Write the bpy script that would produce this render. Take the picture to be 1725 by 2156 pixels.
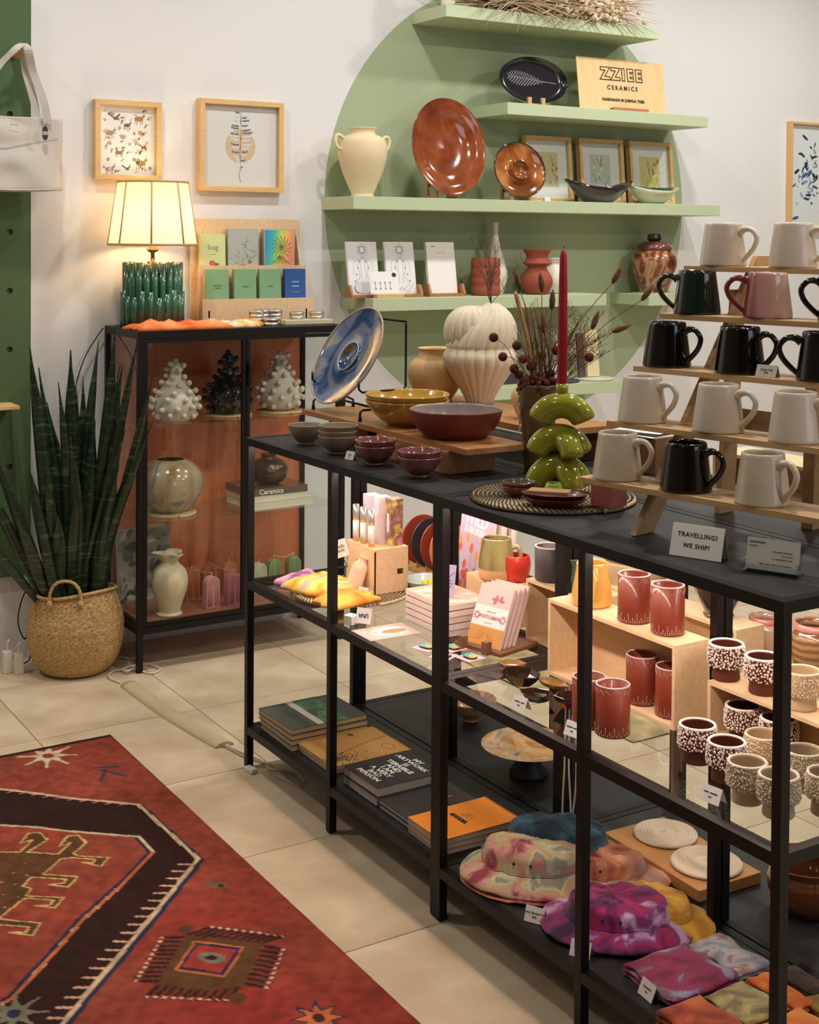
import bpy, math, random
import numpy as np
from mathutils import Vector, Matrix, noise
random.seed(7)
for o in list(bpy.data.objects): bpy.data.objects.remove(o, do_unlink=True)
SC = bpy.context.scene
COL = SC.collection
PI = math.pi

# ------------------------------------------------------------ camera
def look(yaw, pitch, roll, pos):
    f = Vector((math.cos(pitch)*math.cos(yaw), math.cos(pitch)*math.sin(yaw), math.sin(pitch)))
    r = Vector((math.sin(yaw), -math.cos(yaw), 0)); u = r.cross(f)
    c, s = math.cos(roll), math.sin(roll)
    R, U, B = c*r+s*u, -s*r+c*u, -f
    return Matrix(((R.x, U.x, B.x, pos[0]), (R.y, U.y, B.y, pos[1]), (R.z, U.z, B.z, pos[2]), (0, 0, 0, 1)))
cam_d = bpy.data.cameras.new('camera'); cam = bpy.data.objects.new('camera', cam_d); COL.objects.link(cam)
cam.matrix_world = look(2.581640, -0.022312, 0.007347, (3.48868, -1.60071, 1.49465))
cam_d.sensor_fit = 'HORIZONTAL'; cam_d.sensor_width = 36; cam_d.lens = 2871.85/1725*36
cam_d.shift_x = -(893.13-862.5)/1725; cam_d.shift_y = -(1078-562.65)/1725
cam_d.clip_start = .05; cam_d.clip_end = 50
SC.camera = cam

# ------------------------------------------------------------ world, lights, exposure
w = bpy.data.worlds.new('world'); SC.world = w; w.use_nodes = True
w.node_tree.nodes['Background'].inputs[0].default_value = (.9, .93, 1, 1)
w.node_tree.nodes['Background'].inputs[1].default_value = .3
SC.view_settings.view_transform = 'Standard'; SC.view_settings.look = 'None'
SC.view_settings.exposure = .40; SC.view_settings.gamma = 1; SC.view_settings.use_curve_mapping = False

def lin(c): return tuple((x/12.92 if x <= .04045 else ((x+.055)/1.055)**2.4) for x in [v/255 for v in c])
def area(name, loc, size, power, col=(255, 226, 190), aim=None, sy=None, spread=PI):
    d = bpy.data.lights.new(name, 'AREA'); o = bpy.data.objects.new(name, d); COL.objects.link(o)
    d.shape = 'RECTANGLE' if sy else 'DISK'; d.size = size
    if sy: d.size_y = sy
    d.energy = power; d.color = lin(col); d.spread = spread; o.location = loc
    if aim is not None: o.rotation_euler = (Vector(aim)-Vector(loc)).to_track_quat('-Z', 'Y').to_euler()
    return o
# ceiling downlights: one row washing the back wall, one over the tables, one over the aisle
for y, e in ((-.5, 10), (.9, 10), (2.2, 12), (3.4, 12)): area('ceiling_lamp', (-.25, y, 3.05), .12, e, (255, 250, 244))
for y, e in ((-.6, 4), (.9, 18), (2.6, 18)): area('ceiling_lamp', (1.3, y, 3.05), .14, e, (255, 246, 234))
for x, y, e in ((-.8, -2.0, 15), (2.9, -2.3, 4), (3.2, .5, 11), (3.2, 2.6, 16)): area('ceiling_lamp', (x, y, 3.05), .3, e, (255, 244, 230))
# shop window daylight behind the camera
area('window_light', (5.6, 1.5, 1.8), 2.2, 22, (226, 236, 255), aim=(0, 1.2, 1.2), sy=2.0)
# ------------------------------------------------------------ materials
MATS = {}
def mat(name, col, rough=.5, metal=0, col2=None, scale=20, mix=1.0, bump=0, bscale=None, stretch=(1, 1, 1), coat=0, spec=.5, detail=3, ramp=None, distort=0, emit=None, estr=0, attr=None, sheen=0, dist=.002, wave=None, grad=None):
    if name in MATS: return MATS[name]
    m = bpy.data.materials.new(name); MATS[name] = m; m.use_nodes = True
    nt = m.node_tree; N = nt.nodes; L = nt.links; b = N['Principled BSDF']
    b.inputs['Base Color'].default_value = (*lin(col), 1); b.inputs['Roughness'].default_value = rough
    b.inputs['Metallic'].default_value = metal; b.inputs['Coat Weight'].default_value = coat; b.inputs['Coat Roughness'].default_value = .08
    b.inputs['Specular IOR Level'].default_value = spec; b.inputs['Sheen Weight'].default_value = sheen
    tc = N.new('ShaderNodeTexCoord'); mp = N.new('ShaderNodeMapping'); mp.inputs['Scale'].default_value = stretch
    L.new(tc.outputs['Object'], mp.inputs[0])
    src = None
    if ramp and name.startswith(('dye', 'tiedye')): ramp = [(.5+(p-.5)*.62, c) for p, c in ramp]
    if wave:
        wv = N.new('ShaderNodeTexWave'); wv.bands_direction = wave[0]; wv.inputs['Scale'].default_value = wave[1]; wv.inputs['Distortion'].default_value = wave[2]; wv.inputs['Detail'].default_value = 3; wv.inputs['Detail Scale'].default_value = 1.5
        L.new(mp.outputs[0], wv.inputs['Vector']); src = wv.outputs['Fac']
    if grad:      # a colour change across the thing itself (glaze dipped from one side)
        sp_ = N.new('ShaderNodeVectorMath'); sp_.operation = 'DOT_PRODUCT'; sp_.inputs[1].default_value = grad; L.new(tc.outputs['Object'], sp_.inputs[0])
        ad = N.new('ShaderNodeMath'); ad.operation = 'ADD'; ad.inputs[1].default_value = .5; L.new(sp_.outputs['Value'], ad.inputs[0]); src = ad.outputs[0]
    if (col2 or ramp) and src is None:
        n = N.new('ShaderNodeTexNoise'); n.inputs['Scale'].default_value = scale; n.inputs['Detail'].default_value = detail; n.inputs['Distortion'].default_value = distort
        L.new(mp.outputs[0], n.inputs['Vector']); src = n.outputs['Fac']
    if col2 or ramp:
        cr = N.new('ShaderNodeValToRGB')
        stops = ramp if ramp else [(.5-.25*mix, col), (.5+.25*mix, col2)]
        e = cr.color_ramp.elements
        while len(e) < len(stops): e.new(.5)
        for i, (p, c) in enumerate(stops): e[i].position = p; e[i].color = (*lin(c), 1)
        L.new(src, cr.inputs[0]); cout = cr.outputs[0]
        L.new(cout, b.inputs['Base Color'])
    if attr:
        a = N.new('ShaderNodeAttribute'); a.attribute_name = attr; L.new(a.outputs['Color'], b.inputs['Base Color'])
        if col2:
            mx = N.new('ShaderNodeMixRGB'); mx.blend_type = 'MULTIPLY'; mx.inputs[0].default_value = mix
            L.new(a.outputs['Color'], mx.inputs[1]); L.new(cr.outputs[0], mx.inputs[2]); L.new(mx.outputs[0], b.inputs['Base Color'])
    if bump:
        n2 = N.new('ShaderNodeTexNoise'); n2.inputs['Scale'].default_value = bscale or scale; n2.inputs['Detail'].default_value = 4
        L.new(mp.outputs[0], n2.inputs['Vector']); bp = N.new('ShaderNodeBump'); bp.inputs['Strength'].default_value = bump; bp.inputs['Distance'].default_value = dist
        L.new(src if wave else n2.outputs['Fac'], bp.inputs['Height']); L.new(bp.outputs[0], b.inputs['Normal'])
    if emit: b.inputs['Emission Color'].default_value = (*lin(emit), 1); b.inputs['Emission Strength'].default_value = estr
    return m
def glass(name, tint=(251, 253, 252), gloss=.9, rough=.01):
    if name in MATS: return MATS[name]
    m = bpy.data.materials.new(name); MATS[name] = m; m.use_nodes = True; nt = m.node_tree; N = nt.nodes; L = nt.links
    N.remove(N['Principled BSDF']); out = N['Material Output']
    t = N.new('ShaderNodeBsdfTransparent'); t.inputs[0].default_value = (*lin(tint), 1)
    g = N.new('ShaderNodeBsdfGlossy'); g.inputs['Roughness'].default_value = rough; g.inputs[0].default_value = (gloss, gloss, gloss, 1)
    f = N.new('ShaderNodeFresnel'); f.inputs[0].default_value = 1.45; mx = N.new('ShaderNodeMixShader')
    ge = N.new('ShaderNodeNewGeometry'); mm = N.new('ShaderNodeMath'); mm.operation = 'SUBTRACT'; mm.use_clamp = True; L.new(f.outputs[0], mm.inputs[0]); L.new(ge.outputs['Backfacing'], mm.inputs[1]); L.new(mm.outputs[0], mx.inputs[0]); L.new(t.outputs[0], mx.inputs[1]); L.new(g.outputs[0], mx.inputs[2]); L.new(mx.outputs[0], out.inputs[0])
    return m
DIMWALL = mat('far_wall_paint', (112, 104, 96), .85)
CEILM = mat('ceiling_paint', (190, 186, 180), .9)
WALL = mat('wall_paint', (226, 227, 227), .85, bump=.08, bscale=60)
FLOORM = mat('tile_stone', (190, 170, 140), .42, col2=(216, 200, 172), mix=.7, scale=6, detail=9, distort=.5, bump=.04, bscale=30)
GROUT = mat('grout', (150, 134, 110), .9)
BLACK = mat('black_metal', (14, 12, 13), .45, spec=.3, bump=.05, bscale=400)
BLACKTOP = mat('black_panel', (26, 25, 28), .5, spec=.4, bump=.12, bscale=500, col2=(33, 32, 35), scale=60)
GLASS = glass('clear_glass')
GREENP = mat('sage_paint', (166, 181, 146), .8)
SHELFG = mat('shelf_paint', (188, 203, 168), .55, bump=.03, bscale=40)
DKGREEN = mat('forest_paint', (74, 100, 62), .7)
PLY = mat('birch_ply', (218, 184, 142), .55, col2=(232, 203, 164), scale=9, stretch=(1, 9, 9), detail=5)
OAK = mat('oak', (212, 172, 112), .5, col2=(226, 190, 132), scale=14, stretch=(1, 8, 8))
BEECH = mat('beech', (200, 156, 98), .5, col2=(216, 176, 120), scale=14, stretch=(6, 6, 1))
WALNUT = mat('warm_board', (156, 104, 58), .45, col2=(182, 128, 78), scale=8, stretch=(1, 9, 9), detail=6, coat=.15)
PAPER = mat('paper', (242, 240, 236), .8)
GREYPAPER = mat('page_edges', (196, 188, 180), .9, col2=(160, 152, 146), scale=300, stretch=(.02, .02, 1))
INK = mat('black_ink', (30, 28, 28), .7)
GREYINK = mat('grey_ink', (110, 108, 108), .7)
WHITEINK = mat('white_ink', (240, 240, 238), .7)
PRINT = mat('print', (255, 255, 255), .55, attr='Col')
PRINTG = mat('print_gloss', (255, 255, 255), .2, attr='Col', coat=.4)

# ------------------------------------------------------------ mesh helpers
def finish(name, me, parent=None, loc=None, rot=None, M=None):
    o = bpy.data.objects.new(name, me); COL.objects.link(o)
    if parent: o.parent = parent
    if M is not None: o.matrix_local = M
    if loc: o.location = loc
    if rot: o.rotation_euler = rot
    return o
class G:
    def __init__(s): s.v = []; s.f = []; s.m = []; s.sm = []
    def add(s, v, f, mi=0, sm=False):
        n = len(s.v); s.v += [tuple(p) for p in v]; s.f += [tuple(i+n for i in q) for q in f]; s.m += [mi]*len(f); s.sm += [sm]*len(f); return s
    def box(s, x0, x1, y0, y1, z0, z1, mi=0, M=None):
        v = [Vector(p) for p in ((x0, y0, z0), (x1, y0, z0), (x1, y1, z0), (x0, y1, z0), (x0, y0, z1), (x1, y0, z1), (x1, y1, z1), (x0, y1, z1))]
        if M: v = [M @ p for p in v]
        return s.add(v, [(0, 3, 2, 1), (4, 5, 6, 7), (0, 1, 5, 4), (1, 2, 6, 5), (2, 3, 7, 6), (3, 0, 4, 7)], mi)
    def rings(s, R, mi=0, sm=True, caps=True, close=False):
        k = len(R[0]); v = [p for r in R for p in r]; f = []
        for a in range(len(R)-1+(1 if close else 0)):
            b = (a+1) % len(R)
            for i in range(k):
                j = (i+1) % k; f.append((a*k+i, a*k+j, b*k+j, b*k+i))
        s.add(v, f, mi, sm)
        if caps and not close:
            n = len(s.v)-len(v); s.f += [tuple(n+i for i in reversed(range(k))), tuple(n+(len(R)-1)*k+i for i in range(k))]; s.m += [mi, mi]; s.sm += [False, False]
        return s
    def lathe(s, prof, seg=32, c=(0, 0, 0), mi=0, rf=None, sx=1, sy=1):
        R = []
        for k, (r, z) in enumerate(prof):
            r = max(r, 1e-5)
            R.append([(c[0]+sx*r*(rf(2*PI*i/seg, z) if rf else 1)*math.cos(2*PI*i/seg), c[1]+sy*r*(rf(2*PI*i/seg, z) if rf else 1)*math.sin(2*PI*i/seg), c[2]+z) for i in range(seg)])
        return s.rings(R, mi, True, False)
    def tube(s, path, r, seg=8, mi=0, closed=False, flat=1, caps=True):
        P = [Vector(p) for p in path]; n = len(P); rr = r if isinstance(r, (list, tuple)) else [r]*n
        t0 = (P[1]-P[0]).normalized(); u = t0.orthogonal().normalized(); R = []
        for i in range(n):
            if closed: t = (P[(i+1) % n]-P[i-1])
            else: t = P[min(i+1, n-1)]-P[max(i-1, 0)]
            t.normalize(); u = (u-t*u.dot(t)).normalized(); w_ = t.cross(u)
            R.append([P[i]+(u*math.cos(2*PI*k/seg)+w_*math.sin(2*PI*k/seg)*flat)*rr[i] for k in range(seg)])
        return s.rings(R, mi, True, caps, closed)
    def strip(s, path, wv, th=.002, mi=0):
        """flat band along path; wv = half-width vector(s)"""
        P = [Vector(p) for p in path]; W = [Vector(q) for q in wv] if isinstance(wv, list) else [Vector(wv)]*len(P); R = []
        for i in range(len(P)):
            t = (P[min(i+1, len(P)-1)]-P[max(i-1, 0)]).normalized(); nn = t.cross(W[i]).normalized()*th*.5
            R.append([P[i]-W[i]-nn, P[i]+W[i]-nn, P[i]+W[i]+nn, P[i]-W[i]+nn])
        return s.rings(R, mi, False)
    def sph(s, c, r, seg=12, rn=7, mi=0, sc=(1, 1, 1)):
        R = []
        for a in range(rn+1):
            th = PI*a/rn; q = max(math.sin(th), 1e-4)
            R.append([(c[0]+sc[0]*r*q*math.cos(2*PI*i/seg), c[1]+sc[1]*r*q*math.sin(2*PI*i/seg), c[2]-sc[2]*r*math.cos(th)) for i in range(seg)])
        return s.rings(R, mi, True, False)
    def poly(s, pts, z0, z1, mi=0, ax='z'):
        k = len(pts)
        def e(p, z): return (p[0], p[1], z) if ax == 'z' else ((p[0], z, p[1]) if ax == 'y' else (z, p[0], p[1]))
        v = [e(p, z0) for p in pts]+[e(p, z1) for p in pts]
        return s.add(v, [tuple(reversed(range(k))), tuple(range(k, 2*k))]+[(i, (i+1) % k, k+(i+1) % k, k+i) for i in range(k)], mi)
    def xf(s, M, start=0):
        s.v[start:] = [tuple(M @ Vector(p)) for p in s.v[start:]]; return s
    def mesh(s, name, mats):
        me = bpy.data.meshes.new(name); me.from_pydata(s.v, [], s.f)
        for q in (mats if isinstance(mats, (list, tuple)) else [mats]): me.materials.append(q)
        me.polygons.foreach_set('material_index', s.m); me.polygons.foreach_set('use_smooth', s.sm); me.update()
        return me
    def build(s, name, mats, parent=None, bev=0, loc=None, rot=None, M=None, fix=False):
        me = s.mesh(name, mats)
        if fix:
            import bmesh
            bm = bmesh.new(); bm.from_mesh(me); bmesh.ops.recalc_face_normals(bm, faces=bm.faces); bm.to_mesh(me); bm.free()
        o = finish(name, me, parent, loc, rot, M)
        if bev:
            b = o.modifiers.new('bevel', 'BEVEL'); b.width = bev; b.segments = 2; b.limit_method = 'ANGLE'; b.harden_normals = False
        return o
def tag(o, label=None, cat=None, group=None, kind=None):
    if label: o['label'] = label
    if cat: o['category'] = cat
    if group: o['group'] = group
    if kind: o['kind'] = kind
    return o
def thing(name, label, cat, loc=(0, 0, 0), rot=0, group=None, M=None):
    o = bpy.data.objects.new(name, None); o.empty_display_size = .05; COL.objects.link(o)
    if M is not None: o.matrix_world = M
    else: o.location = loc; o.rotation_euler = (0, 0, rot) if not isinstance(rot, tuple) else rot
    return tag(o, label, cat, group)
KIDS = {}
def dup(root, loc=None, rot=None, label=None, group=None, scale=None):
    kids = [c for c in COL.objects if c.parent == root]
    r = root.copy(); COL.objects.link(r)
    if loc: r.location = loc
    if rot is not None: r.rotation_euler = (0, 0, rot) if not isinstance(rot, tuple) else rot
    if scale: r.scale = (scale,)*3 if not isinstance(scale, tuple) else scale
    if label: r['label'] = label
    if group: r['group'] = group
    for c in kids:
        k2 = [d for d in COL.objects if d.parent == c]
        n = c.copy(); COL.objects.link(n); n.parent = r
        for d in k2: e = d.copy(); COL.objects.link(e); e.parent = n
    return r
def basis(o, x, y, z):
    x, y, z = Vector(x).normalized(), Vector(y).normalized(), Vector(z).normalized()
    return Matrix(((x.x, y.x, z.x, o[0]), (x.y, y.y, z.y, o[1]), (x.z, y.z, z.z, o[2]), (0, 0, 0, 1)))
T = Matrix.Translation
def RX(a): return Matrix.Rotation(a, 4, 'X')
def RY(a): return Matrix.Rotation(a, 4, 'Y')
def RZ(a): return Matrix.Rotation(a, 4, 'Z')
WALLM = basis((0, 0, 0), (0, 1, 0), (0, 0, 1), (1, 0, 0))      # upright, facing the room from the back wall
FRONTM = basis((0, 0, 0), (1, 0, 0), (0, 0, 1), (0, -1, 0))    # upright, facing the aisle
def on_wall(x, y, z, lean=0, yaw=0): return T((x, y, z)) @ RZ(yaw) @ WALLM @ RX(-lean)
def on_front(x, y, z, lean=0, yaw=0): return T((x, y, z)) @ RZ(yaw) @ FRONTM @ RX(-lean)
def crv(pts, n=6):
    P = [np.array(p, float) for p in pts]; out = []
    for i in range(len(P)-1):
        a, b, c, d = P[max(i-1, 0)], P[i], P[i+1], P[min(i+2, len(P)-1)]
        for k in range(n):
            t = k/n; out.append(tuple(.5*((2*b)+(-a+c)*t+(2*a-5*b+4*c-d)*t*t+(-a+3*b-3*c+d)*t**3)))
    out.append(tuple(P[-1])); return out
def vessel(outer, t=.004, floor=.006, n=5, raw=False):
    o = outer if raw else crv(outer, n)
    inner = [(max(r-t, .001), max(z, floor)) for r, z in reversed(o) if z > floor+.001]
    top = o[-1]
    return [(.0001, o[0][1])]+list(o)+[(top[0]-t*.5, top[1]+t*.35)]+inner+[(.0001, floor)]
def ctr(x, y, r):
    d = Vector((x-3.489, y+1.601)).normalized(); return x+d.x*r, y+d.y*r
def text(parent, body, size, M, m, name='lettering', bold=0, align='CENTER', ext=.0002, space=1, line=1, sx=1, shear=0):
    if body.startswith('~'):        # print too small to read: broken hairlines
        g = G(); rows = body.split('\n')
        for r, row in enumerate(rows):
            W_ = len(row)*size*.5; y = (len(rows)-1)*size*.55-r*size*1.1; x = {'CENTER': -W_/2, 'LEFT': 0, 'RIGHT': -W_}[align]
            for wd in row.split(' '):
                L_ = len(wd)*size*.5; g.box(x, x+L_, y-size*.14, y+size*.14, 0, ext*2); x += L_+size*.5
        o = g.build(name, m, parent, M=M); o['kind'] = 'stuff'; return o
    c = bpy.data.curves.new(name, 'FONT'); c.body = body; c.size = size; c.extrude = ext; c.align_x = align; c.align_y = 'CENTER'
    c.offset = bold; c.space_character = space; c.space_line = line; c.resolution_u = 2; c.shear = shear
    o = bpy.data.objects.new(name, c); me = bpy.data.meshes.new_from_object(o)
    bpy.data.objects.remove(o); bpy.data.curves.remove(c)
    me.materials.clear(); me.materials.append(m); me.name = name
    return finish(name, me, parent, M=M @ Matrix.Diagonal((sx, 1, 1, 1)))

# flat prints: a fine grid whose points carry the printed colour
class Canvas:
    def __init__(s, w, h, res, bg):
        s.w, s.h = w, h; s.nx = max(2, int(w/res)+1); s.ny = max(2, int(h/res)+1)
        s.X, s.Y = np.meshgrid(np.linspace(-w/2, w/2, s.nx), np.linspace(-h/2, h/2, s.ny)); s.C = np.zeros((s.ny, s.nx, 3)); s.C[:] = bg
    def fill(s, mask, col): s.C[mask] = col
    def poly(s, pts, col):
        n = len(pts); ins = np.zeros(s.X.shape, bool); x0 = min(p[0] for p in pts)
        for i in range(n):
            (x1, y1), (x2, y2) = pts[i], pts[(i+1) % n]
            if abs(y1-y2) < 1e-12: continue
            c = ((y1 > s.Y) != (y2 > s.Y)) & (s.X < (x2-x1)*(s.Y-y1)/(y2-y1)+x1); ins ^= c
        s.fill(ins, col); return s
    def ell(s, cx, cy, rx, ry, col, a=0):
        dx, dy = s.X-cx, s.Y-cy; c, q = math.cos(a), math.sin(a)
        s.fill(((dx*c+dy*q)/rx)**2+((-dx*q+dy*c)/ry)**2 <= 1, col); return s
    def rect(s, x0, x1, y0, y1, col): s.fill((s.X >= x0) & (s.X <= x1) & (s.Y >= y0) & (s.Y <= y1), col); return s
    def line(s, pts, wd, col):
        for (x1, y1), (x2, y2) in zip(pts[:-1], pts[1:]):
            dx, dy = x2-x1, y2-y1; L2 = dx*dx+dy*dy+1e-12
            t = np.clip(((s.X-x1)*dx+(s.Y-y1)*dy)/L2, 0, 1)
            s.fill((s.X-x1-t*dx)**2+(s.Y-y1-t*dy)**2 <= (wd/2)**2, col)
        return s
    def build(s, name, parent, M, m=None, zf=None):
        v = np.zeros((s.ny*s.nx, 3)); v[:, 0] = s.X.ravel(); v[:, 1] = s.Y.ravel()
        if zf is not None: v[:, 2] = zf(s.X, s.Y).ravel()
        i = np.arange(s.ny*s.nx).reshape(s.ny, s.nx)
        f = np.stack([i[:-1, :-1], i[:-1, 1:], i[1:, 1:], i[1:, :-1]], -1).reshape(-1, 4)
        me = bpy.data.meshes.new(name); me.from_pydata(v.tolist(), [], f.tolist())
        c = s.C.reshape(-1, 3)/255.; c = np.where(c <= .04045, c/12.92, ((c+.055)/1.055)**2.4)
        a = me.color_attributes.new('Col', 'FLOAT_COLOR', 'POINT'); a.data.foreach_set('color', np.concatenate([c, np.ones((len(c), 1))], 1).ravel())
        me.materials.append(m or PRINT); me.polygons.foreach_set('use_smooth', [True]*len(f)); me.update()
        return finish(name, me, parent, M=M)
# ============================================================ ROOM
WX = -1.29
g = G(); g.box(WX, 6.2, -3.2, 4.6, -.06, -.004); floor = tag(g.build('floor', GROUT), kind='structure')
tm = G(); tm.box(-.2525, .2525, -.2525, .2525, -.01, 0); tmesh = None
for i in range(-3, 12):
    for j in range(-7, 9):
        x0, y0 = .007+.508*i, .07+.508*j
        x1, y1 = x0+.508, y0+.508
        if x1 < WX+.02 or x0 > 6.1: continue
        if x0 < WX:
            q = G(); q.box(WX, x1-.0015, y0+.0015, y1-.0015, -.01, 0); q.build('tile', FLOORM, floor); continue
        if tmesh is None: tmesh = tm.mesh('tile', FLOORM)
        o = finish('tile', tmesh, floor, (x0+.254, y0+.254, random.uniform(-.0003, 0)))
        o.rotation_euler[2] = random.choice((0, PI/2, PI, 1.5*PI))
g = G(); g.box(WX-.1, WX, -3.2, 4.6, 0, 3.2); wall_back = tag(g.build('wall_back', WALL), kind='structure')
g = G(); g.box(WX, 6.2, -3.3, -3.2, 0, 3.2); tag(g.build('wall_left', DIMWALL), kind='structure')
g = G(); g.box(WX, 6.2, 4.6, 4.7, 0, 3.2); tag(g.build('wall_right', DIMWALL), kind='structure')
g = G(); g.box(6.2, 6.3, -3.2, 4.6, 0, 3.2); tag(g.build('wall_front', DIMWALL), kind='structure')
g = G(); g.box(WX-.1, 6.3, -3.3, 4.7, 3.2, 3.3); tag(g.build('ceiling', CEILM), kind='structure')
# painted circle on the back wall (thin coat of paint)
g = G(); g.poly([(1.873+.945*math.cos(a*PI/60), 1.636+.945*math.sin(a*PI/60)) for a in range(120)], WX, WX+.0015, ax='x')
tag(g.build('painted_circle', GREENP, wall_back), 'large sage green circle painted on the white wall')
# floating shelves
def wshelf(y0, y1, zt, label, x=-1.03, th=.049):
    t = thing('wall_shelf', label, 'shelf', (WX, y0, zt-th), group=None)
    g = G(); g.box(.002, x-WX, 0, y1-y0, 0, th); g.build('board', SHELFG, t, bev=.0015)
    return t
wshelf(1.326, 2.430, 2.411, 'topmost pale green floating shelf, carrying the dried grasses')
wshelf(1.626, 2.730, 2.043, 'pale green floating shelf carrying the wooden sign and the fern plate')
wshelf(.917, 2.815, 1.647, 'longest pale green floating shelf, under the amphora and big glazed plate', x=-1.035)
wshelf(1.003, 2.154, 1.256, 'pale green floating shelf carrying the greeting cards and terracotta vases')
wshelf(2.392, 2.75, 1.249, 'short pale green floating shelf under the marbled lidded jar')
wshelf(1.35, 2.25, .882, 'lowest pale green floating shelf, behind the dried flower bouquet')
# pegboard panel
pp = thing('peg_panel', 'dark green pegboard panel on the wall behind the tote bag', 'panel', (WX, -.9, .302))
g = G(); N_ = 24
cw, ch = .145, .2035
def cell(g, y0, z0, w_, h_, r, x=.022):
    cy, cz = y0+w_/2, z0+h_/2; a0 = [2*PI*i/N_+PI/N_ for i in range(N_)]
    inn = [(x, cy+r*math.cos(a), cz+r*math.sin(a)) for a in a0]; out = []
    for a in a0:
        c, s = math.cos(a), math.sin(a); k = min(w_/2/max(abs(c), 1e-9), h_/2/max(abs(s), 1e-9)); out.append((x, cy+k*c, cz+k*s))
    back = [(.004, p[1], p[2]) for p in inn]
    g.add(out+inn+back, [(i, (i+1) % N_, N_+(i+1) % N_, N_+i) for i in range(N_)]+[(N_+i, N_+(i+1) % N_, 2*N_+(i+1) % N_, 2*N_+i) for i in range(N_)])
    for i in range(N_):   # square the corners
        j = (i+1) % N_
        if abs(out[i][1]-out[j][1]) > 1e-6 and abs(out[i][2]-out[j][2]) > 1e-6:
            ky = out[i][1] if abs(abs(out[i][1]-cy)-w_/2) < 1e-6 else out[j][1]; kz = out[i][2] if abs(abs(out[i][2]-cz)-h_/2) < 1e-6 else out[j][2]
            g.add([out[i], (x, ky, kz), out[j]], [(0, 1, 2)])
W0 = .9-.24
for c in range(4):
    y0 = W0-.0705-cw/2-c*cw
    for r in range(9): cell(g, y0, .1813-ch/2+r*ch, cw, ch, .0105)
ztop = .1813-ch/2+9*ch
g.box(0, .022, W0-.0705+cw/2, W0+.0, 0, 2.005); g.box(0, .022, 0, W0-.0705+cw/2-4*cw, 0, 2.005)
ya, yb = W0-.0705+cw/2-4*cw, W0-.0705+cw/2
g.box(0, .022, ya, yb, 0, .1813-ch/2); g.box(0, .022, ya, yb, ztop, 2.005)
g.build('board', DKGREEN, pp, fix=True)
g = G(); g.box(.0005, .004, ya, yb, 0, 2.005); g.build('backing_board', mat('mdf', (150, 128, 98), .8), pp)
g = G(); g.tube([(.0, 0, 0), (.15, 0, .006)], .0145, 20); g.build('peg', BEECH, pp, loc=(.0, W0-.056, 1.809))
g = G(); g.box(.022, .14, .37, .592, 0, .012); g.build('small_shelf', OAK, pp, loc=(0, 0, .597), bev=.001)

# ============================================================ SHELVING UNITS
LED = 60
def unit(loc, label):
    t = thing('shelving_unit', label, 'shelving unit', loc, group='black metal shelving units pushed together in a block')
    L_, D_, H_, p = .999, .358, .93, .02
    for x in (0, L_/2-p/2, L_-p):
        for y in (0, D_-p):
            g = G(); g.box(x, x+p, y, y+p, .004, H_-.012 if x not in (0, L_-p) else H_-.02); g.box(x+.002, x+p-.002, y+.002, y+p-.002, 0, .006); g.build('post', BLACK, t, bev=.0008)
    def ring(z0, z1, name, e=.0005):
        if name == 'top_frame': e = -.0005
        g = G(); g.box(e, L_-e, e, p, z0, z1); g.box(e, L_-e, D_-p, D_-e, z0, z1); g.box(e, p, p, D_-p, z0, z1); g.box(L_-p, L_-e, p, D_-p, z0, z1); g.build(name, BLACK, t)
    ring(H_-.02, H_, 'top_frame'); ring(.508, .53, 'middle_frame'); ring(.098, .12, 'bottom_frame')
    g = G(); g.box(p+.0015, L_-p-.0015, p+.0015, D_-p-.0015, H_-.012, H_-.0008); g.build('top_panel', BLACKTOP, t)
    g = G(); g.box(p+.0015, L_-p-.0015, p+.0015, D_-p-.0015, .102, .1192); g.build('bottom_panel', BLACKTOP, t)
    g = G(); g.box(p+.0005, L_-p-.0005, p+.0005, D_-p-.0005, .5255, .5298); g.build('glass_shelf', [GLASS, BLACK], t)
    g = G(); g.box(.04, L_-.04, 0, .012, 0, .0065, 0); g.build('light_strip', mat('led', (255, 235, 225), .5, emit=(255, 230, 210), estr=LED), t, loc=(0, .026, H_-.0188))
    return t

unit((0, 0, 0), 'black metal shelving unit at the front left, notebooks on its bottom shelf')
unit((1.0005, -.002, 0), 'black metal shelving unit nearest the camera, hats on its bottom shelf')
unit((0, .362, 0), 'black metal shelving unit at the back left, ribbed vase above it')
unit((1.0005, .36, 0), 'black metal shelving unit at the back right, behind the mug rack')

# ============================================================ DISPLAY CABINET
CABW = mat('cabinet_wood', (204, 112, 72), .42, col2=(222, 134, 92), scale=10, stretch=(8, 8, .6), detail=5, coat=.1)
cb = thing('display_cabinet', 'black framed glass display cabinet with reddish wooden back, against the white wall', 'cabinet', (-.93, .03, 0))
DX, DY, CH = -.345, .80, 1.167
for x in (0, DX+.02):
    for y in (0, DY-.02):
        g = G(); g.box(x-.02, x, y, y+.02, 0, CH-.026); g.build('post', BLACK, cb, bev=.0008)
g = G(); g.box(DX, 0, 0, DY, CH-.026, CH); g.build('top_panel', BLACK, cb, bev=.001)
g = G(); g.box(DX+.02, -.02, .02, DY-.02, .153, .168); g.build('bottom_panel', mat('cabinet_floor', (150, 92, 70), .4, coat=.2), cb)
g = G()
for a in ((-.02, 0, .02, DY-.02), (DX, DX+.02, .02, DY-.02), (DX+.02, -.02, 0, .02), (DX+.02, -.02, DY-.02, DY)): g.box(*a, .13, .153)
g.build('bottom_rails', BLACK, cb)
g = G(); g.box(DX+.006, DX+.014, .02, DY-.02, .17, CH-.028); g.build('back_panel', CABW, cb)
for y in (.008, DY-.011):
    g = G(); g.box(DX+.02, -.02, y, y+.003, .155, CH-.028); g.build('side_glass', GLASS, cb)
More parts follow.
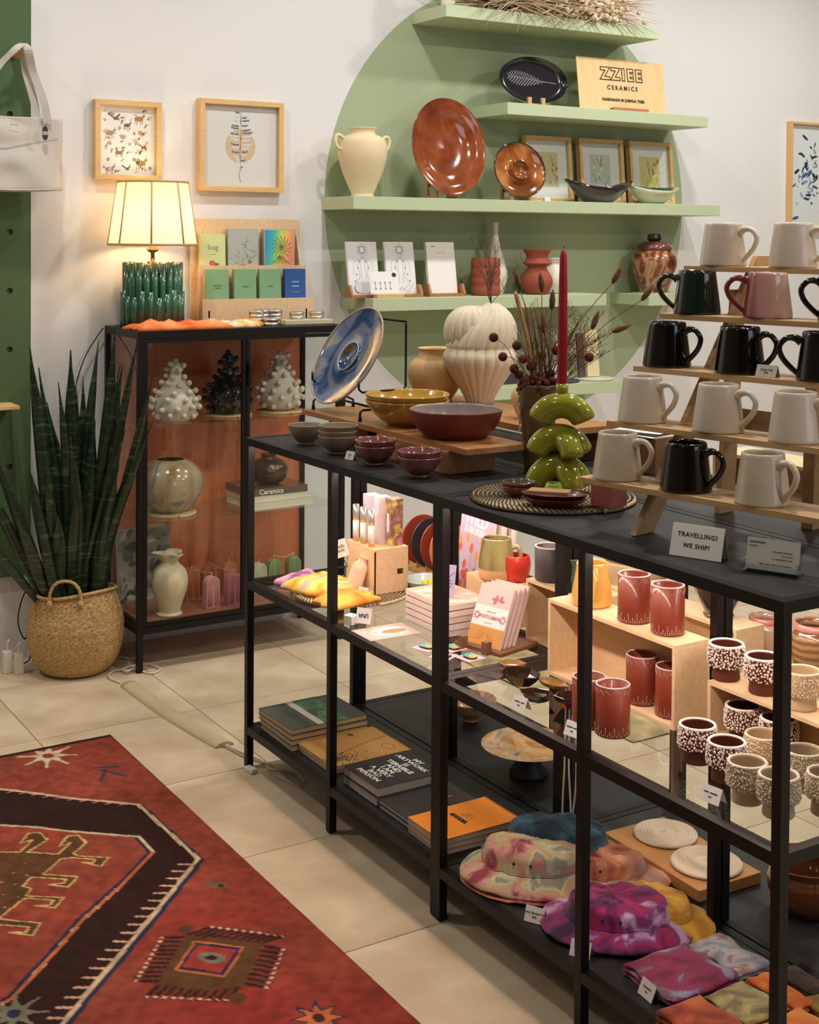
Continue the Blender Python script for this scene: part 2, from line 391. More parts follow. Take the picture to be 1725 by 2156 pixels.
for z in (.503, .838):
    g = G(); g.box(DX+.018, -.024, .014, DY-.014, z-.006, z); g.build('glass_shelf', GLASS, cb)
for k, (y0, y1) in enumerate(((.021, .3985), (.4015, DY-.021))):
    g = G(); s_ = .013
    for a in ((y0, y0+s_, .155, CH-.028), (y1-s_, y1, .155, CH-.028), (y0+s_, y1-s_, .155, .155+s_), (y0+s_, y1-s_, CH-.028-s_, CH-.028)): g.box(-.016, -.001, a[0], a[1], a[2], a[3])
    d = g.build('door', BLACK, cb)
    g = G(); g.box(-.010, -.007, y0+s_, y1-s_, .155+s_, CH-.028-s_); g.build('glass_pane', GLASS, d)
    if k: g = G(); g.box(0, .013, y0+.002, y0+.014, .965, 1.045); g.build('handle', BLACK, d, bev=.002)
# ============================================================ ON THE WALL SHELVES
CARDW = mat('card_stock', (214, 210, 206), .8)
S1, S2, S3, S4, S4B, S5 = 2.411, 2.043, 1.647, 1.256, 1.249, .882
CREAM = mat('cream_clay', (226, 208, 172), .75, bump=.1, bscale=150)
TERRA = mat('terracotta', (156, 78, 58), .8, bump=.12, bscale=120)
WHITECL = mat('white_clay', (226, 222, 206), .6)
COPPER = mat('copper_glaze', (128, 62, 30), .12, ramp=[(.3, (104, 46, 24)), (.46, (134, 62, 32)), (.58, (146, 76, 42)), (.72, (116, 52, 28))], scale=8, distort=.6, coat=1)
AMBER = mat('amber_glaze', (150, 84, 30), .1, ramp=[(.38, (110, 56, 20)), (.5, (150, 84, 34)), (.62, (190, 130, 74))], scale=6, distort=.5, coat=1)
DARKGL = mat('dark_glaze', (34, 28, 32), .1, coat=1, col2=(60, 44, 50), scale=9)
# amphora
t = thing('amphora', 'cream amphora with two small looped handles on the left end of the longest shelf', 'vase', (-1.15, 1.021, S3))
pr_ = [(.044, 0), (.046, .006), (.043, .012), (.055, .04), (.078, .095), (.094, .15), (.096, .19), (.088, .222), (.066, .238), (.05, .245), (.049, .258), (.056, .268)]
g = G(); g.lathe(vessel(pr_, .005), 40); g.build('body', CREAM, t)
for s in (-1, 1):
    g = G(); g.tube(crv([(0, s*.082, .225), (0, s*.104, .238), (0, s*.118, .232), (0, s*.12, .21), (0, s*.110, .19), (0, s*.09, .185)], 5), .0075, 10); g.build('handle', CREAM, t)
# plates on easels
def easel(t, w_, h_, m=BEECH, foot=.05):
    for s in (-1, 1):
        g = G(); g.box(-.03, foot, s*w_-.006, s*w_+.006, 0, .012); g.box(foot-.012, foot, s*w_-.006, s*w_+.006, .012, .03); g.box(-.03, -.018, s*w_-.006, s*w_+.006, .012, h_); g.build('easel_leg', m, t)
    g = G(); g.box(-.03, -.018, -w_, w_, h_*.5, h_*.5+.012); g.build('easel_bar', m, t)
def dish(name, prof, m, t, M, seg=48, rf=None, sx=1, sy=1, mats=None):
    g = G(); g.lathe(prof, seg, rf=rf, sx=sx, sy=sy); return g.build(name, mats or m, t, M=M)
t = thing('serving_plate', 'largest round copper-brown glazed plate standing on a wooden easel', 'plate', (-1.13, 1.374, S3))
easel(t, .05, .10)
R_ = .186
p1 = crv([(.0001, .006), (.05, .004), (.095, .008), (.125, .018), (.15, .032), (.178, .04), (.186, .044)], 5)
p2 = p1+[(.187, .040)]+[(r*.99, z-.007) for r, z in reversed(p1)]
dish('plate', p2, COPPER, t, T((0.015, 0, .202)) @ RY(PI/2-.16) @ Matrix.Diagonal((1.06, .93, 1, 1)), 64)
t = thing('chip_plate', 'amber glazed plate with a raised centre bowl, standing on an easel', 'plate', (-1.12, 1.728, S3))
easel(t, .045, .07)
p1 = crv([(.0001, .012), (.02, .014), (.036, .024), (.042, .034), (.045, .032), (.05, .016), (.075, .012), (.1, .016), (.124, .026), (.129, .032)], 4)
p2 = p1+[(.13, .028)]+[(r*.99, max(z-.008, 0) if r > .05 else 0) for r, z in reversed(p1)]
d = dish('plate', p2, AMBER, t, T((.01, 0, .122)) @ RY(PI/2-.2) @ Matrix.Diagonal((.9, 1.0, 1, 1)), 64)
g = G(); g.tube([(.128*math.cos(a*PI/24), .128*math.sin(a*PI/24), .031) for a in range(48)], .0028, 6, closed=True); g.build('dark_rim', DARKGL, d)
def price_card(name, label, M, w_=.036, h_=.026, body=None, acrylic=False, group=None, lines=((.2, .55), (-.18, .22))):
    t = thing(name, label, 'price card', M=M, group=group)
    q = .42
    g = G(); g.box(-w_/2, w_/2, 0, h_, -.0004, .0004, M=RX(-q)); g.box(-w_/2, w_/2, 0, h_, -.0004, .0004, M=T((0, 0, -2*h_*math.sin(q))) @ RX(q)); g.build('card', CARDW, t)
    if body: text(t, body, h_*.22, RX(-q) @ T((0, h_*.48, .0007)), INK, line=1.1)
    return t
price_card('price_card', 'small white price card in front of the leftmost botanical print', on_wall(-1.05, 1.85, S3), .03, .018)
# three framed botanicals
def botanical(kind, w_, h_):
    c = Canvas(w_, h_, .0022, (236, 234, 232)); rnd = random.Random(kind)
    iw, ih = w_*.27, h_*.30
    c.rect(-iw, iw, -ih, ih, [(214, 204, 160), (206, 208, 200), (222, 208, 140)][kind])
    for k in range(22):
        x, y = rnd.uniform(-iw*.8, iw*.8), rnd.uniform(-ih, ih*.7); a = rnd.uniform(-.6, .6)+PI/2; L_ = rnd.uniform(.01, .035)
        col = rnd.choice([(190, 196, 110), (120, 120, 90), (232, 228, 210), (160, 170, 150), (90, 84, 70), (206, 178, 70)])
        c.line([(x, y), (x+L_*math.cos(a), y+L_*math.sin(a))], rnd.uniform(.002, .006), col)
        if k % 3 == 0: c.ell(x+L_*math.cos(a), y+L_*math.sin(a), .008, .006, rnd.choice([(240, 236, 226), (214, 190, 90), (190, 120, 90)]), a)
    return c
def frame(t, w_, h_, bar, dep, m, M=Matrix(), art=None, mat_=PAPER):
    """picture frame in the local x/y plane, front towards +z, base at y=0"""
    g = G()
    def fr(pts): g.poly(pts, 0, dep)
    W2 = w_/2; b = bar
    fr([(-W2, 0), (W2, 0), (W2-b, b), (-W2+b, b)]); fr([(-W2, h_), (-W2+b, h_-b), (W2-b, h_-b), (W2, h_)][::-1][::-1])
    fr([(-W2, 0), (-W2+b, b), (-W2+b, h_-b), (-W2, h_)]); fr([(W2, 0), (W2, h_), (W2-b, h_-b), (W2-b, b)])
    g.build('frame', m, t, M=M, fix=True, bev=.0006)
    g = G(); g.box(-W2+b*.6, W2-b*.6, b*.6, h_-b*.6, dep*.2, dep*.35); g.build('mount', mat_, t, M=M)
    if art: art.build('artwork', t, M @ T((0, h_/2, dep*.35+.0006)))
    g = G(); g.box(-W2+b*.8, W2-b*.8, b*.8, h_-b*.8, dep*.72, dep*.8); g.build('glazing', GLASS, t, M=M)
for k, (y, w_, h_, lab) in enumerate([(1.990, .245, .285, 'small oak frame with yellow-green flower print, leftmost of three on the longest shelf'), (2.283, .25, .285, 'small oak frame with pale flower print, middle of three on the longest shelf'), (2.573, .255, .285, 'small oak frame with yellow print, rightmost of three on the longest shelf')]):
    t = thing('small_picture_frame', lab, 'picture frame', M=on_wall(-1.235, y, S3, .10), group='small framed botanical prints on the shelf')
    frame(t, w_, h_, .016, .03, OAK, art=botanical(k, w_-.034, h_-.034))
# black free-form dish with pointed ends
def boat(w_, d_, h_, up, base, m, t, lobes=None, inner=None, M=Matrix(), th=.005):
    g = G(); R = []; n = 40
    prof = [(0.0, 0.0), (.34, 0), (.42, .02), (.66, .35), (.86, .72), (1, 1)]
    def ring(k, z, off=0):
        o = []
        for i in range(n):
            a = 2*PI*i/n; e = abs(math.cos(a))**3; rad = k*(1+.10*e)
            o.append((rad*w_/2*math.cos(a)*(1-off), rad*d_/2*math.sin(a)*(1-off), z*h_+up*e*k**3*h_+off*0))
        return o
    rs = [ring(max(r, .001), z) for r, z in prof]+[[(p[0]*.98, p[1]*.97, p[2]) for p in ring(1, 1)]]+[[(p[0]*.95, p[1]*.94, p[2]+th) for p in ring(max(r, .001), z)] for r, z in reversed(prof[:-1])]
    g.rings(rs, 0, True, False); return g.build('dish', m, t, M=M)
t = thing('free_form_dish', 'black boat shaped dish with upswept pointed ends, in front of the framed prints', 'dish', (-1.1, 2.163, S3), PI/2)
boat(.33, .15, .066, .5, .05, DARKGL, t)
t = thing('flared_bowl', 'pale cream flared bowl at the right end of the frames', 'bowl', (-1.105, 2.475, S3), PI/2)
boat(.25, .16, .058, .35, .05, mat('pale_glaze', (206, 204, 176), .25, coat=.6), t)
t = thing('green_rim_bowl', 'shallow green glazed bowl nested in the pale flared bowl', 'bowl', (-1.105, 2.475, S3+.035), PI/2)
boat(.215, .13, .036, .2, .05, mat('green_glaze', (70, 110, 76), .2, coat=.6), t)
# shelf 2: fern plate, wooden sign
t = thing('fern_plate', 'oval black plate with grey fern leaf motif, on small wooden stand', 'plate', (-1.14, 1.823, S2))
for s in (-1, 1):
    g = G(); g.box(-.05, .045, s*.035-.009, s*.035+.009, 0, .012); g.box(.032, .045, s*.035-.009, s*.035+.009, .012, .036); g.build('easel_leg', BEECH, t, bev=.001)
p1 = crv([(.0001, .004), (.6, .004), (.84, .006), (.93, .016), (1, .026)], 4); p2 = p1+[(1.0, .022)]+[(r*.98, max(z-.006, -.002)) for r, z in reversed(p1)]
PM = T((.0, 0, .106)) @ RY(PI/2-.18)
g = G(); g.lathe([(r*.178, z) for r, z in p2], 56); d = g.build('plate', mat('black_glaze', (22, 24, 30), .16, coat=.6), t, M=PM @ Matrix.Diagonal((.56, 1, 1, 1)))
c = []
g = G()
for k in range(15):
    x = -.115+.0145*k; L_ = .05*math.sin(PI*min(1, (k+1.2)/13.5))**.7
    for s in (-1, 1):
        if k < 14: g.strip([(x, 0, 0), (x-.5*L_-.004, s*L_*.62, 0)], (.0022, s*.0006, 0), .001)
g.strip([(-.125, 0, 0), (.135, .006, 0)], (0, .0016, 0), .001)
g.build('fern_motif', mat('fern_grey', (122, 124, 134), .6), t, M=PM @ T((0, 0, .0052)) @ RZ(PI/2) @ RZ(-.10) @ T((.0, .004, 0)) @ Matrix.Diagonal((.95, 1, 1, 1)))
t = thing('wooden_sign', 'birch plywood sign with burnt lettering standing on the second shelf', 'sign', M=on_wall(-1.11, 2.305, S2+.002, .14))
g = G(); g.box(-.245, .245, 0, .232, 0, .005); g.build('board', mat('sign_ply', (220, 182, 128), .55, col2=(232, 200, 150), scale=6, stretch=(6, 1, 1)), t, bev=.0008)
BURN = mat('burnt_ink', (64, 44, 34), .8)
text(t, 'ZZIEE', .070, T((0, .163, .0054)), BURN, bold=.0062, space=1.38)
text(t, 'ZZIEE', .070, T((0, .163, .0057)), MATS['sign_ply'], bold=.0012, space=1.38, name='lettering_inner')
text(t, 'CERAMICS', .027, T((0, .104, .0054)), BURN, bold=.001, space=1.5)
text(t, 'HANDMADE IN JOSHUA TREE', .0165, T((0, .050, .0054)), BURN, bold=.0012, space=1.1)
g = G(); g.box(-.08, .12, -.002, .012, .006, .03); g.build('ledge', WALNUT, t)
# top shelf: dried grasses and vase
t = thing('white_vase', 'white vase standing at the left end of the topmost shelf', 'vase', (-1.1, 1.30+.08, S1))
g = G(); g.lathe(vessel([(.026, 0), (.028, .004), (.03, .04), (.034, .09), (.026, .14), (.02, .2), (.024, .24)], .004), 28); g.build('body', WHITECL, t)
t = thing('dried_grasses', 'bunch of dried pampas grass and cream blossoms lying on the topmost shelf', 'dried flowers', (-1.12, 1.85, S1))
rnd = random.Random(3); g = G(); g2 = G(); g3 = G()
for k in range(1100):
    x0 = Vector((rnd.uniform(-.08, .08), rnd.uniform(-.30, .32), rnd.uniform(.03, .07))); s = -1 if rnd.random() < .5 else 1
    d = Vector((rnd.uniform(-.1, .5), s*rnd.uniform(.4, 1), rnd.uniform(-.22, .45))).normalized(); L_ = rnd.uniform(.12, .30)
    P = [x0+d*L_*q+Vector((0, 0, -.10*q*q*L_*2 if abs(x0.x+d.x*L_*q) > .09 else 0)) for q in (0, .35, .7, 1)]
    for p in P: p.z = max(p.z, .006) if p.x < .1 else p.z
    (g if rnd.random() < .6 else g2).tube(P, [.0012, .0022, .0018, .0004], 4)
for k in range(1300):
    a = rnd.gauss(0, 1); p = Vector((rnd.uniform(-.05, .115), .22+a*.085, rnd.uniform(.004, .13)))
    g3.sph(p, rnd.uniform(.005, .012), 6, 4)
g.build('pampas_plumes', mat('pampas', (210, 190, 160), .9), t); g2.build('tan_stems', mat('tan_straw', (190, 162, 130), .9), t); g3.build('cream_blossoms', mat('cream_blossom', (226, 212, 184), .9, bump=.5, bscale=200), t)
for o in list(COL.objects)[-3:]: o['kind'] = 'stuff'
# shelf 4: cards and vases
def ornament(c, cx, cy, s, col, v):
    for k in range(14): c.line([(cx+.012*s*math.cos(k*PI/7), cy+.055*s+.012*s*math.sin(k*PI/7)), (cx+.022*s*math.cos(k*PI/7), cy+.055*s+.022*s*math.sin(k*PI/7))], .0016, col)
    c.ell(cx, cy+.055*s, .012*s, .012*s, col); c.ell(cx, cy+.055*s, .009*s, .009*s, (236, 236, 238))
    for q in (-1, 1):
        c.line([(cx, cy+.035*s), (cx+q*.018*s, cy+.01*s), (cx+q*.012*s, cy-.025*s), (cx+q*.03*s, cy-.05*s), (cx, cy-.07*s)], .0016, col)
        c.line([(cx, cy+.03*s), (cx+q*.03*s, cy+.02*s), (cx+q*.034*s, cy-.02*s)], .0013, col)
        c.line([(cx+q*.008*s, cy+.02*s), (cx+q*.008*s, cy-.05*s)], .0013, col)
        for k in range(4): c.ell(cx+q*(.012+.006*k)*s, cy+(.02-.02*k)*s, .003*s, .003*s, col)
    if v: c.line([(cx-.045*s, cy-.045*s), (cx-.02*s, cy-.075*s), (cx, cy-.06*s), (cx+.02*s, cy-.075*s), (cx+.045*s, cy-.045*s)], .002, col)
    else:
        c.ell(cx, cy-.062*s, .036*s, .022*s, col); c.ell(cx, cy-.058*s, .032*s, .019*s, (222, 222, 226))
    return c
for k, (y, lab, gl) in enumerate([(1.02, 'white greeting card with sun and ornament drawing, leftmost in its wooden holder', 'wooden card holder with upright side pegs under the leftmost drawing card'), (1.19, 'white greeting card with arched ornament drawing, second from the left on the shelf', 'wooden card holder under the arched ornament card'), (1.385, 'blank white notepad card standing in a wooden holder, third on the shelf', 'wooden card holder under the blank white notepad')]):
    h = thing('card_holder', gl, 'card holder', (-1.12, y, S4)); wd = .078 if k < 2 else .086
    g = G(); g.box(-.04, .03, -wd, wd, 0, .012); g.build('base', WALNUT, h, bev=.001)
    for s in (-1, 1):
        g = G(); g.poly([(-.035, .012), (.03, .012), (.012, .05), (-.005, .05)], s*wd-(.01 if s > 0 else 0), s*wd+(.01 if s < 0 else 0), ax='y'); g.build('side_peg', WALNUT, h)
    t = thing('greeting_card', lab, 'card', M=on_wall(-1.122, y, S4+.0125, .17))
    g = G(); g.box(-.067, .067, 0, .208, -.012 if k < 2 else -.016, 0); g.build('card', PAPER, t)
    if k < 2: ornament(Canvas(.13, .2, .0013, (234, 234, 238)), 0, .0, 1.3, (136, 136, 146), k).build('drawing', t, T((0, .104, .0008)))
    else:
        text(t, '~~~~~', .009, T((-.035, .19, .0006)), GREYINK); text(t, '~~~ ~~', .012, T((0, .165, .0006)), mat('light_ink', (200, 200, 205), .8))
h = thing('sign_block', 'small light wooden block holding the little white card', 'card holder', (-1.06, 1.09, S4))
g = G(); g.box(-.015, .02, -.06, .06, 0, .016); g.build('block', OAK, h, bev=.001)
t = thing('small_sign_card', 'little white card with tiny drawings in front of the drawing cards', 'card', M=on_wall(-1.058, 1.075, S4+.0165, .2, .12))
g = G(); g.box(-.07, .07, 0, .088, -.001, 0); g.build('card', PAPER, t)
c = Canvas(.13, .08, .0015, (240, 240, 240))
for k in range(4): c.line([(-.045+.024*k, -.02), (-.045+.024*k, -.003)], .003, (130, 130, 130)); c.ell(-.045+.024*k, .0, .005, .004, (150, 150, 150)); c.ell(-.045+.024*k, -.024, .006, .003, (150, 150, 150))
c.ell(.05, .03, .011, .009, (50, 46, 48)); c.build('drawing', t, T((0, .044, .0007)))
t = thing('ribbed_terracotta_pot', 'squat terracotta pot of four stacked rounded rings, beside the white bottle vase', 'pot', (-1.12, 1.587, S4))
pr_ = [(.052, 0)]+[(.058+.006*math.sin(PI*(k+.5)/5*1.0*1)*0+.0035*abs(math.sin(PI*k/6.0)), .003+.147*k/24) for k in range(25)]+[(.058, .153)]
g = G(); g.lathe(vessel(pr_, .006, raw=True), 36); g.build('body', TERRA, t)
t = thing('bottle_vase', 'tall white bottle vase with slender neck behind the terracotta rings', 'vase', (-1.2, 1.69, S4))
pr_ = [(.03, 0), (.034, .005), (.05, .05), (.052, .09), (.04, .14), (.024, .19), (.014, .24), (.012, .285), (.018, .30)]
g = G(); g.lathe(vessel(pr_, .003), 32); g.build('body', WHITECL, t)
t = thing('waisted_terracotta_vase', 'terracotta vase with round belly and flared double collar', 'vase', (-1.12, 1.85, S4))
pr_ = [(.04, 0), (.05, .01), (.066, .045), (.062, .075), (.046, .10), (.040, .115), (.058, .128), (.060, .134), (.046, .15), (.048, .165), (.058, .185), (.060, .188)]
g = G(); g.lathe(vessel(pr_, .005), 36); g.build('body', TERRA, t)
t = thing('white_round_vase', 'white round-bellied vase with flared rim right of the terracotta vase', 'vase', (-1.17, 1.965, S4))
pr_ = [(.035, 0), (.05, .01), (.066, .05), (.058, .09), (.036, .12), (.034, .13), (.046, .152)]
g = G(); g.lathe(vessel(pr_, .004), 36); g.build('body', WHITECL, t)
# marbled lidded jar on the short shelf
RAKU = mat('raku', (120, 60, 40), .18, ramp=[(.3, (38, 26, 26)), (.42, (128, 62, 44)), (.5, (190, 150, 110)), (.56, (140, 70, 56)), (.7, (54, 30, 34))], scale=8, distort=1.0, coat=.6)
t = thing('lidded_jar', 'marbled brown and black lidded jar on the short shelf', 'jar', (-1.15, 2.527, S4B+.004))
pr_ = [(.06, 0), (.064, .006), (.088, .07), (.104, .13), (.102, .16), (.08, .185), (.076, .188), (.078, .192)]
g = G(); g.lathe(vessel(pr_, .005), 40); g.build('body', RAKU, t)
g = G(); g.lathe([(.0001, .19), (.08, .19), (.084, .196), (.076, .213), (.05, .228), (.025, .232), (.0001, .232)], 40); l = g.build('lid', mat('smoked_lid', (70, 52, 56), .2, coat=.6, col2=(128, 70, 60), scale=12), t)
g = G(); g.lathe([(.0001, .232), (.022, .232), (.034, .238), (.036, .244), (.03, .25), (.033, .256), (.026, .263), (.0001, .264)], 24); g.build('knob', DARKGL, l)
t = thing('straw_nest', 'little nest of pale straw under the marbled jar', 'straw', (-1.13, 2.527, S4B)); rnd = random.Random(5); g = G()
for k in range(60):
    a = rnd.uniform(0, 2*PI); r = rnd.uniform(.06, .095); b = a+rnd.uniform(.8, 2.2)
    g.tube([(r*math.cos(a), r*math.sin(a), .0025), (r*math.cos(a)+.03*math.cos(b), r*math.sin(a)+.03*math.sin(b), .004)], .0016, 4)
o = g.build('straw', mat('straw', (226, 206, 168), .9), t); o['kind'] = 'stuff'
# lowest shelf: incense stand boards on discs (behind the bouquet)
for k, (y, lab, col, dc) in enumerate([(1.72, 'dark boxed booklet standing on the lowest shelf behind the bouquet', (56, 50, 54), None), (1.97, 'white pointed card on a dark grey disc behind the bouquet', (238, 238, 242), (66, 66, 72)), (2.16, 'cream card with small print standing on a cream disc on the lowest shelf', (226, 212, 170), (206, 204, 184))]):
    t = thing('display_card', lab, 'card', M=on_wall(-1.13, y, S5+(.012 if dc else .001), .12))
    if k == 1: g = G(); g.poly([(-.04, 0), (.06, 0), (.03, .2), (.012, .2)], 0, .004)
    elif k == 0: g = G(); g.box(-.045, .045, 0, .21, -.02, 0)
    else: g = G(); g.box(-.03, .035, 0, .2, 0, .01); g.box(-.07, -.034, 0, .19, -.01, 0, 1)
    g.build('card', [mat('card_%d' % k, col, .7), mat('brown_card', (92, 72, 62), .7)], t)
    if k == 2: text(t, '~~~~~~\n~~~~~\n~~~\n~~~~~', .009, T((.002, .14, .0105)), GREYINK)
    if dc:
        t = thing('round_coaster', 'dark grey round stand under the white pointed card' if k == 1 else 'cream round stand under the cream card', 'coaster', (-1.12, y, S5))
        g = G(); g.lathe([(.0001, 0), (.085, 0), (.09, .004), (.088, .009), (.0001, .011)], 36); g.build('disc', mat('disc_%d' % k, dc, .5), t)
# framed pictures hung on the wall
def hung(y0, y1, z0, z1, lab, art, bar=.019, dep=.036, tilt=0):
    t = thing('wall_picture', lab, 'picture', M=T((WX, (y0+y1)/2, z0)) @ RX(tilt) @ WALLM)
    frame(t, y1-y0, z1-z0, bar, dep, OAK, art=art); return t
c = Canvas(.212, .262, .0016, (244, 240, 236)); rnd = random.Random(11)
BR = [(112, 66, 50), (150, 100, 60), (176, 132, 84), (90, 60, 54), (196, 160, 120), (190, 110, 84)]
def beast(c, x, y, s, col, kind):
    if kind == 0:
        c.ell(x, y, .016*s, .008*s, col); c.ell(x+.016*s, y+.009*s, .006*s, .004*s, col, .5); c.line([(x+.01*s, y+.004*s), (x+.016*s, y+.01*s)], .005*s, col)
        for q in (-.012, -.006, .006, .012): c.line([(x+q*s, y), (x+q*s*1.1, y-.018*s)], .0024, col)
        c.line([(x+.016*s, y+.012*s), (x+.02*s, y+.022*s)], .0018, col)
    elif kind == 1: c.line([(x-.02*s, y+.01*s), (x-.006*s, y+.002*s), (x, y-.003*s), (x+.014*s, y+.008*s)], .006*s, col); c.ell(x+.002*s, y-.004*s, .008*s, .004*s, col)
    elif kind == 2: c.ell(x, y, .010*s, .0035*s, col, rnd.uniform(0, 3)); c.line([(x, y), (x+.01*s, y+.008*s)], .0016, col)
    else: c.ell(x, y, .007*s, .0075*s, col); c.ell(x, y, .0035*s, .004*s, (230, 190, 160))
for x, y, s, k, q in [(-.045, .082, 1.2, 1, 0), (.045, .08, 1.1, 0, 2), (-.065, .025, 1.1, 0, 2), (-.03, -.045, .9, 0, 1), (.052, -.08, 1.2, 0, 2), (-.065, -.105, 1., 0, 5), (.05, .03, 1, 3, 5), (.0, .055, .8, 0, 0), (.0, -.1, .9, 1, 0), (.06, -.02, .9, 1, 5), (-.07, -.07, .8, 3, 3)]: beast(c, x, y, s, BR[q], k)
for k in range(70):
    x, y = rnd.uniform(-.088, .088), rnd.uniform(-.115, .115)
    beast(c, x, y, rnd.uniform(.6, 1), rnd.choice(BR+[(200, 190, 196), (214, 196, 190)]), 2 if k % 4 else 3)
hung(-.012, .237, 1.692, 1.978, 'small oak framed print covered in little brown animals, above the lamp', c)
c = Canvas(.30, .30, .0018, (236, 230, 230)); c.ell(0, 0, .062, .064, (226, 192, 160)); rnd = random.Random(2)
c.line([(0, .13), (.002, .05), (-.002, -.03), (.003, -.08), (-.006, -.11), (.001, -.135)], .0024, (96, 92, 100))
for k in range(15):
    y = .12-.0145*k; s = .012+.034*math.sin(PI*min(1, (k+1)/14))
    for q in (-1, 1):
        L_ = s*rnd.uniform(.7, 1); yy = y+rnd.uniform(-.005, .005)
        c.ell(q*L_*.65, yy+.003, L_*.5, .0045, (104, 98, 106) if rnd.random() < .6 else (232, 228, 232), q*.12); c.ell(q*L_*.6, yy+.006, L_*.4, .002, (210, 206, 212), q*.1)
hung(.388, .732, 1.660, 2.005, 'square oak framed print of a grey tree over a tan circle', c)
c = Canvas(.45, .46, .0025, (238, 240, 243)); rnd = random.Random(4)
for k in range(70):
    x, y = rnd.gauss(-.10, .05), rnd.gauss(-.0, .08); a = rnd.uniform(0, PI)
    c.ell(x, y, rnd.uniform(.005, .025), rnd.uniform(.002, .008), rnd.choice([(30, 44, 92), (44, 96, 150), (150, 170, 220), (20, 24, 44), (60, 44, 50)]), a)
t = hung(3.505, 3.99, 1.55, 2.078, 'oak framed picture with blue and black brush marks at the right edge', c, .012, .035)
# ============================================================ CABINET CONTENTS
def spiky(loc, m, lab, cat, H_=.205, R_=.078, seed=0, knob=.0105, pos=None, coaster=True):
    t = thing('knobbed_vase', lab, 'vase', loc, group=None)
    pf = crv([(.045, 0), (.06, .012), (R_, .045), (R_*.97, .075), (R_*.76, .105), (R_*.42, .135), (R_*.29, .16), (R_*.25, H_-.01), (R_*.22, H_)], 5)
    g = G(); g.lathe([(.0001, 0)]+pf+[(.0001, H_+.002)], 32); g.build('body', m, t)
    kg = G(); kg.sph((0, 0, 0), knob, 10, 6); kg.tube([(0, 0, -.001), (-.02, 0, 0)], knob*.5, 6); km = kg.mesh('knob', m)
    rnd = random.Random(seed); zs = [.016, .045, .074, .10, .128, .152, .176, .196]; cnt = [9, 10, 9, 7, 6, 4, 3, 3]
    for i, (z, n) in enumerate(zip(zs, cnt)):
        r = np.interp(z, [q[1] for q in pf], [q[0] for q in pf])
        for k in range(n):
            a = 2*PI*(k+.5*(i % 2))/n+rnd.uniform(-.1, .1); out = .0095
            o = finish('knob', km, t, ((r+out)*math.cos(a), (r+out)*math.sin(a), z+rnd.uniform(-.004, .004)+.004)); o.rotation_euler = (0, 0, a)
    o = finish('knob', km, t, (0, 0, H_+.006)); o.rotation_euler = (0, -PI/2, 0)
    return t
BISQ = mat('bisque', (222, 212, 196), .5, bump=.08, bscale=90); BLKG = mat('gunmetal_glaze', (26, 26, 34), .12, coat=1, metal=.2)
G1, G2, G0 = .838, .503, .1685
spiky((-1.06, .215, G1), BISQ, 'matte cream knobbed vase at the left of the cabinet top shelf', 'vase')
spiky((-1.10, .435, G1+.009), BLKG, 'shiny black knobbed vase between the two cream ones in the cabinet', 'vase', seed=3, H_=.215)
spiky((-1.10, .645, G1+.009), BISQ, 'matte cream knobbed vase on a coil mat, at the right of the cabinet top shelf', 'vase', seed=5)
COIL = mat('coil', (214, 180, 136), .85, bump=.4, bscale=220)
def coilmat(name, loc, R_, lab, m=COIL, th=.004, rings=None):
    t = thing(name, lab, 'mat', loc); n = rings or int(R_/(2*th)); P = []
    for i in range(n*26): a = 2*PI*i/26; r = R_*(1-i/(n*26.))+.001; P.append((r*math.cos(a), r*math.sin(a), th))
    g = G(); g.tube(P, th, 6, flat=1); g.build('coil', m, t); return t
coilmat('coil_trivet', (-1.10, .435, G1), .085, 'tan coiled trivet under the shiny black knobbed vase')
coilmat('coil_trivet', (-1.10, .645, G1), .088, 'tan coiled trivet under the right cream knobbed vase')
t = thing('globe_vase', 'large round stoneware vase with blue drips and open top', 'vase', (-1.08, .205, G2+.011))
GLOBE = mat('globe_glaze', (170, 150, 116), .2, ramp=[(.3, (150, 104, 66)), (.45, (176, 156, 122)), (.55, (188, 176, 148)), (.64, (84, 92, 100)), (.72, (160, 130, 96))], scale=6, stretch=(1, 1, .55), distort=1.4, coat=.8)
pf = crv([(.055, 0), (.062, .005), (.094, .038), (.116, .085), (.112, .13), (.088, .165), (.058, .183), (.053, .184)], 5)
g = G(); g.lathe(vessel(pf, .005, raw=True), 48); g.build('body', GLOBE, t)
coilmat('coil_trivet', (-1.08, .205, G2), .088, 'pale coiled trivet under the round stoneware vase', mat('pale_coil', (222, 196, 140), .8), .0055)
def book(name, lab, loc, w_, d_, h_, cov, rot=0, pages=GREYPAPER, cover=.0015, group=None, M=None, cat='book'):
    t = thing(name, lab, cat, loc, rot, group, M)
    g = G(); g.box(-w_/2+.002, w_/2-.001, -d_/2+.002, d_/2-.002, cover, h_-cover); g.build('pages', pages, t)
    g = G(); g.box(-w_/2, w_/2, -d_/2, d_/2, 0, cover); g.box(-w_/2, w_/2, -d_/2, d_/2, h_-cover, h_); g.build('cover', cov, t)
    return t
WB = mat('white_book', (226, 220, 200), .6)
book('book', 'thick white book at the bottom of the pile in the cabinet', (-1.09, .60, G2), .21, .25, .03, WB, .06, pages=WB, cover=.003)
book('book', 'thin white book in the middle of the pile in the cabinet', (-1.095, .59, G2+.0302), .2, .24, .017, WB, .03, pages=mat('cream_pages', (222, 214, 190), .8))
t = thing('book', 'dark book with Ceramics on its spine, topmost of the cabinet pile', 'book', (-1.095, .588, G2+.0475), .03)
g = G(); g.box(-.1, .1, -.12, .12, 0, .026); g.build('cover', mat('brown_cover', (96, 76, 66), .25, coat=.5), t, bev=.001)
text(t, 'Ceramics', .026, T((.1004, -.03, .013)) @ RZ(PI/2) @ RX(PI/2), WHITEINK, bold=.0004)
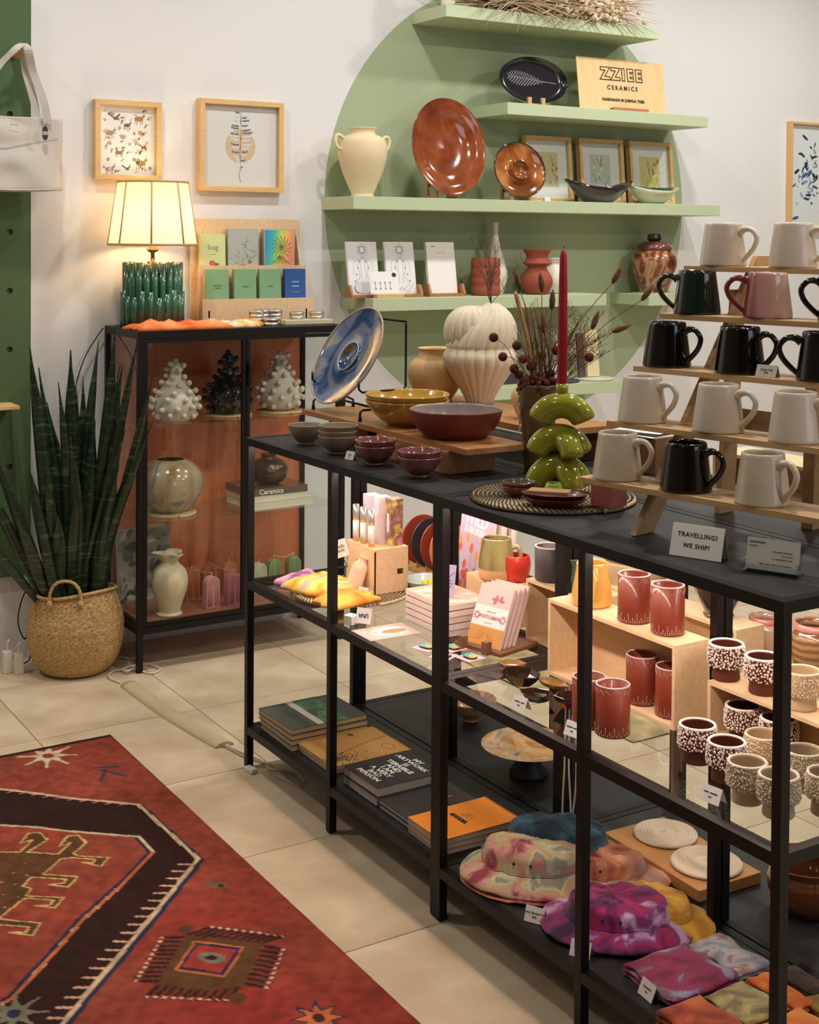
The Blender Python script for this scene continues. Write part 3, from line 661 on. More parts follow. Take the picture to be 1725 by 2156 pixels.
t = thing('bronze_vase', 'squat bronze metallic vase on top of the cabinet books', 'vase', (-1.09, .595, G2+.0738))
g = G(); g.lathe(vessel([(.035, 0), (.06, .015), (.074, .045), (.068, .07), (.045, .088), (.03, .093), (.028, .104), (.032, .108)], .004), 40); g.build('body', mat('bronze_glaze', (118, 92, 74), .28, metal=.75, col2=(84, 66, 56), scale=10), t)
t = thing('crumpled_vase', 'cream vase with crumpled folded rim on the cabinet floor', 'vase', (-.995, .17, G0))
def crump(a, z): return 1+(.0 if z < .185 else (z-.185)/.03*.28*math.sin(3*a+1)+.12*math.sin(5*a)*(z-.185)/.03)
g = G(); g.lathe(vessel([(.043, 0), (.045, .006), (.038, .014), (.044, .04), (.06, .09), (.064, .125), (.054, .158), (.034, .178), (.03, .19), (.042, .208), (.048, .218)], .004), 48, rf=crump); g.build('body', mat('cream_glazed', (222, 208, 176), .45, col2=(206, 190, 156), scale=10), t)
t = thing('canvas_print', 'grey abstract picture leaning in the cabinet behind the crumpled vase', 'picture', M=on_wall(-1.225, .17, G0, .09, .1))
c = Canvas(.21, .26, .003, (150, 150, 142)); rnd = random.Random(9)
for k in range(60): c.ell(rnd.uniform(-.1, .1), rnd.uniform(-.13, .13), rnd.uniform(.01, .04), rnd.uniform(.004, .02), rnd.choice([(56, 62, 66), (196, 194, 184), (120, 122, 118), (176, 170, 160), (90, 96, 100)]), rnd.uniform(0, 3))
g = G(); g.box(-.105, .105, 0, .26, -.012, 0); g.build('canvas', WB, t); c.build('artwork', t, T((0, .13, .0008)))
# arch candles tied in pairs by their wicks
def archpts(w_, h_, n=10): r = w_/2; return [(-r, 0), (r, 0)]+[(r*math.cos(PI*k/n), h_-r+r*math.sin(PI*k/n)) for k in range(n+1)]
def arch_candle(name, loc, m, lab, yaw=.15):
    t = thing(name, lab, 'candle', M=on_wall(loc[0], loc[1], loc[2], 0, yaw))
    g = G(); g.poly(archpts(.056, .112), -.03, 0); g.build('wax', m, t, bev=.0015)
    for k in range(5):
        w_ = .046-.009*k
        g = G(); g.tube([(-w_/2, .006, 0), (-w_/2, .112-.028, 0)]+[(w_/2*-math.cos(PI*q/10), .084+w_/2*math.sin(PI*q/10), 0) for q in range(1, 10)]+[(w_/2, .084, 0), (w_/2, .006, 0)], .0018, 6); g.build('rib', m, t)
    g = G(); g.tube([(0, .111, -.015), (.002, .124, -.014)], .0012, 5); g.build('wick', PAPER, t)
WAXP, WAXR, WAXO, WAXG, WAXW = [mat('wax_'+n, c, .45, spec=.4) for n, c in (('pink', (216, 152, 152)), ('rose', (190, 112, 124)), ('orange', (206, 122, 84)), ('green', (150, 178, 128)), ('pale', (212, 216, 190)))]
for nm, x, y, m, lab in [('arch_candle', -.995, .335, WAXP, 'light pink arch candle in the cabinet front row'), ('arch_candle', -.995, .42, WAXR, 'dusty rose arch candle next to the cabinet door frame'), ('arch_candle', -1.13, .315, WAXO, 'orange arch candle partly hidden behind the crumpled vase'), ('arch_candle', -1.15, .39, mat('wax_copper', (190, 104, 66), .45), 'darker orange arch candle in the middle of the back row'), ('arch_candle', -1.16, .475, WAXO, 'orange arch candle behind the rose candle'), ('arch_candle', -1.09, .565, WAXW, 'pale cream-green arch candle, first of the green ones'), ('arch_candle', -1.12, .64, WAXG, 'sage green arch candle in the middle of the green ones'), ('arch_candle', -1.12, .722, mat('wax_sage', (138, 170, 120), .45), 'sage green arch candle nearest the cabinet right side')]:
    arch_candle(nm, (x, y, G0), m, lab)
for a, b, lab in [((-1.13, .315), (-.995, .335), 'white wick thread joining the orange and light pink candles'), ((-1.15, .39), (-.995, .42), 'white wick thread joining the darker orange and rose candles'), ((-1.12, .64), (-1.12, .722), 'white wick thread joining the two sage candles')]:
    g = G(); A = Vector((a[0]-.014, a[1], G0+.124)); B = Vector((b[0]-.014, b[1], G0+.124)); Mi = (A+B)/2-Vector((0, 0, .012)); g.tube(crv([A, Mi, B], 4), .001, 5); tag(g.build('wick_thread', PAPER), lab, 'thread')

# ============================================================ ON THE CABINET
CT = CH
CER = mat('teal_glaze', (48, 104, 78), .22, ramp=[(.34, (22, 52, 46)), (.5, (44, 96, 72)), (.66, (86, 130, 98))], scale=16, stretch=(1, 1, .35), coat=.7)
lamp = thing('table_lamp', 'table lamp with green tubular ceramic base and lit panelled shade', 'lamp', (-1.12, .152, CT+.002))
g = G(); g.lathe([(.0001, 0), (.088, 0), (.088, .21), (.0001, .215)], 32); g.build('base_core', CER, lamp)
for k in range(22):
    a = 2*PI*k/22; h0 = 0; h1 = .225+.004*math.sin(k*2.1)
    g = G(); g.lathe([(.0001, 0), (.0125, 0), (.0125, h1), (.009, h1+.001), (.008, h1-.01), (.0001, h1-.01)], 12); g.build('tube', CER, lamp, loc=(.094*math.cos(a), .094*math.sin(a), 0))
for k in range(22):
    a = 2*PI*(k+.5)/22; h1 = .118+.014*math.sin(k*1.7)
    g = G(); g.lathe([(.0001, 0), (.0115, 0), (.0115, h1), (.0085, h1+.001), (.0075, h1-.01), (.0001, h1-.01)], 12); g.build('tube', CER, lamp, loc=(.101*math.cos(a), .101*math.sin(a), 0))
BRASS = mat('brass', (190, 150, 90), .25, metal=1)
g = G(); g.lathe([(.0001, .215), (.03, .215), (.03, .221), (.008, .224), (.007, .262), (.02, .268), (.022, .274), (.012, .28), (.012, .32), (.0001, .32)], 24); g.build('neck', BRASS, lamp)
g = G(); g.lathe([(.0001, .322), (.02, .326), (.032, .355), (.03, .385), (.018, .40), (.0001, .405)], 20); g.build('bulb', mat('bulb', (255, 240, 210), .3, emit=(255, 214, 160), estr=30), lamp)
def shade_mat():
    m = bpy.data.materials.new('lamp_shade'); m.use_nodes = True; nt = m.node_tree; N = nt.nodes; L = nt.links; N.remove(N['Principled BSDF'])
    d = N.new('ShaderNodeBsdfDiffuse'); d.inputs[0].default_value = (*lin((250, 240, 220)), 1); tr = N.new('ShaderNodeBsdfTranslucent'); tr.inputs[0].default_value = (*lin((255, 236, 200)), 1)
    mx = N.new('ShaderNodeMixShader'); mx.inputs[0].default_value = .6; L.new(d.outputs[0], mx.inputs[1]); L.new(tr.outputs[0], mx.inputs[2]); L.new(mx.outputs[0], N['Material Output'].inputs[0]); return m
SH = shade_mat(); NS = 8
def oct_(r, z, off=PI/8): return [(r*math.cos(off+2*PI*k/NS), r*math.sin(off+2*PI*k/NS), z) for k in range(NS)]
b0, b1 = oct_(.155, .292), oct_(.123, .512)
for k in range(NS):
    j = (k+1) % NS; g = G(); R = []
    for q in range(7):
        f = q/6; R.append([Vector(b0[k]).lerp(Vector(b0[j]), s).lerp(Vector(b1[k]).lerp(Vector(b1[j]), s), f)*1.0 for s in (0, .25, .5, .75, 1)])
    for row in R:
        for i, p in enumerate(row): pp_ = math.sin(PI*i/4)*.009; n_ = Vector((p.x, p.y, 0)).normalized(); row[i] = p+n_*pp_
    v = [p for row in R for p in row]; f_ = [(r*5+i, r*5+i+1, (r+1)*5+i+1, (r+1)*5+i) for r in range(6) for i in range(4)]
    g.add(v, f_, 0, True); g.build('shade_panel', SH, lamp)
    g = G(); g.tube([b0[k], b1[k]], .0036, 6); g.build('shade_rib', mat('shade_trim', (196, 168, 130), .8), lamp)
for ring in (b0, b1):
    g = G(); q = []
    for k in range(NS): a, b = Vector(ring[k]), Vector(ring[(k+1) % NS]); q += [a.lerp(b, s)+Vector((a.lerp(b, s).x, a.lerp(b, s).y, 0)).normalized()*math.sin(PI*s)*.009 for s in (0, .25, .5, .75)]
    g.tube(q, .0045, 6, closed=True); g.build('shade_trim_band', MATS['shade_trim'], lamp)
pl = bpy.data.lights.new('bulb_light', 'POINT'); pl.energy = 15; pl.color = lin((255, 208, 150)); pl.shadow_soft_size = .035; po = bpy.data.objects.new('bulb_light', pl); COL.objects.link(po); po.location = (-1.12, .152, CT+.002+.365)
bpy.data.objects['bulb'].visible_shadow = True
# plywood display rack with booklets
rk = thing('booklet_rack', 'stepped plywood display rack behind the seed packets on the cabinet', 'rack', (-1.165, .59, CT))
g = G(); g.box(-.105, -.098, -.235, .215, 0, .39); g.build('back_board', PLY, rk)
g = G(); g.box(-.06, -.054, -.222, .222, 0, .215); g.build('middle_board', PLY, rk)
g = G(); g.box(-.012, -.006, -.225, .232, 0, .092); g.build('front_board', PLY, rk)
for s in (-.2, .2):
    g = G(); g.poly([(-.098, 0), (-.006, 0), (-.006, .05), (-.05, .18), (-.098, .36)], s-.003, s+.003, ax='y'); g.build('side_board', PLY, rk)
for z, x0, x1 in ((.205, -.098, -.06), (.082, -.054, -.012)):
    g = G(); g.box(x0, x1, -.2, .2, z-.1, z-.094); g.build('ledge', PLY, rk)
def booklet(y, z, x, w_, h_, art, lab, n=1, th=.004, ink=None, cat='booklet', txt=()):
    t = thing('booklet', lab, cat, M=on_wall(x, y, z, .05))
    g = G(); g.box(-w_/2, w_/2, 0, h_, -th, 0); g.build('cover', art[0], t, bev=.0008)
    if art[1]: art[1].build('cover_print', t, T((0, h_/2, .0007)))
    for s, sz, yy, mm in txt: text(t, s, sz, T((0, yy, .0012)), mm)
    return t
LG, GG, BL = mat('lime_cover', (206, 216, 156), .6), mat('green_cover', (124, 168, 128), .6), mat('blue_cover', (40, 84, 156), .6)
c = Canvas(.1, .135, .0016, (208, 218, 158)); c.ell(.004, -.044, .020, .006, (86, 96, 60)); c.ell(-.004, -.04, .0125, .011, (214, 96, 84))
z2 = CT+.20; z1 = CT+.088
booklet(.43, z2-.005, -1.228, .102, .137, (LG, c), 'lime green booklet reading bug with a red ladybird drawing', th=.02, txt=[('bug', .03, .088, mat('sage_ink', (120, 150, 110), .7)), ('~~~ ~~~~', .006, .062, mat('sage_ink', (0, 0, 0)))])
c = Canvas(.12, .15, .0016, (172, 180, 172)); rnd = random.Random(3)
for k in range(26):
    x, y = rnd.gauss(.015, .022), rnd.uniform(-.07, .03); a = rnd.uniform(.2, 2.9); c.line([(x, y), (x+.018*math.cos(a), y+.018*math.sin(a))], .002, rnd.choice([(96, 112, 100), (120, 134, 124)]))
c.ell(-.0, -.064, .012, .009, (196, 92, 76)); c.ell(.026, -.046, .009, .007, (190, 84, 70))
booklet(.552, z2-.005, -1.226, .124, .158, (mat('grey_cover', (166, 174, 166), .5), c), 'grey booklet with a leafy sprig and red berries in a clear sleeve', th=.018)
c = Canvas(.12, .15, .0016, (255, 255, 255)); sx = (c.X+.06)/.12+.25*(c.Y/.15)*-1; st = [0, .25, .45, .7, .9, 1.2]; cs = np.array([(40, 150, 190), (70, 180, 170), (190, 210, 90), (236, 180, 90), (236, 140, 110), (226, 120, 180)], float)
for q in range(3): c.C[..., q] = np.interp(sx, st, cs[:, q])
rnd = random.Random(8)
for k in range(16): a = k*.42+.3; c.line([(.008, .01), (.008+.02*math.cos(a), .01+.02*math.sin(a)), (.008+.042*math.cos(a+.5), .01+.042*math.sin(a+.5))], .003, (84, 110, 70))
for k in range(8): c.line([(.0, -.02), (-.03+.01*k, -.05-.003*(k % 3))], .003, (96, 110, 70))
booklet(.703, z2-.005, -1.226, .128, .158, (mat('grey_cover', (0, 0, 0)), c), 'rainbow coloured booklet with dark leafy plant, in a clear sleeve', th=.022)
for k, (y, lab) in enumerate([(.428, 'green pocket booklet, leftmost of the front row of the rack'), (.54, 'green pocket booklet, second in the front row of the rack'), (.643, 'green pocket booklet, third in the front row beside the blue one')]):
    booklet(y, z1-.002, -1.180, .09, .116, (GG, None), lab, th=.018, txt=[(('~~~~~~~~\n~~~~~', '~~~~~~', '~~~~~')[k], .009, .052, mat('dark_green_ink', (84, 120, 88), .7))])
booklet(.748, z1-.002, -1.180, .088, .116, (BL, None), 'blue pocket booklet at the right end of the rack', th=.018, txt=[('~~~~\n~~~~', .015, .058, mat('sky_ink', (150, 196, 232), .6)), ('~~ ~~~~~~', .007, .028, MATS['sky_ink'])])
# cloths on the cabinet
def cloth(name, lab, loc, w_, d_, h_, m, rot=0, seed=0, nx=30, ny=16, cat='cloth', fold=.006, hem=None, layers=1, group=None, amp=1, freq=9, drape=None):
    t = thing(name, lab, cat, loc, rot, group)
    for q in range(layers):
        g = G(); z0 = h_/layers*q; top = []; bot = []
        for j in range(ny+1):
            for i in range(nx+1):
                u, v = i/nx, j/ny; x, y = (u-.5)*w_, (v-.5)*d_
                n = noise.noise(Vector((x*freq+seed, y*freq+q*3.1, seed*1.7))); n2 = noise.noise(Vector((x*freq*3+seed, y*freq*2, q+seed)))
                ex = noise.noise(Vector((v*3+seed, q, 0)))*.05*w_*(u-.5)*2; ey = noise.noise(Vector((u*3+seed, q, 7)))*.12*d_*(v-.5)*2
                e = min(1, min(u, 1-u, v, 1-v)*6); h = z0+(h_/layers)*(.35+.65*e**.5)+fold*(n*e+.4*n2*e)*amp
                X_, Y_ = x+ex, y+ey; dz = drape(X_, Y_) if drape else 0
                top.append((X_, Y_, max(h, z0+.001)+dz)); bot.append((X_, Y_, z0+.0002+dz))
        def ix(i, j): return j*(nx+1)+i
        n_ = len(top); f = [(ix(i, j), ix(i+1, j), ix(i+1, j+1), ix(i, j+1)) for j in range(ny) for i in range(nx)]
        fb = [tuple(n_+k for k in reversed(q_)) for q_ in f]; ed = [ix(i, 0) for i in range(nx)]+[ix(nx, j) for j in range(ny)]+[ix(i, ny) for i in range(nx, 0, -1)]+[ix(0, j) for j in range(ny, 0, -1)]
        fs = [(ed[k], n_+ed[k], n_+ed[(k+1) % len(ed)], ed[(k+1) % len(ed)]) for k in range(len(ed))]
        g.add(top+bot, f+fb+fs, 0, True); g.build('fabric', m if not isinstance(m, list) else m[q % len(m)], t)
    return t
ORC = mat('orange_cloth', (226, 104, 48), .9, ramp=[(.3, (206, 78, 34)), (.5, (236, 122, 62)), (.7, (244, 168, 112))], scale=9, bump=.3, bscale=600)
def dr(x, y): return -.10*max(0, -(y+.165))**1.0*.9 if y < -.165 else 0
cloth('orange_cloth', 'orange crinkled cloth heaped along the front left of the cabinet top', (-.995, .205, CT), .13, .35, .026, ORC, 0, 2, fold=.018, layers=1, freq=22)
cloth('mustard_cloth', 'mustard and cream folded cloth beside the orange one', (-1.0, .415, CT), .12, .15, .022, mat('mustard_cloth', (206, 156, 86), .9, ramp=[(.35, (190, 132, 66)), (.5, (222, 184, 120)), (.65, (240, 228, 200))], scale=18, bump=.3, bscale=600), 0, 4, fold=.012, freq=26)
cloth('ochre_cloth', 'small ochre cloth behind the white price card on the cabinet', (-1.045, .485, CT), .07, .10, .022, mat('ochre_cloth', (222, 158, 84), .9), 0, 6, fold=.01, freq=24)
price_card('price_card', 'white price card leaning at the front edge of the cabinet top', on_wall(-.947, .388, CT+.0005), .042, .026)
# tins
TIN = mat('tin', (206, 200, 192), .42, metal=1, bump=.05, bscale=200)
def tin(loc, lab, r=.027, h_=.027):
    t = thing('round_tin', lab, 'tin', loc, group=None)
    g = G(); g.lathe([(.0001, 0), (r-.001, 0), (r, .002), (r, h_*.5), (.0001, h_*.5)], 28); g.build('base', TIN, t)
    g = G(); g.lathe([(r*.99, h_*.5+.0005), (r+.001, h_*.52), (r+.001, h_-.002), (r-.001, h_), (r-.004, h_-.0015), (.0001, h_-.0015)], 28); g.build('lid', TIN, t); return t
for x, y, z, lab in [(-1.06, .528, 0, 'bottom tin of the left pair stacked on the cabinet'), (-1.06, .528, .0275, 'top tin of the left pair stacked on the cabinet'), (-1.09, .566, 0, 'bottom tin of the stack behind the front single tin'), (-1.09, .566, .0275, 'top tin of the stack behind the front single tin'), (-1.085, .615, 0, 'bottom tin of the right pair beside the wooden tray'), (-1.085, .615, .0275, 'top tin of the right pair beside the wooden tray'), (-1.015, .566, 0, 'single tin standing in front of the stacked tins')]:
    tin((x, y, CT+z), lab)
t = thing('wooden_tray', 'pale wooden tray block at the right end of the cabinet top', 'tray', (-1.06, .724, CT))
g = G(); g.box(-.045, .045, -.098, .098, 0, .017); g.build('block', mat('pale_wood', (206, 200, 168), .6, col2=(196, 186, 150), scale=8, stretch=(1, 6, 1)), t, bev=.002)
tin((-1.075, .70, CT+.0172), 'left tin standing on the pale wooden tray'); tin((-1.075, .783, CT+.0172), 'right tin standing on the pale wooden tray')
# ============================================================ TABLE TOP (z = .93)
TZ = .93
GREYCL = mat('grey_stoneware', (136, 120, 104), .5, col2=(150, 134, 116), scale=30, bump=.1, bscale=200)
MAUVE = mat('mauve_glaze', (126, 78, 82), .16, col2=(150, 98, 98), scale=14, coat=.8)
YEL = mat('yellow_glaze', (178, 138, 48), .14, col2=(194, 154, 64), scale=18, coat=.9, detail=5)
RED = mat('red_clay', (122, 50, 34), .55, bump=.06, bscale=200)
CLAY = mat('raw_clay', (176, 136, 96), .8)
def bowlprof(rb, r, h, t=.0035, foot=.004): return vessel([(rb, 0), (rb+.001, foot), (rb+(r-rb)*.45, h*.34), (rb+(r-rb)*.80, h*.66), (r, h)], t, floor=.007)
def bowl(name, lab, loc, rb, r, h, m, inner=None, group=None, foot=True, t_=.0035):
    t = thing(name, lab, 'bowl', loc, random.uniform(0, 3), group)
    p = bowlprof(rb, r, h, t_); k = p.index(max(p, key=lambda q: q[1]))
    g = G(); g.lathe(p[:k+1], 44); 
    g.lathe(p[k:], 44, mi=1 if inner else 0); g.build('body', [m, inner or m], t)
    if foot: g = G(); g.lathe([(.0001, -.0002), (rb+.0015, -.0002), (rb+.003, .004), (rb+.001, .0045)], 32); g.build('foot', CLAY, t)
    return t
x, y = ctr(.209, .082, .02); bowl('bowl', 'single grey stoneware bowl at the left corner of the shelf top', (x, y, TZ), .02, .0485, .053, GREYCL)
x, y = ctr(.393, .081, .02)
for k, lab in enumerate(['bottom bowl of the stack of three grey stoneware bowls', 'middle bowl of the stack of three grey stoneware bowls', 'top bowl of the stack of three grey stoneware bowls']): bowl('bowl', lab, (x+.001*k, y, TZ+.0135*k), .02, .053, .047, GREYCL)
for (a, b, lab) in [(.587, .081, 'left stack of two mauve bowls'), (.787, .085, 'right stack of two mauve bowls')]:
    x, y = ctr(a, b, .02)
    for k, n in enumerate(('lower bowl of the ', 'upper bowl of the ')): bowl('bowl', n+lab, (x, y, TZ+.0145*k), .02, .053, .047, MAUVE)
bd = thing('display_board', 'long warm wooden board on a block, carrying the yellow and red bowls', 'board', (0, 0, TZ))
g = G(); g.box(.335, .857, .170, .350, .055, .0695); g.build('board', WALNUT, bd, bev=.0008)
g = G(); g.box(.45, .785, .162, .30, 0, .0548); g.build('support_block', WALNUT, bd, bev=.0008)
bd = thing('display_board', 'wooden board under the blue plate stand at the left end', 'board', (0, 0, TZ))
g = G(); g.box(.008, .3345, .172, .40, .055, .0695); g.build('board', WALNUT, bd, bev=.0008)
g = G(); g.box(.10, .32, .21, .36, 0, .0548); g.build('support_block', WALNUT, bd, bev=.0008)
bd = thing('display_board', 'rear wooden board under the ribbed shell vase', 'board', (0, 0, TZ))
g = G(); g.box(.05, .815, .435, .665, .073, .0895); g.build('board', WALNUT, bd, bev=.0008)
for x0 in (.10, .74):
    g = G(); g.box(x0, x0+.045, .46, .64, 0, .0728); g.build('support_block', mat('dark_wood', (70, 44, 30), .5) if x0 > .5 else WALNUT, bd)
for k, (n) in enumerate(('lower yellow glazed bowl of the nested pair on the board', 'upper yellow glazed bowl, nested in the lower one on the board')):
    t = thing('bowl', n, 'bowl', (.43, .268, TZ+.0697+.0155*k)); p = vessel([(.05, 0), (.053, .003), (.078, .02), (.101, .046), (.1125, .066)], .004, floor=.006)
    g = G(); g.lathe(p, 64); g.build('body', YEL, t)
t = thing('bowl', 'large red clay bowl with pale grey glazed inside on the board', 'bowl', (.672, .262, TZ+.0697))
p = vessel([(.072, 0), (.078, .002), (.096, .021), (.11, .045), (.1165, .068)], .004, floor=.006); k = p.index(max(p, key=lambda q: q[1]))
g = G(); g.lathe(p[:k+1], 64); g.lathe(p[k:], 64, mi=1); g.build('body', [RED, mat('grey_inside', (150, 140, 138), .3, coat=.4)], t)
# blue plate on wire stand
def wire(pts, r=.0032, close=False): g = G(); g.tube(pts, r, 8, closed=close); return g
st = thing('wire_plate_stand', 'black wire plate stand on the left wooden board', 'stand', (0, 0, TZ+.0697))
A, B = Vector((.030, .198, 0)), Vector((.322, .186, 0))
for k, P in enumerate((A, B)):
    n_ = Vector((0, 1, 0)); 
    g = wire([P, P+Vector((0, 0, .024)), P+Vector((.0, .008, .030)), P+n_*.11+Vector((0, 0, .030)), P+n_*.13+Vector((0, 0, .02)), P+n_*.13]); g.build('foot_wire', BLACK, st)
    H0 = P+Vector((0, .012, .0)); 
    g = wire([P+Vector(q) for q in ((0, -.004, .108), (0, -.004, .086), (0, .006, .078), (0, .133, .080), (0, .142, .088), (0, .142, .256), (0, .142, .264))]); g.build('hook_wire', BLACK, st)
    for q in (P, P+n_*.13): g = G(); g.lathe([(.0001, 0), (.005, 0), (.005, .012), (.0001, .013)], 10); g.build('rubber_foot', BLACK, st, loc=tuple(q))
g = wire([A+Vector((0, .142, .264)), B+Vector((0, .142, .264))]); g.build('cross_wire', BLACK, st)
g = wire([A+Vector((0, .06, .030)), B+Vector((0, .06, .030))]); g.build('cross_wire', BLACK, st)
BLUEG = mat('blue_glaze', (60, 96, 150), .08, ramp=[(.38, (150, 126, 100)), (.43, (96, 112, 136)), (.48, (36, 60, 108)), (.56, (44, 78, 128)), (.62, (120, 124, 130)), (.68, (160, 140, 116))], scale=5.5, distort=.5, coat=1, detail=5)
t = thing('blue_plate', 'large blue glazed plate with tan rim tilted on the black wire stand', 'plate')
t.matrix_world = basis((.134, .250, 1.160), (1, .018, 0), (-.009, .497, .867), (.0156, -.867, .497)) @ T((0, 0, -.03))
R_ = .150; p1 = crv([(.0001, .006), (.025, .008), (.036, .014), (.042, .026), (.045, .027), (.048, .020), (.09, .018), (.13, .026), (.145, .031), (R_, .033)], 4)
p2 = p1+[(R_, .030)]+[(r*.99, z-.007 if r > .06 else -.0) for r, z in reversed(p1)]
g = G(); g.lathe(p2, 72); g.build('plate', BLUEG, t)
g = G(); g.tube([(R_*math.cos(a*PI/36), R_*math.sin(a*PI/36), .032) for a in range(72)], .0028, 6, closed=True); g.build('tan_rim', mat('tan_rim', (176, 152, 124), .3, coat=.4), t)
g = G(); g.tube([(.0435*math.cos(a*PI/24), .0435*math.sin(a*PI/24), .027) for a in range(48)], .0016, 6, closed=True); g.build('well_rim', mat('pale_rim', (176, 196, 206), .2), t)
# shell vase
SHELL = mat('shell_bisque', (214, 202, 178), .62, bump=.06, bscale=90)
t = thing('shell_vase', 'large cream ribbed double shell vase holding thin twigs', 'vase', (.275, .605, TZ+.0897), math.radians(55))
def rib(n, amp, ph=0): return lambda a, z: 1-amp*(1-abs(math.sin(n*a/2+ph))**.6)
g = G()
pf = crv([(.036, 0), (.040, .006), (.054, .035), (.080, .075), (.102, .110), (.1075, .135), (.100, .152), (.097, .160), (.101, .172), (.1035, .195), (.0985, .222), (.080, .25), (.055, .270), (.034, .281), (.024, .286), (.0165, .285), (.012, .27)], 6)
R = []; nn = 288
for r, z in pf:
    row = []
    for i in range(nn):
        a = 2*PI*i/nn; k = rib(22, .06)(a, z) if z < .282 else 1; f = max(0, min(1, (z-.165)/.10)); x = r*k*math.cos(a); y = r*k*math.sin(a)
        row.append((x*(1-.24*f)+.034*f, y*(1-.10*f), z))
    R.append(row)
g.rings(R, 0, True, False); g.build('ribbed_body', SHELL, t)
g = G(); R = []; nn = 220
for k in range(34):        # left lobe: a ribbed dome whose ribs sweep round into the crease
    f = k/33; th = PI*(.28+.72*f); r = .073*math.sin(th)**.75+.001; zc = .213-.066*math.cos(th)
    R.append([(-.038+r*.98*math.cos(a)*(1-.085*(1-abs(math.sin(9*a+1.6*f))**.6))+.016*f, r*1.12*math.sin(a)*(1-.085*(1-abs(math.sin(9*a+1.6*f))**.6)), zc) for a in [2*PI*i/nn for i in range(nn)]])
g.rings(R, 0, True, True); g.build('side_lobe', SHELL, t)
rnd = random.Random(12); tw = thing('twigs', 'thin dark branching twigs standing in the ribbed shell vase', 'twigs', (.292, .63, 1.295))
g = G()
for k in range(9):
    d = Vector((rnd.uniform(-.7, .7), rnd.uniform(-.7, .7), 1)).normalized(); P = [Vector((0, 0, .01))]; L_ = rnd.uniform(.09, .2)
    for q in range(6): P.append(P[-1]+d*L_/6+Vector((rnd.uniform(-.008, .008), rnd.uniform(-.008, .008), 0)))
    g.tube(P, .0008, 4)
    for q in range(2, 7):
        for s in range(2): e = (d+Vector((rnd.uniform(-1, 1), rnd.uniform(-1, 1), rnd.uniform(-.2, .8)))).normalized(); g.tube([P[q], P[q]+e*.018, P[q]+e*.03+Vector((rnd.uniform(-.01, .01), rnd.uniform(-.01, .01), .006))], .0007, 3)
tag(g.build('twig', mat('twig', (84, 66, 52), .9), tw), kind='stuff')
x, y = .135, .545
t = thing('combed_vase', 'round tan vase with combed lines and wide neck behind the yellow bowls', 'vase', (x, y, TZ+.0897))
pf = [(.042, 0), (.05, .006), (.072, .04), (.083, .075), (.076, .105), (.056, .125), (.050, .132), (.049, .145), (.054, .15)]
g = G(); g.lathe(vessel(pf, .004), 120, rf=lambda a, z: 1-.012*abs(math.sin(24*a))); g.build('body', mat('buff_clay', (206, 168, 112), .7, col2=(216, 182, 130), scale=10), t)
t = thing('small_round_vase', 'small round tan vase behind the brown flower pot', 'vase', (.60, .535, TZ+.0897))
g = G(); g.lathe(vessel([(.02, 0), (.026, .004), (.042, .04), (.042, .065), (.026, .09), (.018, .097), (.02, .104)], .004), 36); g.build('body', MATS['buff_clay'], t)
# tall pot with dried bouquet
POT = mat('olive_brown', (84, 62, 32), .35, ramp=[(.35, (60, 40, 22)), (.55, (98, 76, 34)), (.7, (66, 40, 24))], scale=16, detail=6, coat=.4)
PX, PY = .862, .374
t = thing('flower_pot', 'tall brown mottled tapered pot holding the dried bouquet', 'pot', (PX, PY, TZ))
g = G(); g.lathe(vessel([(.032, 0), (.034, .004), (.038, .08), (.044, .15), (.051, .212)], .004), 40); g.build('body', POT, t)
for k, z in enumerate((.19, .172, .154, .136, .118, .1)):
    g = G(); g.box(-.001, .001, -.006, .006, -.0065, .0065); a = math.radians(214); r = .0445+.0045*(z-.1)/.1*1.2+.002; g.build('white_mark', WHITEINK, t, M=T((r*math.cos(a), r*math.sin(a), z)) @ RZ(a))
bq = thing('dried_bouquet', 'dried bouquet of bunny tail grasses, brown seed balls and twigs in the brown pot', 'dried flowers', (PX, PY, TZ+.2))
rnd = random.Random(21)
STEM = mat('stem', (122, 92, 56), .9); TAIL = mat('bunny_tail', (74, 48, 30), .95, col2=(116, 84, 52), scale=120, bump=.9, bscale=300); BALL = mat('seed_ball', (92, 34, 24), .9, bump=1, bscale=260); TWG = mat('russet_twig', (104, 62, 40), .9)
VR = Vector((.53, .85, 0)); VB = Vector((-.85, .53, 0))      # spread of the bunch
def bp(r, z, d=0): return VR*r+VB*d+Vector((0, 0, z))
for (r, z, ang) in [(-.055, .26, -.25), (.005, .255, -.1), (.028, .215, .05), (.012, .155, 0), (.185, .275, .5), (.250, .235, .65), (.135, .165, .35), (.200, .145, 1.2)]:
    d = rnd.uniform(-.05, .05); tip = bp(r, z, d); base = bp(rnd.uniform(-.015, .03), -.03, 0)
    dirv = (VR*math.sin(ang)+Vector((0, 0, math.cos(ang)))).normalized(); P = [base, base.lerp(tip, .5)+Vector((0, 0, .03)), tip-dirv*.02]
    g = G(); g.tube(crv(P, 4), .0011, 5); g.tube([tip-dirv*.022, tip-dirv*.014, tip, tip+dirv*.014, tip+dirv*.027], [.002, .0062, .0076, .0056, .0012], 10, mi=1)
    g.build('bunny_tail', [STEM, TAIL], bq)
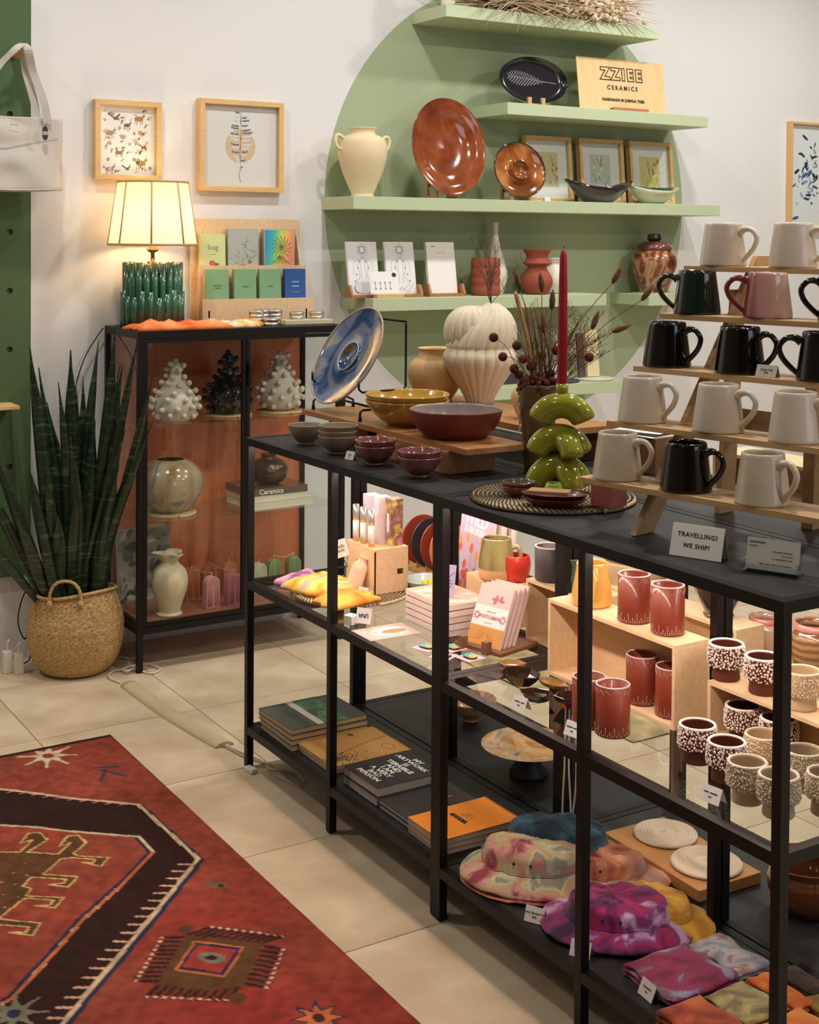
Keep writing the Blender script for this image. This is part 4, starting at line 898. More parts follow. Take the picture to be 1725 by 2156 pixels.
for (r, z) in [(-.110, .12), (-.085, .07), (-.052, .098), (-.04, .07), (-.048, .03), (.01, .075), (.04, .09), (.118, .075), (-.02, .05), (-.06, .045), (-.035, .018), (.0, .02), (.03, .03)]:
    d = rnd.uniform(-.03, .03); tip = bp(r, z+.005, d); base = bp(rnd.uniform(-.02, .02), -.03, 0)
    g = G(); g.tube(crv([base, base.lerp(tip, .6)+Vector((0, 0, .03)), tip], 4), .0009, 5); g.sph(tip, .0115, 12, 8, mi=1); g.build('seed_ball', [STEM, BALL], bq)
g = G()
for k in range(120): a = rnd.uniform(0, 2*PI); r = rnd.uniform(.005, .05); g.sph((r*math.cos(a), r*math.sin(a), rnd.uniform(-.005, .028)), rnd.uniform(.004, .009), 6, 4)
tag(g.build('dark_blossoms', BALL, bq), kind='stuff')
g = G()
for k in range(62):
    s = rnd.uniform(.0, 1); r = rnd.uniform(-.07, .02) if rnd.random() < .3 else rnd.uniform(.02, .19); z = rnd.uniform(.06, .22); tip = bp(r, z, rnd.uniform(-.06, .06)); base = bp(rnd.uniform(-.02, .03), -.03, 0)
    mid = base.lerp(tip, .5)+Vector((rnd.uniform(-.01, .01), rnd.uniform(-.01, .01), .015)); g.tube([base, mid, tip], .0008, 3)
    for q in range(5):
        p = mid.lerp(tip, rnd.random()); e = Vector((rnd.uniform(-1, 1), rnd.uniform(-1, 1), rnd.uniform(.1, 1))).normalized(); g.tube([p, p+e*.012, p+e*.024+Vector((0, 0, .004))], .0006, 3)
for k in range(5): P = [bp(-.01+.01*k, -.02), bp(-.025+.012*k, .08), bp(-.045+.012*k, .19)]; g.tube(crv(P, 4), [.002]*8+[.0012], 5)
tag(g.build('fine_twigs', TWG, bq), kind='stuff')
g = G(); P = crv([bp(-.004, -.02), bp(-.02, .08), bp(-.042, .17), bp(-.058, .235)], 5); g.tube(P, [.0025+.003*min(1, i/6) for i in range(len(P)-1)]+[.002], 8); g.build('grass_plume', mat('grass_plume', (176, 142, 90), .95, bump=1, bscale=200), bq)
# woven mats
WOV, DST = mat('seagrass', (206, 186, 148), .9, bump=.6, bscale=160, col2=(178, 156, 118), scale=60), mat('dark_stitch', (58, 40, 30), .9)
def woven(loc, R_, lab, th=.0048):
    t = thing('woven_mat', lab, 'mat', loc); n = int(R_/(th*2.1)); g = G(); P = []
    for i in range(n*40): a = 2*PI*i/40; r = R_-th-(i/40)*th*2.06; P.append((max(r, .001)*math.cos(a), max(r, .001)*math.sin(a), th)); 
    g.tube(P, th, 6); tag(g.build('coil', WOV, t), kind='stuff'); g = G()
    for k in range(n):
        rr = R_-th-(k+.5)*th*2.06; m_ = max(6, int(2*PI*rr/.0115))
        for q in range(m_):
            a = 2*PI*q/m_+.37*k; da = .0045/max(rr, .01)
            R = []
            pts = [(-1.0, .3), (-.75, .85), (0, 1.14), (.75, .85), (1.0, .3)]
            g.strip([((rr+u*th*1.02)*math.cos(a+da*u), (rr+u*th*1.02)*math.sin(a+da*u), th+v*th-.0002) for u, v in pts], (-.0019*math.sin(a), .0019*math.cos(a), 0), .0012)
    tag(g.build('stitching', DST, t), kind='stuff'); return t
MX, MY = 1.148, .197
woven((MX, MY, TZ), .183, 'round woven seagrass mat under the green candle holder')
# green arch candle holder
GRN = mat('green_ceramic', (136, 140, 24), .09, col2=(154, 158, 44), scale=12, coat=1)
CX_, CY_ = 1.128, .238
ch_ = thing('candle_holder', 'glossy olive green candle holder of stacked ceramic arches', 'candle holder', (CX_, CY_, TZ+.0104))
def arch_seg(Ro, rt, z0, yaw, dx=0, span=1.30):
    g = G(); P = []; rr = []
    for k in range(29):
        a = (k/28*2-1)*span; f = abs(k/28*2-1); P.append((Ro*math.sin(a)+dx, 0, z0+Ro*math.cos(a))); rr.append(rt*(1-.05*f*f) if f < .96 else rt*.86)
    g.tube(P, rr, 24, flat=.92); g.xf(RZ(yaw)); return g
YW = math.radians(50)
g = arch_seg(.052, .0300, .136, YW, 0, 1.2); g.build('top_arch', GRN, ch_)
g = arch_seg(.050, .0295, .070, YW+.12, -.006, 1.28); g.build('middle_arch', GRN, ch_)
g = arch_seg(.046, .0285, .066, YW-1.0, .004, 1.25); g.build('cross_arch', GRN, ch_)
g = arch_seg(.050, .0295, .0045, YW+.1, -.006, 1.42); g.build('bottom_arch', GRN, ch_)
g = arch_seg(.044, .0280, .0045, YW-1.0, .004, 1.42); g.build('cross_arch', GRN, ch_)
g = G(); g.lathe([(.0001, .212), (.0135, .212), (.0135, .236), (.0105, .236), (.0105, .222), (.0001, .222)], 24); g.build('socket', GRN, ch_)
t = thing('taper_candle', 'tall dark red taper candle in the green holder', 'candle', (CX_, CY_, TZ+.0104+.2225))
g = G(); g.lathe([(.0001, 0), (.0103, 0), (.0112, .02), (.0108, .12), (.0092, .24), (.0078, .292), (.0055, .303), (.0015, .308), (.0001, .308)], 24); g.build('wax', mat('red_wax', (158, 22, 38), .42, spec=.5), t)
g = G(); g.tube([(0, 0, .306), (.001, 0, .314)], .0012, 5); g.build('wick', mat('burnt_ink', (0, 0, 0)), t)
# dishes on the mat
REDG = mat('oxblood', (108, 46, 36), .3, coat=.4)
for k, lab in enumerate(('lower small round red dish on the woven mat', 'upper small round red dish with grey inside on the woven mat')):
    x, y = ctr(1.143, .112, .022); bowl('dish', lab, (x, y, TZ+.0106+.0085*k), .02, .0375, .021, REDG, mat('lilac_inside', (120, 100, 100), .15, coat=.8), foot=False)
for k, lab in enumerate(('lower oval red dish at the front edge of the woven mat', 'upper oval red dish holding the wrapped soap')):
    x, y = ctr(1.275, .105, .03); t = thing('oval_dish', lab, 'dish', (x, y, TZ+.0106+.010*k), math.radians(42)); p = vessel([(.034, 0), (.037, .002), (.05, .008), (.06, .016)], .003, floor=.004)
    g = G(); g.lathe(p, 48, sx=1.15, sy=.68); g.build('body', REDG, t)
x, y = ctr(1.275, .105, .03)
t = thing('wrapped_soap', 'kraft paper wrapped soap bar lying in the oval red dish', 'soap', (x-.01, y-.004, TZ+.0106+.0145), math.radians(42))
g = G(); g.box(-.043, .043, -.02, .02, 0, .017); g.build('wrapper', mat('kraft', (168, 130, 92), .8, bump=.3, bscale=80), t, bev=.002)
t = thing('glass_tealight', 'small green glass tealight cup behind the wrapped soap', 'candle holder', (1.195, .165, TZ+.0106))
g = G(); g.lathe(vessel([(.012, 0), (.02, .006), (.021, .02), (.015, .034)], .003), 24); g.build('glass_cup', mat('green_glass', (150, 180, 70), .05, coat=1), t)
t = thing('ribbed_cube_candle', 'pink ribbed cube candle under the corner of the mug rack', 'candle', (1.305, .225, TZ+.0106), math.radians(12))
g = G(); s_ = .0265; n_ = 9; pts = []
for e in range(4):
    for k in range(n_*2):
        u = -s_+2*s_*k/(n_*2); dd = s_+(.0015 if k % 2 else 0); pts.append((Vector((u, -dd, 0)) @ Matrix.Rotation(-e*PI/2, 3, 'Z')).to_2d())
g.poly([tuple(p) for p in pts], 0, .056); g.build('wax', mat('pink_wax', (190, 112, 98), .5), t)

# ============================================================ MUG RACK
RF = Vector((1.514, .087, TZ)); RA = math.radians(10.7)
RM = Matrix.Translation(RF) @ RZ(RA)
RKW = mat('rack_ply', (190, 152, 106), .5, col2=(206, 172, 126), scale=7, stretch=(1, 8, 8), detail=5)
rk = thing('mug_rack', 'five-tier stepped plywood rack holding the mugs', 'rack', M=RM)
RL = .78; ROW = [(0, .099), (.083, .202), (.166, .306), (.249, .410), (.332, .508)]
for k, (yo, z) in enumerate(ROW):
    g = G(); g.box(-.113, -.113+RL, yo, yo+.105, z-.011, z); g.build('slat', RKW, rk, bev=.0006)
for xo in (0, .43):
    g = G(); a = .75
    def lean(z, y0): return y0+a*z
    pts = [(0, 0), (.060, 0), (.060+a*.575, .575), (.0+a*.575, .575)]
    pts = [(.02, 0), (.078, 0), (.078+a*.53, .53), (.02+a*.53, .53)]
    # notch for every slat
    g.poly(pts, xo, xo+.012, ax='x'); g.build('front_leg', RKW, rk, bev=.0006)
    g = G(); g.poly([(.315, 0), (.365, 0), (.40, .46), (.36, .46)], xo-.016, xo-.003, ax='x'); g.build('rear_leg', RKW, rk, bev=.0006)
g = G(); g.poly([(.325, 0), (.37, 0), (.37, .30), (.335, .30)], .180, .205, ax='x'); g.build('rear_post', RKW, rk)
g = G(); g.box(-.05, .55, .365, .378, .17, .215); g.build('rear_rail', RKW, rk)
for xo in (0, .43):
    g = G(); g.lathe([(.0001, 0), (.006, 0), (.006, .006), (.0001, .006)], 10); g.build('rubber_foot', BLACK, rk, loc=(xo+.006, .03, -.0002))
SPK = mat('speckle_white', (216, 207, 188), .3, col2=(198, 184, 160), scale=26, detail=8, coat=.5, bump=.05, bscale=120)
WMUG = mat('warm_white_glaze', (222, 213, 198), .32, col2=(210, 198, 180), scale=9, detail=6, coat=.4)
BMUG = mat('black_mug_glaze', (7, 6, 9), .1, spec=.4, coat=.6, col2=(12, 8, 12), scale=9, stretch=(1, 1, .2))
GMUG = mat('green_mug_glaze', (20, 36, 28), .1, coat=.7, ramp=[(.4, (8, 14, 13)), (.55, (18, 48, 34)), (.7, (12, 28, 24))], scale=9, stretch=(1, 1, .3))
PMUG = mat('pink_mug_glaze', (196, 140, 132), .16, coat=.9, ramp=[(.0, (120, 34, 46)), (.17, (140, 52, 64)), (.32, (200, 146, 140)), (.8, (220, 188, 172))], grad=(7, 7, 0))
def mug(loc, m, lab, hand, r0=.0485, r1=.0375, h=.0885, name='mug', dist=.042):
    t = thing(name, lab, 'mug', loc, 0)
    prof = crv([(r0-.002, .0), (r0, .003), (r0-.001, .014), ((r0+r1)/2, h*.55), (r1, h)], 5)
    g = G(); g.lathe(vessel(prof, .0038, floor=.006, raw=True), 48); g.build('body', m, t)
    g = G(); g.lathe([(.0001, -.0003), (r0-.0035, -.0003), (r0-.0008, .0022), (r0-.001, .0045)], 40); g.build('unglazed_foot', mat('raw_foot', (190, 150, 108), .8), t)
    c, s = math.cos(hand), math.sin(hand); path = crv([(r1+.0015, h*.79), (r1+.013, h*.865), (r1+.029, h*.85), (r1+dist-.001, h*.68), (r1+dist-.006, h*.46), (r1+.022, h*.27), (r0-.004, h*.12)], 5)
    n_ = len(path); rr = [.0095-.004*min(1, i/(n_*.28)) if i < n_*.28 else .0055 for i in range(n_)]
    g = G(); g.tube([(x*c, x*s, z) for x, z in path], rr, 10, flat=.9); g.build('handle', m, t); return t
def rackp(x, y, k): p = RM @ Vector((x, y, ROW[k][1]+.0004)); return tuple(p)
HR = math.radians(12)          # handles point to the right in the photo
hr, hl = math.radians(14), math.radians(222)
for k, x, m, lab, hd in [(0, -.052, SPK, 'speckled white mug at the left end of the bottom rack tier', hr), (0, .110, BMUG, 'glossy black mug in the middle of the bottom rack tier', hr), (0, .275, SPK, 'speckled white mug at the right of the bottom rack tier', math.radians(0)),
    (1, -.058, WMUG, 'plain white mug at the left end of the second tier from below', hr), (1, .122, WMUG, 'plain white mug in the middle of the second tier from below', hr), (1, .288, WMUG, 'plain white mug cut by the right edge of the photo, second tier from below', hr),
    (2, -.062, BMUG, 'glossy black mug at the left end of the middle tier', hr), (2, .112, BMUG, 'glossy black mug on the middle tier, beside the price card', hr), (2, .292, BMUG, 'glossy black mug cut by the right edge on the middle tier', hl),
    (3, -.050, GMUG, 'dark green glazed mug with its handle to the left', hl), (3, .118, PMUG, 'pink and crimson mug with its handle to the left', hl), (3, .285, BMUG, 'black mug at the right edge beside the pink mug', hl),
    (4, -.045, WMUG, 'white mug at the left of the top rack tier', hr), (4, .122, WMUG, 'white mug at the right of the top rack tier', hr)]:
    mug(rackp(x, ROW[k][0]+.0445, k), m, lab, hd)
price_card('price_card', 'white price card beside the black mug on the middle rack tier', RM @ T((.190, .166+.012, .3065)) @ RZ(.1) @ FRONTM, .042, .024, 'Classic Mug\n$38')
# signs on the table
t = thing('table_sign', 'white tent card reading TRAVELLING? WE SHIP! on the black shelf top', 'sign', M=T((1.712, .0825, TZ)) @ RZ(math.radians(22)) @ FRONTM)
g = G(); g.box(-.0495, .0495, 0, .058, -.0004, .0004, M=RX(-.3)); g.box(-.0495, .0495, 0, .058, -.0004, .0004, M=T((0, 0, -.0345)) @ RX(.3)); g.build('card', PAPER, t)
text(t, 'TRAVELLING?', .0115, RX(-.3) @ T((0, .039, .0006)), INK, bold=.0002, space=1.12); text(t, 'WE SHIP!', .0115, RX(-.3) @ T((0, .020, .0006)), INK, bold=.0002, space=1.12)
t = thing('card_stand', 'clear acrylic stand with a stack of business cards on the black shelf top', 'card stand', M=T((1.857, .120, TZ)) @ RZ(math.radians(24)) @ FRONTM)
AC = glass('acrylic', (236, 242, 242), .9)
g = G(); g.box(-.048, .048, .0, .002, -.03, .012); g.box(-.048, .048, .0, .014, .010, .012); g.box(-.048, .048, .0, .05, -.012, -.010, M=RX(-.25)); g.box(-.048, -.0465, 0, .02, -.01, .012); g.box(.0465, .048, 0, .02, -.01, .012); g.build('stand', AC, t)
g = G(); g.box(-.044, .044, .003, .056, -.008, .006, M=RX(-.25)); g.build('card_stack', mat('grey_card', (206, 202, 196), .8), t)
for s, sz, x, y, al in [('~~~~~~~', .008, -.040, .049, 'LEFT'), ('~~~~~~~~', .0035, -.040, .0425, 'LEFT'), ('~~~~~~~~ ~~~~~~~~', .004, .036, .036, 'RIGHT'), ('~~ ~~~ ~~~~', .0034, .036, .030, 'RIGHT'), ('~~ ~~~~~~~~~~~ ~~~~', .0036, .036, .024, 'RIGHT'), ('~~~~ ~~~~ ~~~~ ~~ ~~~ ~~~~~~', .0040, .036, .014, 'RIGHT')]:
    text(t, s, sz, RX(-.25) @ T((x, y, .0064)), GREYINK, align=al, bold=.0001)
t = price_card('price_card', 'tiny clear price tag beside the grey bowls', T((.478, .066, TZ)) @ RZ(.35) @ FRONTM, .028, .022, '~~~~\n~~')
# crates and papers at the back of the table top
def crate(name, lab, loc, L_, D_, H_, th=.008, rot=0, back=True, front_open=True):
    t = thing(name, lab, 'crate', loc, rot)
    g = G(); g.box(0, L_, 0, D_, H_-th, H_); g.build('top_board', PLY, t, bev=.0005)
    g = G(); g.box(0, L_, 0, D_, 0, th); g.build('bottom_board', PLY, t, bev=.0005)
    for x in (0, L_-th): g = G(); g.box(x, x+th, 0, D_, th, H_-th); g.build('side_board', PLY, t, bev=.0005)
    if back: g = G(); g.box(th, L_-th, D_-.004, D_, th, H_-th); g.build('back_board', PLY, t)
    return t
crate('wooden_crate', 'open birch crate on the table behind the mug rack', (1.22, .60, TZ), .55, .11, .085)
t = thing('card_box', 'brown box with loose white cards on top, behind the mug rack', 'box', (.90, .585, TZ), .1)
g = G(); g.box(0, .13, 0, .10, 0, .085); g.build('box', mat('brown_box', (120, 84, 60), .7), t)
for k in range(3):
    t = thing('loose_card', ['lowest loose white card on the brown box', 'middle loose dark-edged card on the brown box', 'topmost loose white card on the brown box'][k], 'card', (.89, .58, TZ+.0852+.003*k), .1+.12*k)
    g = G(); g.box(0, .13, 0, .09, 0, .0014); g.build('card', [PAPER, mat('black_card', (46, 42, 44), .7), PAPER][k], t)
# ============================================================ GLASS SHELF LEVEL (z = .534)
GZ = .5302
# left unit -------------------------------------------------------------
woven((.275, .185, GZ), .166, 'round woven seagrass mat on the glass shelf under the plywood box')
def dye_(name, ramp, scale): return mat(name, ramp[0][1], .9, ramp=ramp, scale=scale, distort=.6, bump=.25, bscale=500)
TD1 = mat('tiedye_yellow', (240, 200, 90), .9, ramp=[(.2, (150, 74, 150)), (.32, (224, 180, 170)), (.45, (240, 224, 120)), (.56, (246, 196, 80)), (.68, (240, 140, 50))], scale=9, distort=1, bump=.2, bscale=500)
TDO = mat('tiedye_orange', (246, 160, 60), .9, ramp=[(.3, (240, 130, 40)), (.6, (250, 190, 90))], scale=10, bump=.2, bscale=500)
cloth('folded_scarf', 'purple and pink tie-dye scarf end at the far left corner of the glass shelf', (.115, .125, GZ+.0005), .10, .13, .022, dye_('tiedye_violet', [(.25, (120, 50, 130)), (.45, (190, 120, 180)), (.6, (226, 186, 180)), (.75, (150, 60, 140))], 16), .3, 9, fold=.008, freq=16, cat='scarf')
cloth('folded_scarf', 'yellow tie-dye scarf folded on the woven mat', (.245, .120, GZ+.0102), .17, .16, .030, TD1, .25, 3, fold=.012, freq=16, cat='scarf')
cloth('folded_scarf', 'orange tie-dye scarf folded in front of the plywood box', (.385, .115, GZ+.0102), .10, .15, .022, TDO, .2, 8, fold=.012, freq=18, cat='scarf')
bx = thing('plywood_box', 'plywood gift box with round opening on the woven mat, bottles on top', 'box', (.212, .208, GZ+.0103))
g = G()
# front face with a round hole
hx, hz, hr_ = .075, .048, .033; W_, H_ = .152, .114; n_ = 32
def holed(g, W_, H_, cx, cz, r, y0, y1):
    inn = []; out = []
    for k in range(n_):
        a = 2*PI*(k+.5)/n_; c, s = math.cos(a), math.sin(a); inn.append((cx+r*c, cz+r*s))
        kx = ((W_-cx) if c > 0 else -cx)/c if abs(c) > 1e-6 else 9; kz = ((H_-cz) if s > 0 else -cz)/s if abs(s) > 1e-6 else 9; k_ = min(kx, kz); out.append((cx+k_*c, cz+k_*s))
    corners = [(0, 0), (W_, 0), (W_, H_), (0, H_)]
    for y, fl in ((y0, 0), (y1, 1)):
        g.add([(x, y, z) for x, z in out]+[(x, y, z) for x, z in inn], [(k, (k+1) % n_, n_+(k+1) % n_, n_+k) for k in range(n_)])
        for k in range(n_):
            a, b = out[k], out[(k+1) % n_]
            if abs(a[0]-b[0]) > 1e-6 and abs(a[1]-b[1]) > 1e-6:
                q = min(corners, key=lambda c: (c[0]-(a[0]+b[0])/2)**2+(c[1]-(a[1]+b[1])/2)**2); g.add([(a[0], y, a[1]), (q[0], y, q[1]), (b[0], y, b[1])], [(0, 1, 2)])
    g.add([(x, y0, z) for x, z in inn]+[(x, y1, z) for x, z in inn], [(k, (k+1) % n_, n_+(k+1) % n_, n_+k) for k in range(n_)])
holed(g, W_, H_, hx, hz, hr_, 0, .006); g.build('front_board', PLY, bx, fix=True)
for nm, a in (('back_board', (0, .152, .100, .106, 0, .114)), ('side_board', (0, .006, .006, .1, 0, .114)), ('top_board', (0, .152, 0, .106, .114, .120))):
    g = G(); g.box(*a); g.build(nm, PLY, bx)
g = G(); g.box(.146, .152, .006, .1, 0, .046); g.box(.146, .152, .006, .072, .046, .062); g.box(.146, .152, .092, .1, .046, .062); g.box(.146, .152, .006, .1, .062, .114); g.build('side_board', PLY, bx)
g = G(); g.box(.0, .152, -.004, .0, 0, .009); g.build('ledge', PLY, bx)
BXZ = GZ+.0103+.1202
for k, (x, y, lab, c0, c1) in enumerate([(.248, .266, 'lilac perfume box, leftmost of three on the plywood box', (196, 180, 226), (226, 220, 236)), (.288, .276, 'sky blue perfume box, middle of three on the plywood box', (160, 184, 236), (240, 224, 226)), (.330, .290, 'pink floral perfume box, rightmost of three on the plywood box', (222, 150, 170), (116, 84, 70))]):
    t = thing('perfume_box', lab, 'box', (x, y, BXZ), -.12)
    m = mat('pbox_%d' % k, c0, .35, ramp=[(.3, c0), (.5, c1), (.62, (214, 176, 210) if k < 2 else (236, 200, 110)), (.72, (90, 84, 120) if k < 2 else (92, 72, 56))], scale=22 if k == 2 else 8, detail=4, coat=.3)
    g = G(); g.box(-.018, .018, -.018, .018, 0, .126); g.build('carton', m, t, bev=.0008)
    g = G(); g.box(-.006, .006, -.0188, -.018, .035, .085); g.build('paper_label', PAPER, t)
AMB = mat('perfume', (206, 134, 60), .05, coat=1, col2=(226, 160, 84), scale=30)
for k, (x, y, lab) in enumerate([(.238, .223, 'roll-on perfume bottle, leftmost of three on the plywood box'), (.278, .223, 'roll-on perfume bottle, middle of three on the plywood box'), (.324, .222, 'roll-on perfume bottle, rightmost of three on the plywood box')]):
    t = thing('perfume_bottle', lab, 'bottle', (x, y, BXZ))
    g = G(); g.lathe([(.0001, 0), (.0075, 0), (.0085, .002), (.0085, .064), (.0065, .068), (.0001, .068)], 20); g.build('glass_tube', AMB, t)
    g = G(); g.lathe([(.0088, .066), (.0092, .067), (.0092, .100), (.0001, .101)], 20); g.build('cap', mat('silver', (196, 194, 192), .3, metal=.6), t)
    g = G(); g.lathe([(.0087, .010), (.0088, .010), (.0088, .058), (.0087, .058)], 14); g.xf(RZ(2)); g.build('paper_label', PAPER, t)
t = thing('shelf_sign', 'tilted white card reading Locally Made clipped left of the plywood box', 'sign', M=T((.205, .19, GZ+.105)) @ RZ(.75) @ FRONTM @ RZ(.35))
g = G(); g.box(-.024, .024, -.024, .024, 0, .001); g.build('card', PAPER, t); text(t, 'Locally\nMade', .0125, T((0, 0, .0013)), GREYINK, bold=.0002, line=.9)
g = G(); g.tube([(0, -.018, 0), (.004, -.05, -.004), (.006, -.092, -.004)], .0012, 5); g.build('clip_wire', BLACK, t)
t = thing('fabric_pouch', 'small cream twisted fabric pouch leaning on the plywood box opening', 'pouch', (.300, .178, GZ+.012), (-.22, .25, .2))
g = G(); g.lathe(crv([(.0001, 0), (.022, 0), (.026, .006), (.025, .05), (.024, .07), (.014, .084), (.013, .092), (.017, .098), (.001, .092)], 4), 36, rf=lambda a, z: 1+.05*math.sin(5*a+40*z)+.08*(z > .07)*math.sin(7*a), sy=.7); g.build('fabric', mat('cream_linen', (226, 204, 184), .85, bump=.3, bscale=300), t)
price_card('price_card', 'white price card at the front corner of the plywood box', T((.352, .178, GZ+.0105)) @ RZ(.4) @ FRONTM, .032, .022, '~~~~\n~~')
# plate rack with upright plates
rk = thing('plate_rack', 'wooden dowel rack holding upright ceramic discs on the rear glass shelf', 'rack', (.10, .50, GZ))
g = G(); g.box(-.02, .262, -.05, .05, 0, .010); g.build('base', BEECH, rk)
for k in range(6):
    for s in (-1, 1): g = G(); g.lathe([(.0001, .01), (.004, .01), (.004, .085), (.0001, .087)], 10); g.build('dowel', BEECH, rk, loc=(.012+.05*k, s*.03, 0))
for k, (c, lab) in enumerate([((150, 60, 44), 'rust red ceramic disc, first in the dowel rack'), ((50, 50, 60), 'charcoal ceramic disc, second in the dowel rack'), ((134, 54, 36), 'dark red ceramic disc, third in the dowel rack'), ((196, 130, 90), 'tan ceramic disc with pale rim, fourth in the dowel rack'), ((216, 176, 130), 'sand coloured ceramic disc, last in the dowel rack')]):
    t = thing('ceramic_disc', lab, 'plate', (.137+.05*k, .50, GZ+.0105+.073), (0, PI/2-.10, 0))
    r = .072; g = G(); g.lathe([(.0001, 0), (r*.9, 0), (r, .004), (r, .007), (r*.93, .005), (.0001, .005)], 40); g.build('plate', mat('disc_c%d' % k, c, .3, coat=.4), t)
x, y = .365, .372
t = thing('pale_blue_bowl', 'wide pale blue glazed bowl behind the pink boxes', 'bowl', (x, y, GZ))
g = G(); g.lathe(vessel([(.03, 0), (.034, .003), (.048, .016), (.062, .034)], .0035, floor=.005), 44); g.build('body', mat('pale_blue', (186, 204, 206), .2, coat=.6), t)
t = thing('enamel_flower', 'small yellow and black flower ornament in the pale blue bowl', 'ornament', (.392, .362, GZ+.026))
for k in range(6):
    g = G(); g.sph((.012*math.cos(k), .012*math.sin(k), .006), .009, 10, 5, sc=(1, 1, .6)); g.build('petal', mat('yellow_petal', (240, 206, 40), .4), t)
g = G(); g.sph((0, 0, .0), .014, 12, 6, sc=(1, 1, .6)); g.build('centre', MATS['black_glaze'], t)
# stack of shallow pink boxes with clear lids
PKB = mat('pink_box', (226, 170, 164), .5, col2=(236, 196, 186), scale=40)
for k in range(5):
    t = thing('gift_box', ['lowest', 'second', 'middle', 'fourth', 'topmost'][k]+' shallow pink box of the stack behind the front post', 'box', (.665+.002*(k % 2), .245, GZ+.0156*k), .02*(k % 2)-.01)
    g = G(); g.box(-.093, .093, -.062, .062, 0, .0125); g.build('tray', PKB, t, bev=.0008)
    g = G(); g.box(-.095, .095, -.064, -.0625, .002, .0152); g.box(-.095, .095, .0625, .064, .002, .0152); g.box(-.095, -.0935, -.0625, .0625, .002, .0152); g.box(.0935, .095, -.0625, .0625, .002, .0152); g.build('rim', mat('white_rim', (240, 226, 220), .3), t)
    if k == 4:
        g = G(); g.box(-.0935, .0935, -.0625, .0625, .0130, .0140); g.build('print_layer', mat('blossom_print', (240, 206, 196), .3, ramp=[(.35, (240, 216, 206)), (.55, (232, 160, 130)), (.66, (240, 200, 190))], scale=22), t)
t = thing('wild_card', 'small lilac card with a branch drawing standing on the pink boxes', 'card', M=T((.690, .222, GZ+.079)) @ RZ(.7) @ FRONTM @ RX(-.3))
g = G(); g.box(-.022, .022, 0, .078, -.001, 0); g.build('card', mat('lilac_card', (178, 172, 206), .5), t)
g = G(); g.strip([(-.02, .015, .0006), (-.004, .04, .0006), (.02, .06, .0006)], (.0008, 0, 0), .0004); g.strip([(-.004, .04, .0006), (-.012, .055, .0006)], (.0008, 0, 0), .0004); g.build('branch_drawing', INK, t); text(t, '~~~\n~~~~~\n~~~', .007, T((.008, .032, .0006)), mat('violet_ink', (80, 74, 120), .7), line=.85)
# magazine
t = thing('magazine', 'upright magazine titled WILD SUBURBIA with orange flowers on a lilac cover', 'magazine', M=T((.455, .455, GZ)) @ RZ(math.radians(-6)) @ FRONTM @ RX(-.10))
c = Canvas(.175, .245, .002, (206, 186, 214)); rnd = random.Random(31)
c.C[..., 0] += 18*(c.Y/.12); c.rect(-.09, .09, .10, .13, (228, 150, 150))
for k in range(26):
    x, y = rnd.uniform(-.085, .085), rnd.uniform(-.12, -.0); c.line([(x, y-.05), (x, y)], .003, (110, 150, 110)); c.ell(x, y, .009, .014, rnd.choice([(236, 110, 70), (240, 160, 60), (220, 90, 90)]), rnd.uniform(-.5, .5))
for k in range(5): c.ell(rnd.uniform(-.08, .08), rnd.uniform(.0, .03), .008, .012, (244, 170, 60))
g = G(); g.box(-.0875, .0875, 0, .245, -.012, 0); g.build('pages', mat('magazine_paper', (226, 214, 214), .4), t); c.build('cover', t, T((0, .1225, .0008)), PRINTG)
text(t, 'WILD', .052, T((0, .200, .0012)), WHITEINK, bold=.0012, sx=1.0); text(t, 'SUBURBIA', .026, T((0, .168, .0012)), WHITEINK, bold=.0006, sx=1.05)
for k in range(2):
    t = thing('magazine', ['white edged magazine standing behind the lilac one', 'second white edged magazine, rearmost of the three upright ones'][k], 'magazine', M=T((.468+.014*k, .478+.020*k, GZ)) @ RZ(math.radians(-5+2*k)) @ FRONTM @ RX(-.12)); g = G(); g.box(-.09, .09, 0, .25, -.008, 0); g.build('pages', MATS['magazine_paper'], t)
# flat print and enamel pins
t = thing('art_print', 'pink print with an orange poppy lying flat at the shelf edge', 'print', (.642, .082, GZ), -.02)
c = Canvas(.100, .140, .0016, (240, 176, 176)); c.ell(.0, .01, .034, .052, (246, 206, 206)); c.ell(.0, .014, .026, .040, (250, 222, 220)); c.ell(.004, .02, .016, .034, (232, 130, 84)); c.line([(-.02, -.05), (-.006, -.02), (.01, -.06)], .005, (190, 180, 120)); c.ell(-.018, -.05, .008, .006, (236, 236, 200))
g = G(); g.box(-.05, .05, -.07, .07, 0, .0008); g.build('sheet', PAPER, t); c.build('artwork', t, T((0, 0, .0014)))
def pin(x, y, rot, lab):
    t = thing('enamel_pin', lab, 'pin', (x, y, GZ+.0001), rot)
    g = G(); g.box(-.026, .026, -.026, .026, 0, .0008); g.build('backing_card', mat('pink_card', (242, 178, 190), .6), t)
    g = G(); g.lathe([(.0001, .0022), (.020, .0022), (.020, .0045), (.0001, .0045)], 32, sx=1, sy=.68); g.build('badge_rim', mat('pin_black', (40, 44, 50), .3), t)
    c = Canvas(.036, .024, .0009, (90, 170, 160)); c.ell(.006, .002, .010, .007, (240, 186, 70)); c.ell(-.008, -.002, .007, .005, (70, 190, 180)); c.ell(.012, -.005, .006, .004, (236, 150, 80))
    c.build('badge_enamel', t, T((0, 0, .0049)), PRINTG)
pin(.800, .100, .3, 'oval enamel pin on a pink card, nearest the poppy print'); pin(.835, .150, .1, 'oval enamel pin on a pink card, behind the nearest one'); pin(.875, .098, .5, 'oval enamel pin on a pink card beside the front post'); pin(.915, .145, .1, 'oval enamel pin on a pink card, rightmost by the card rack')
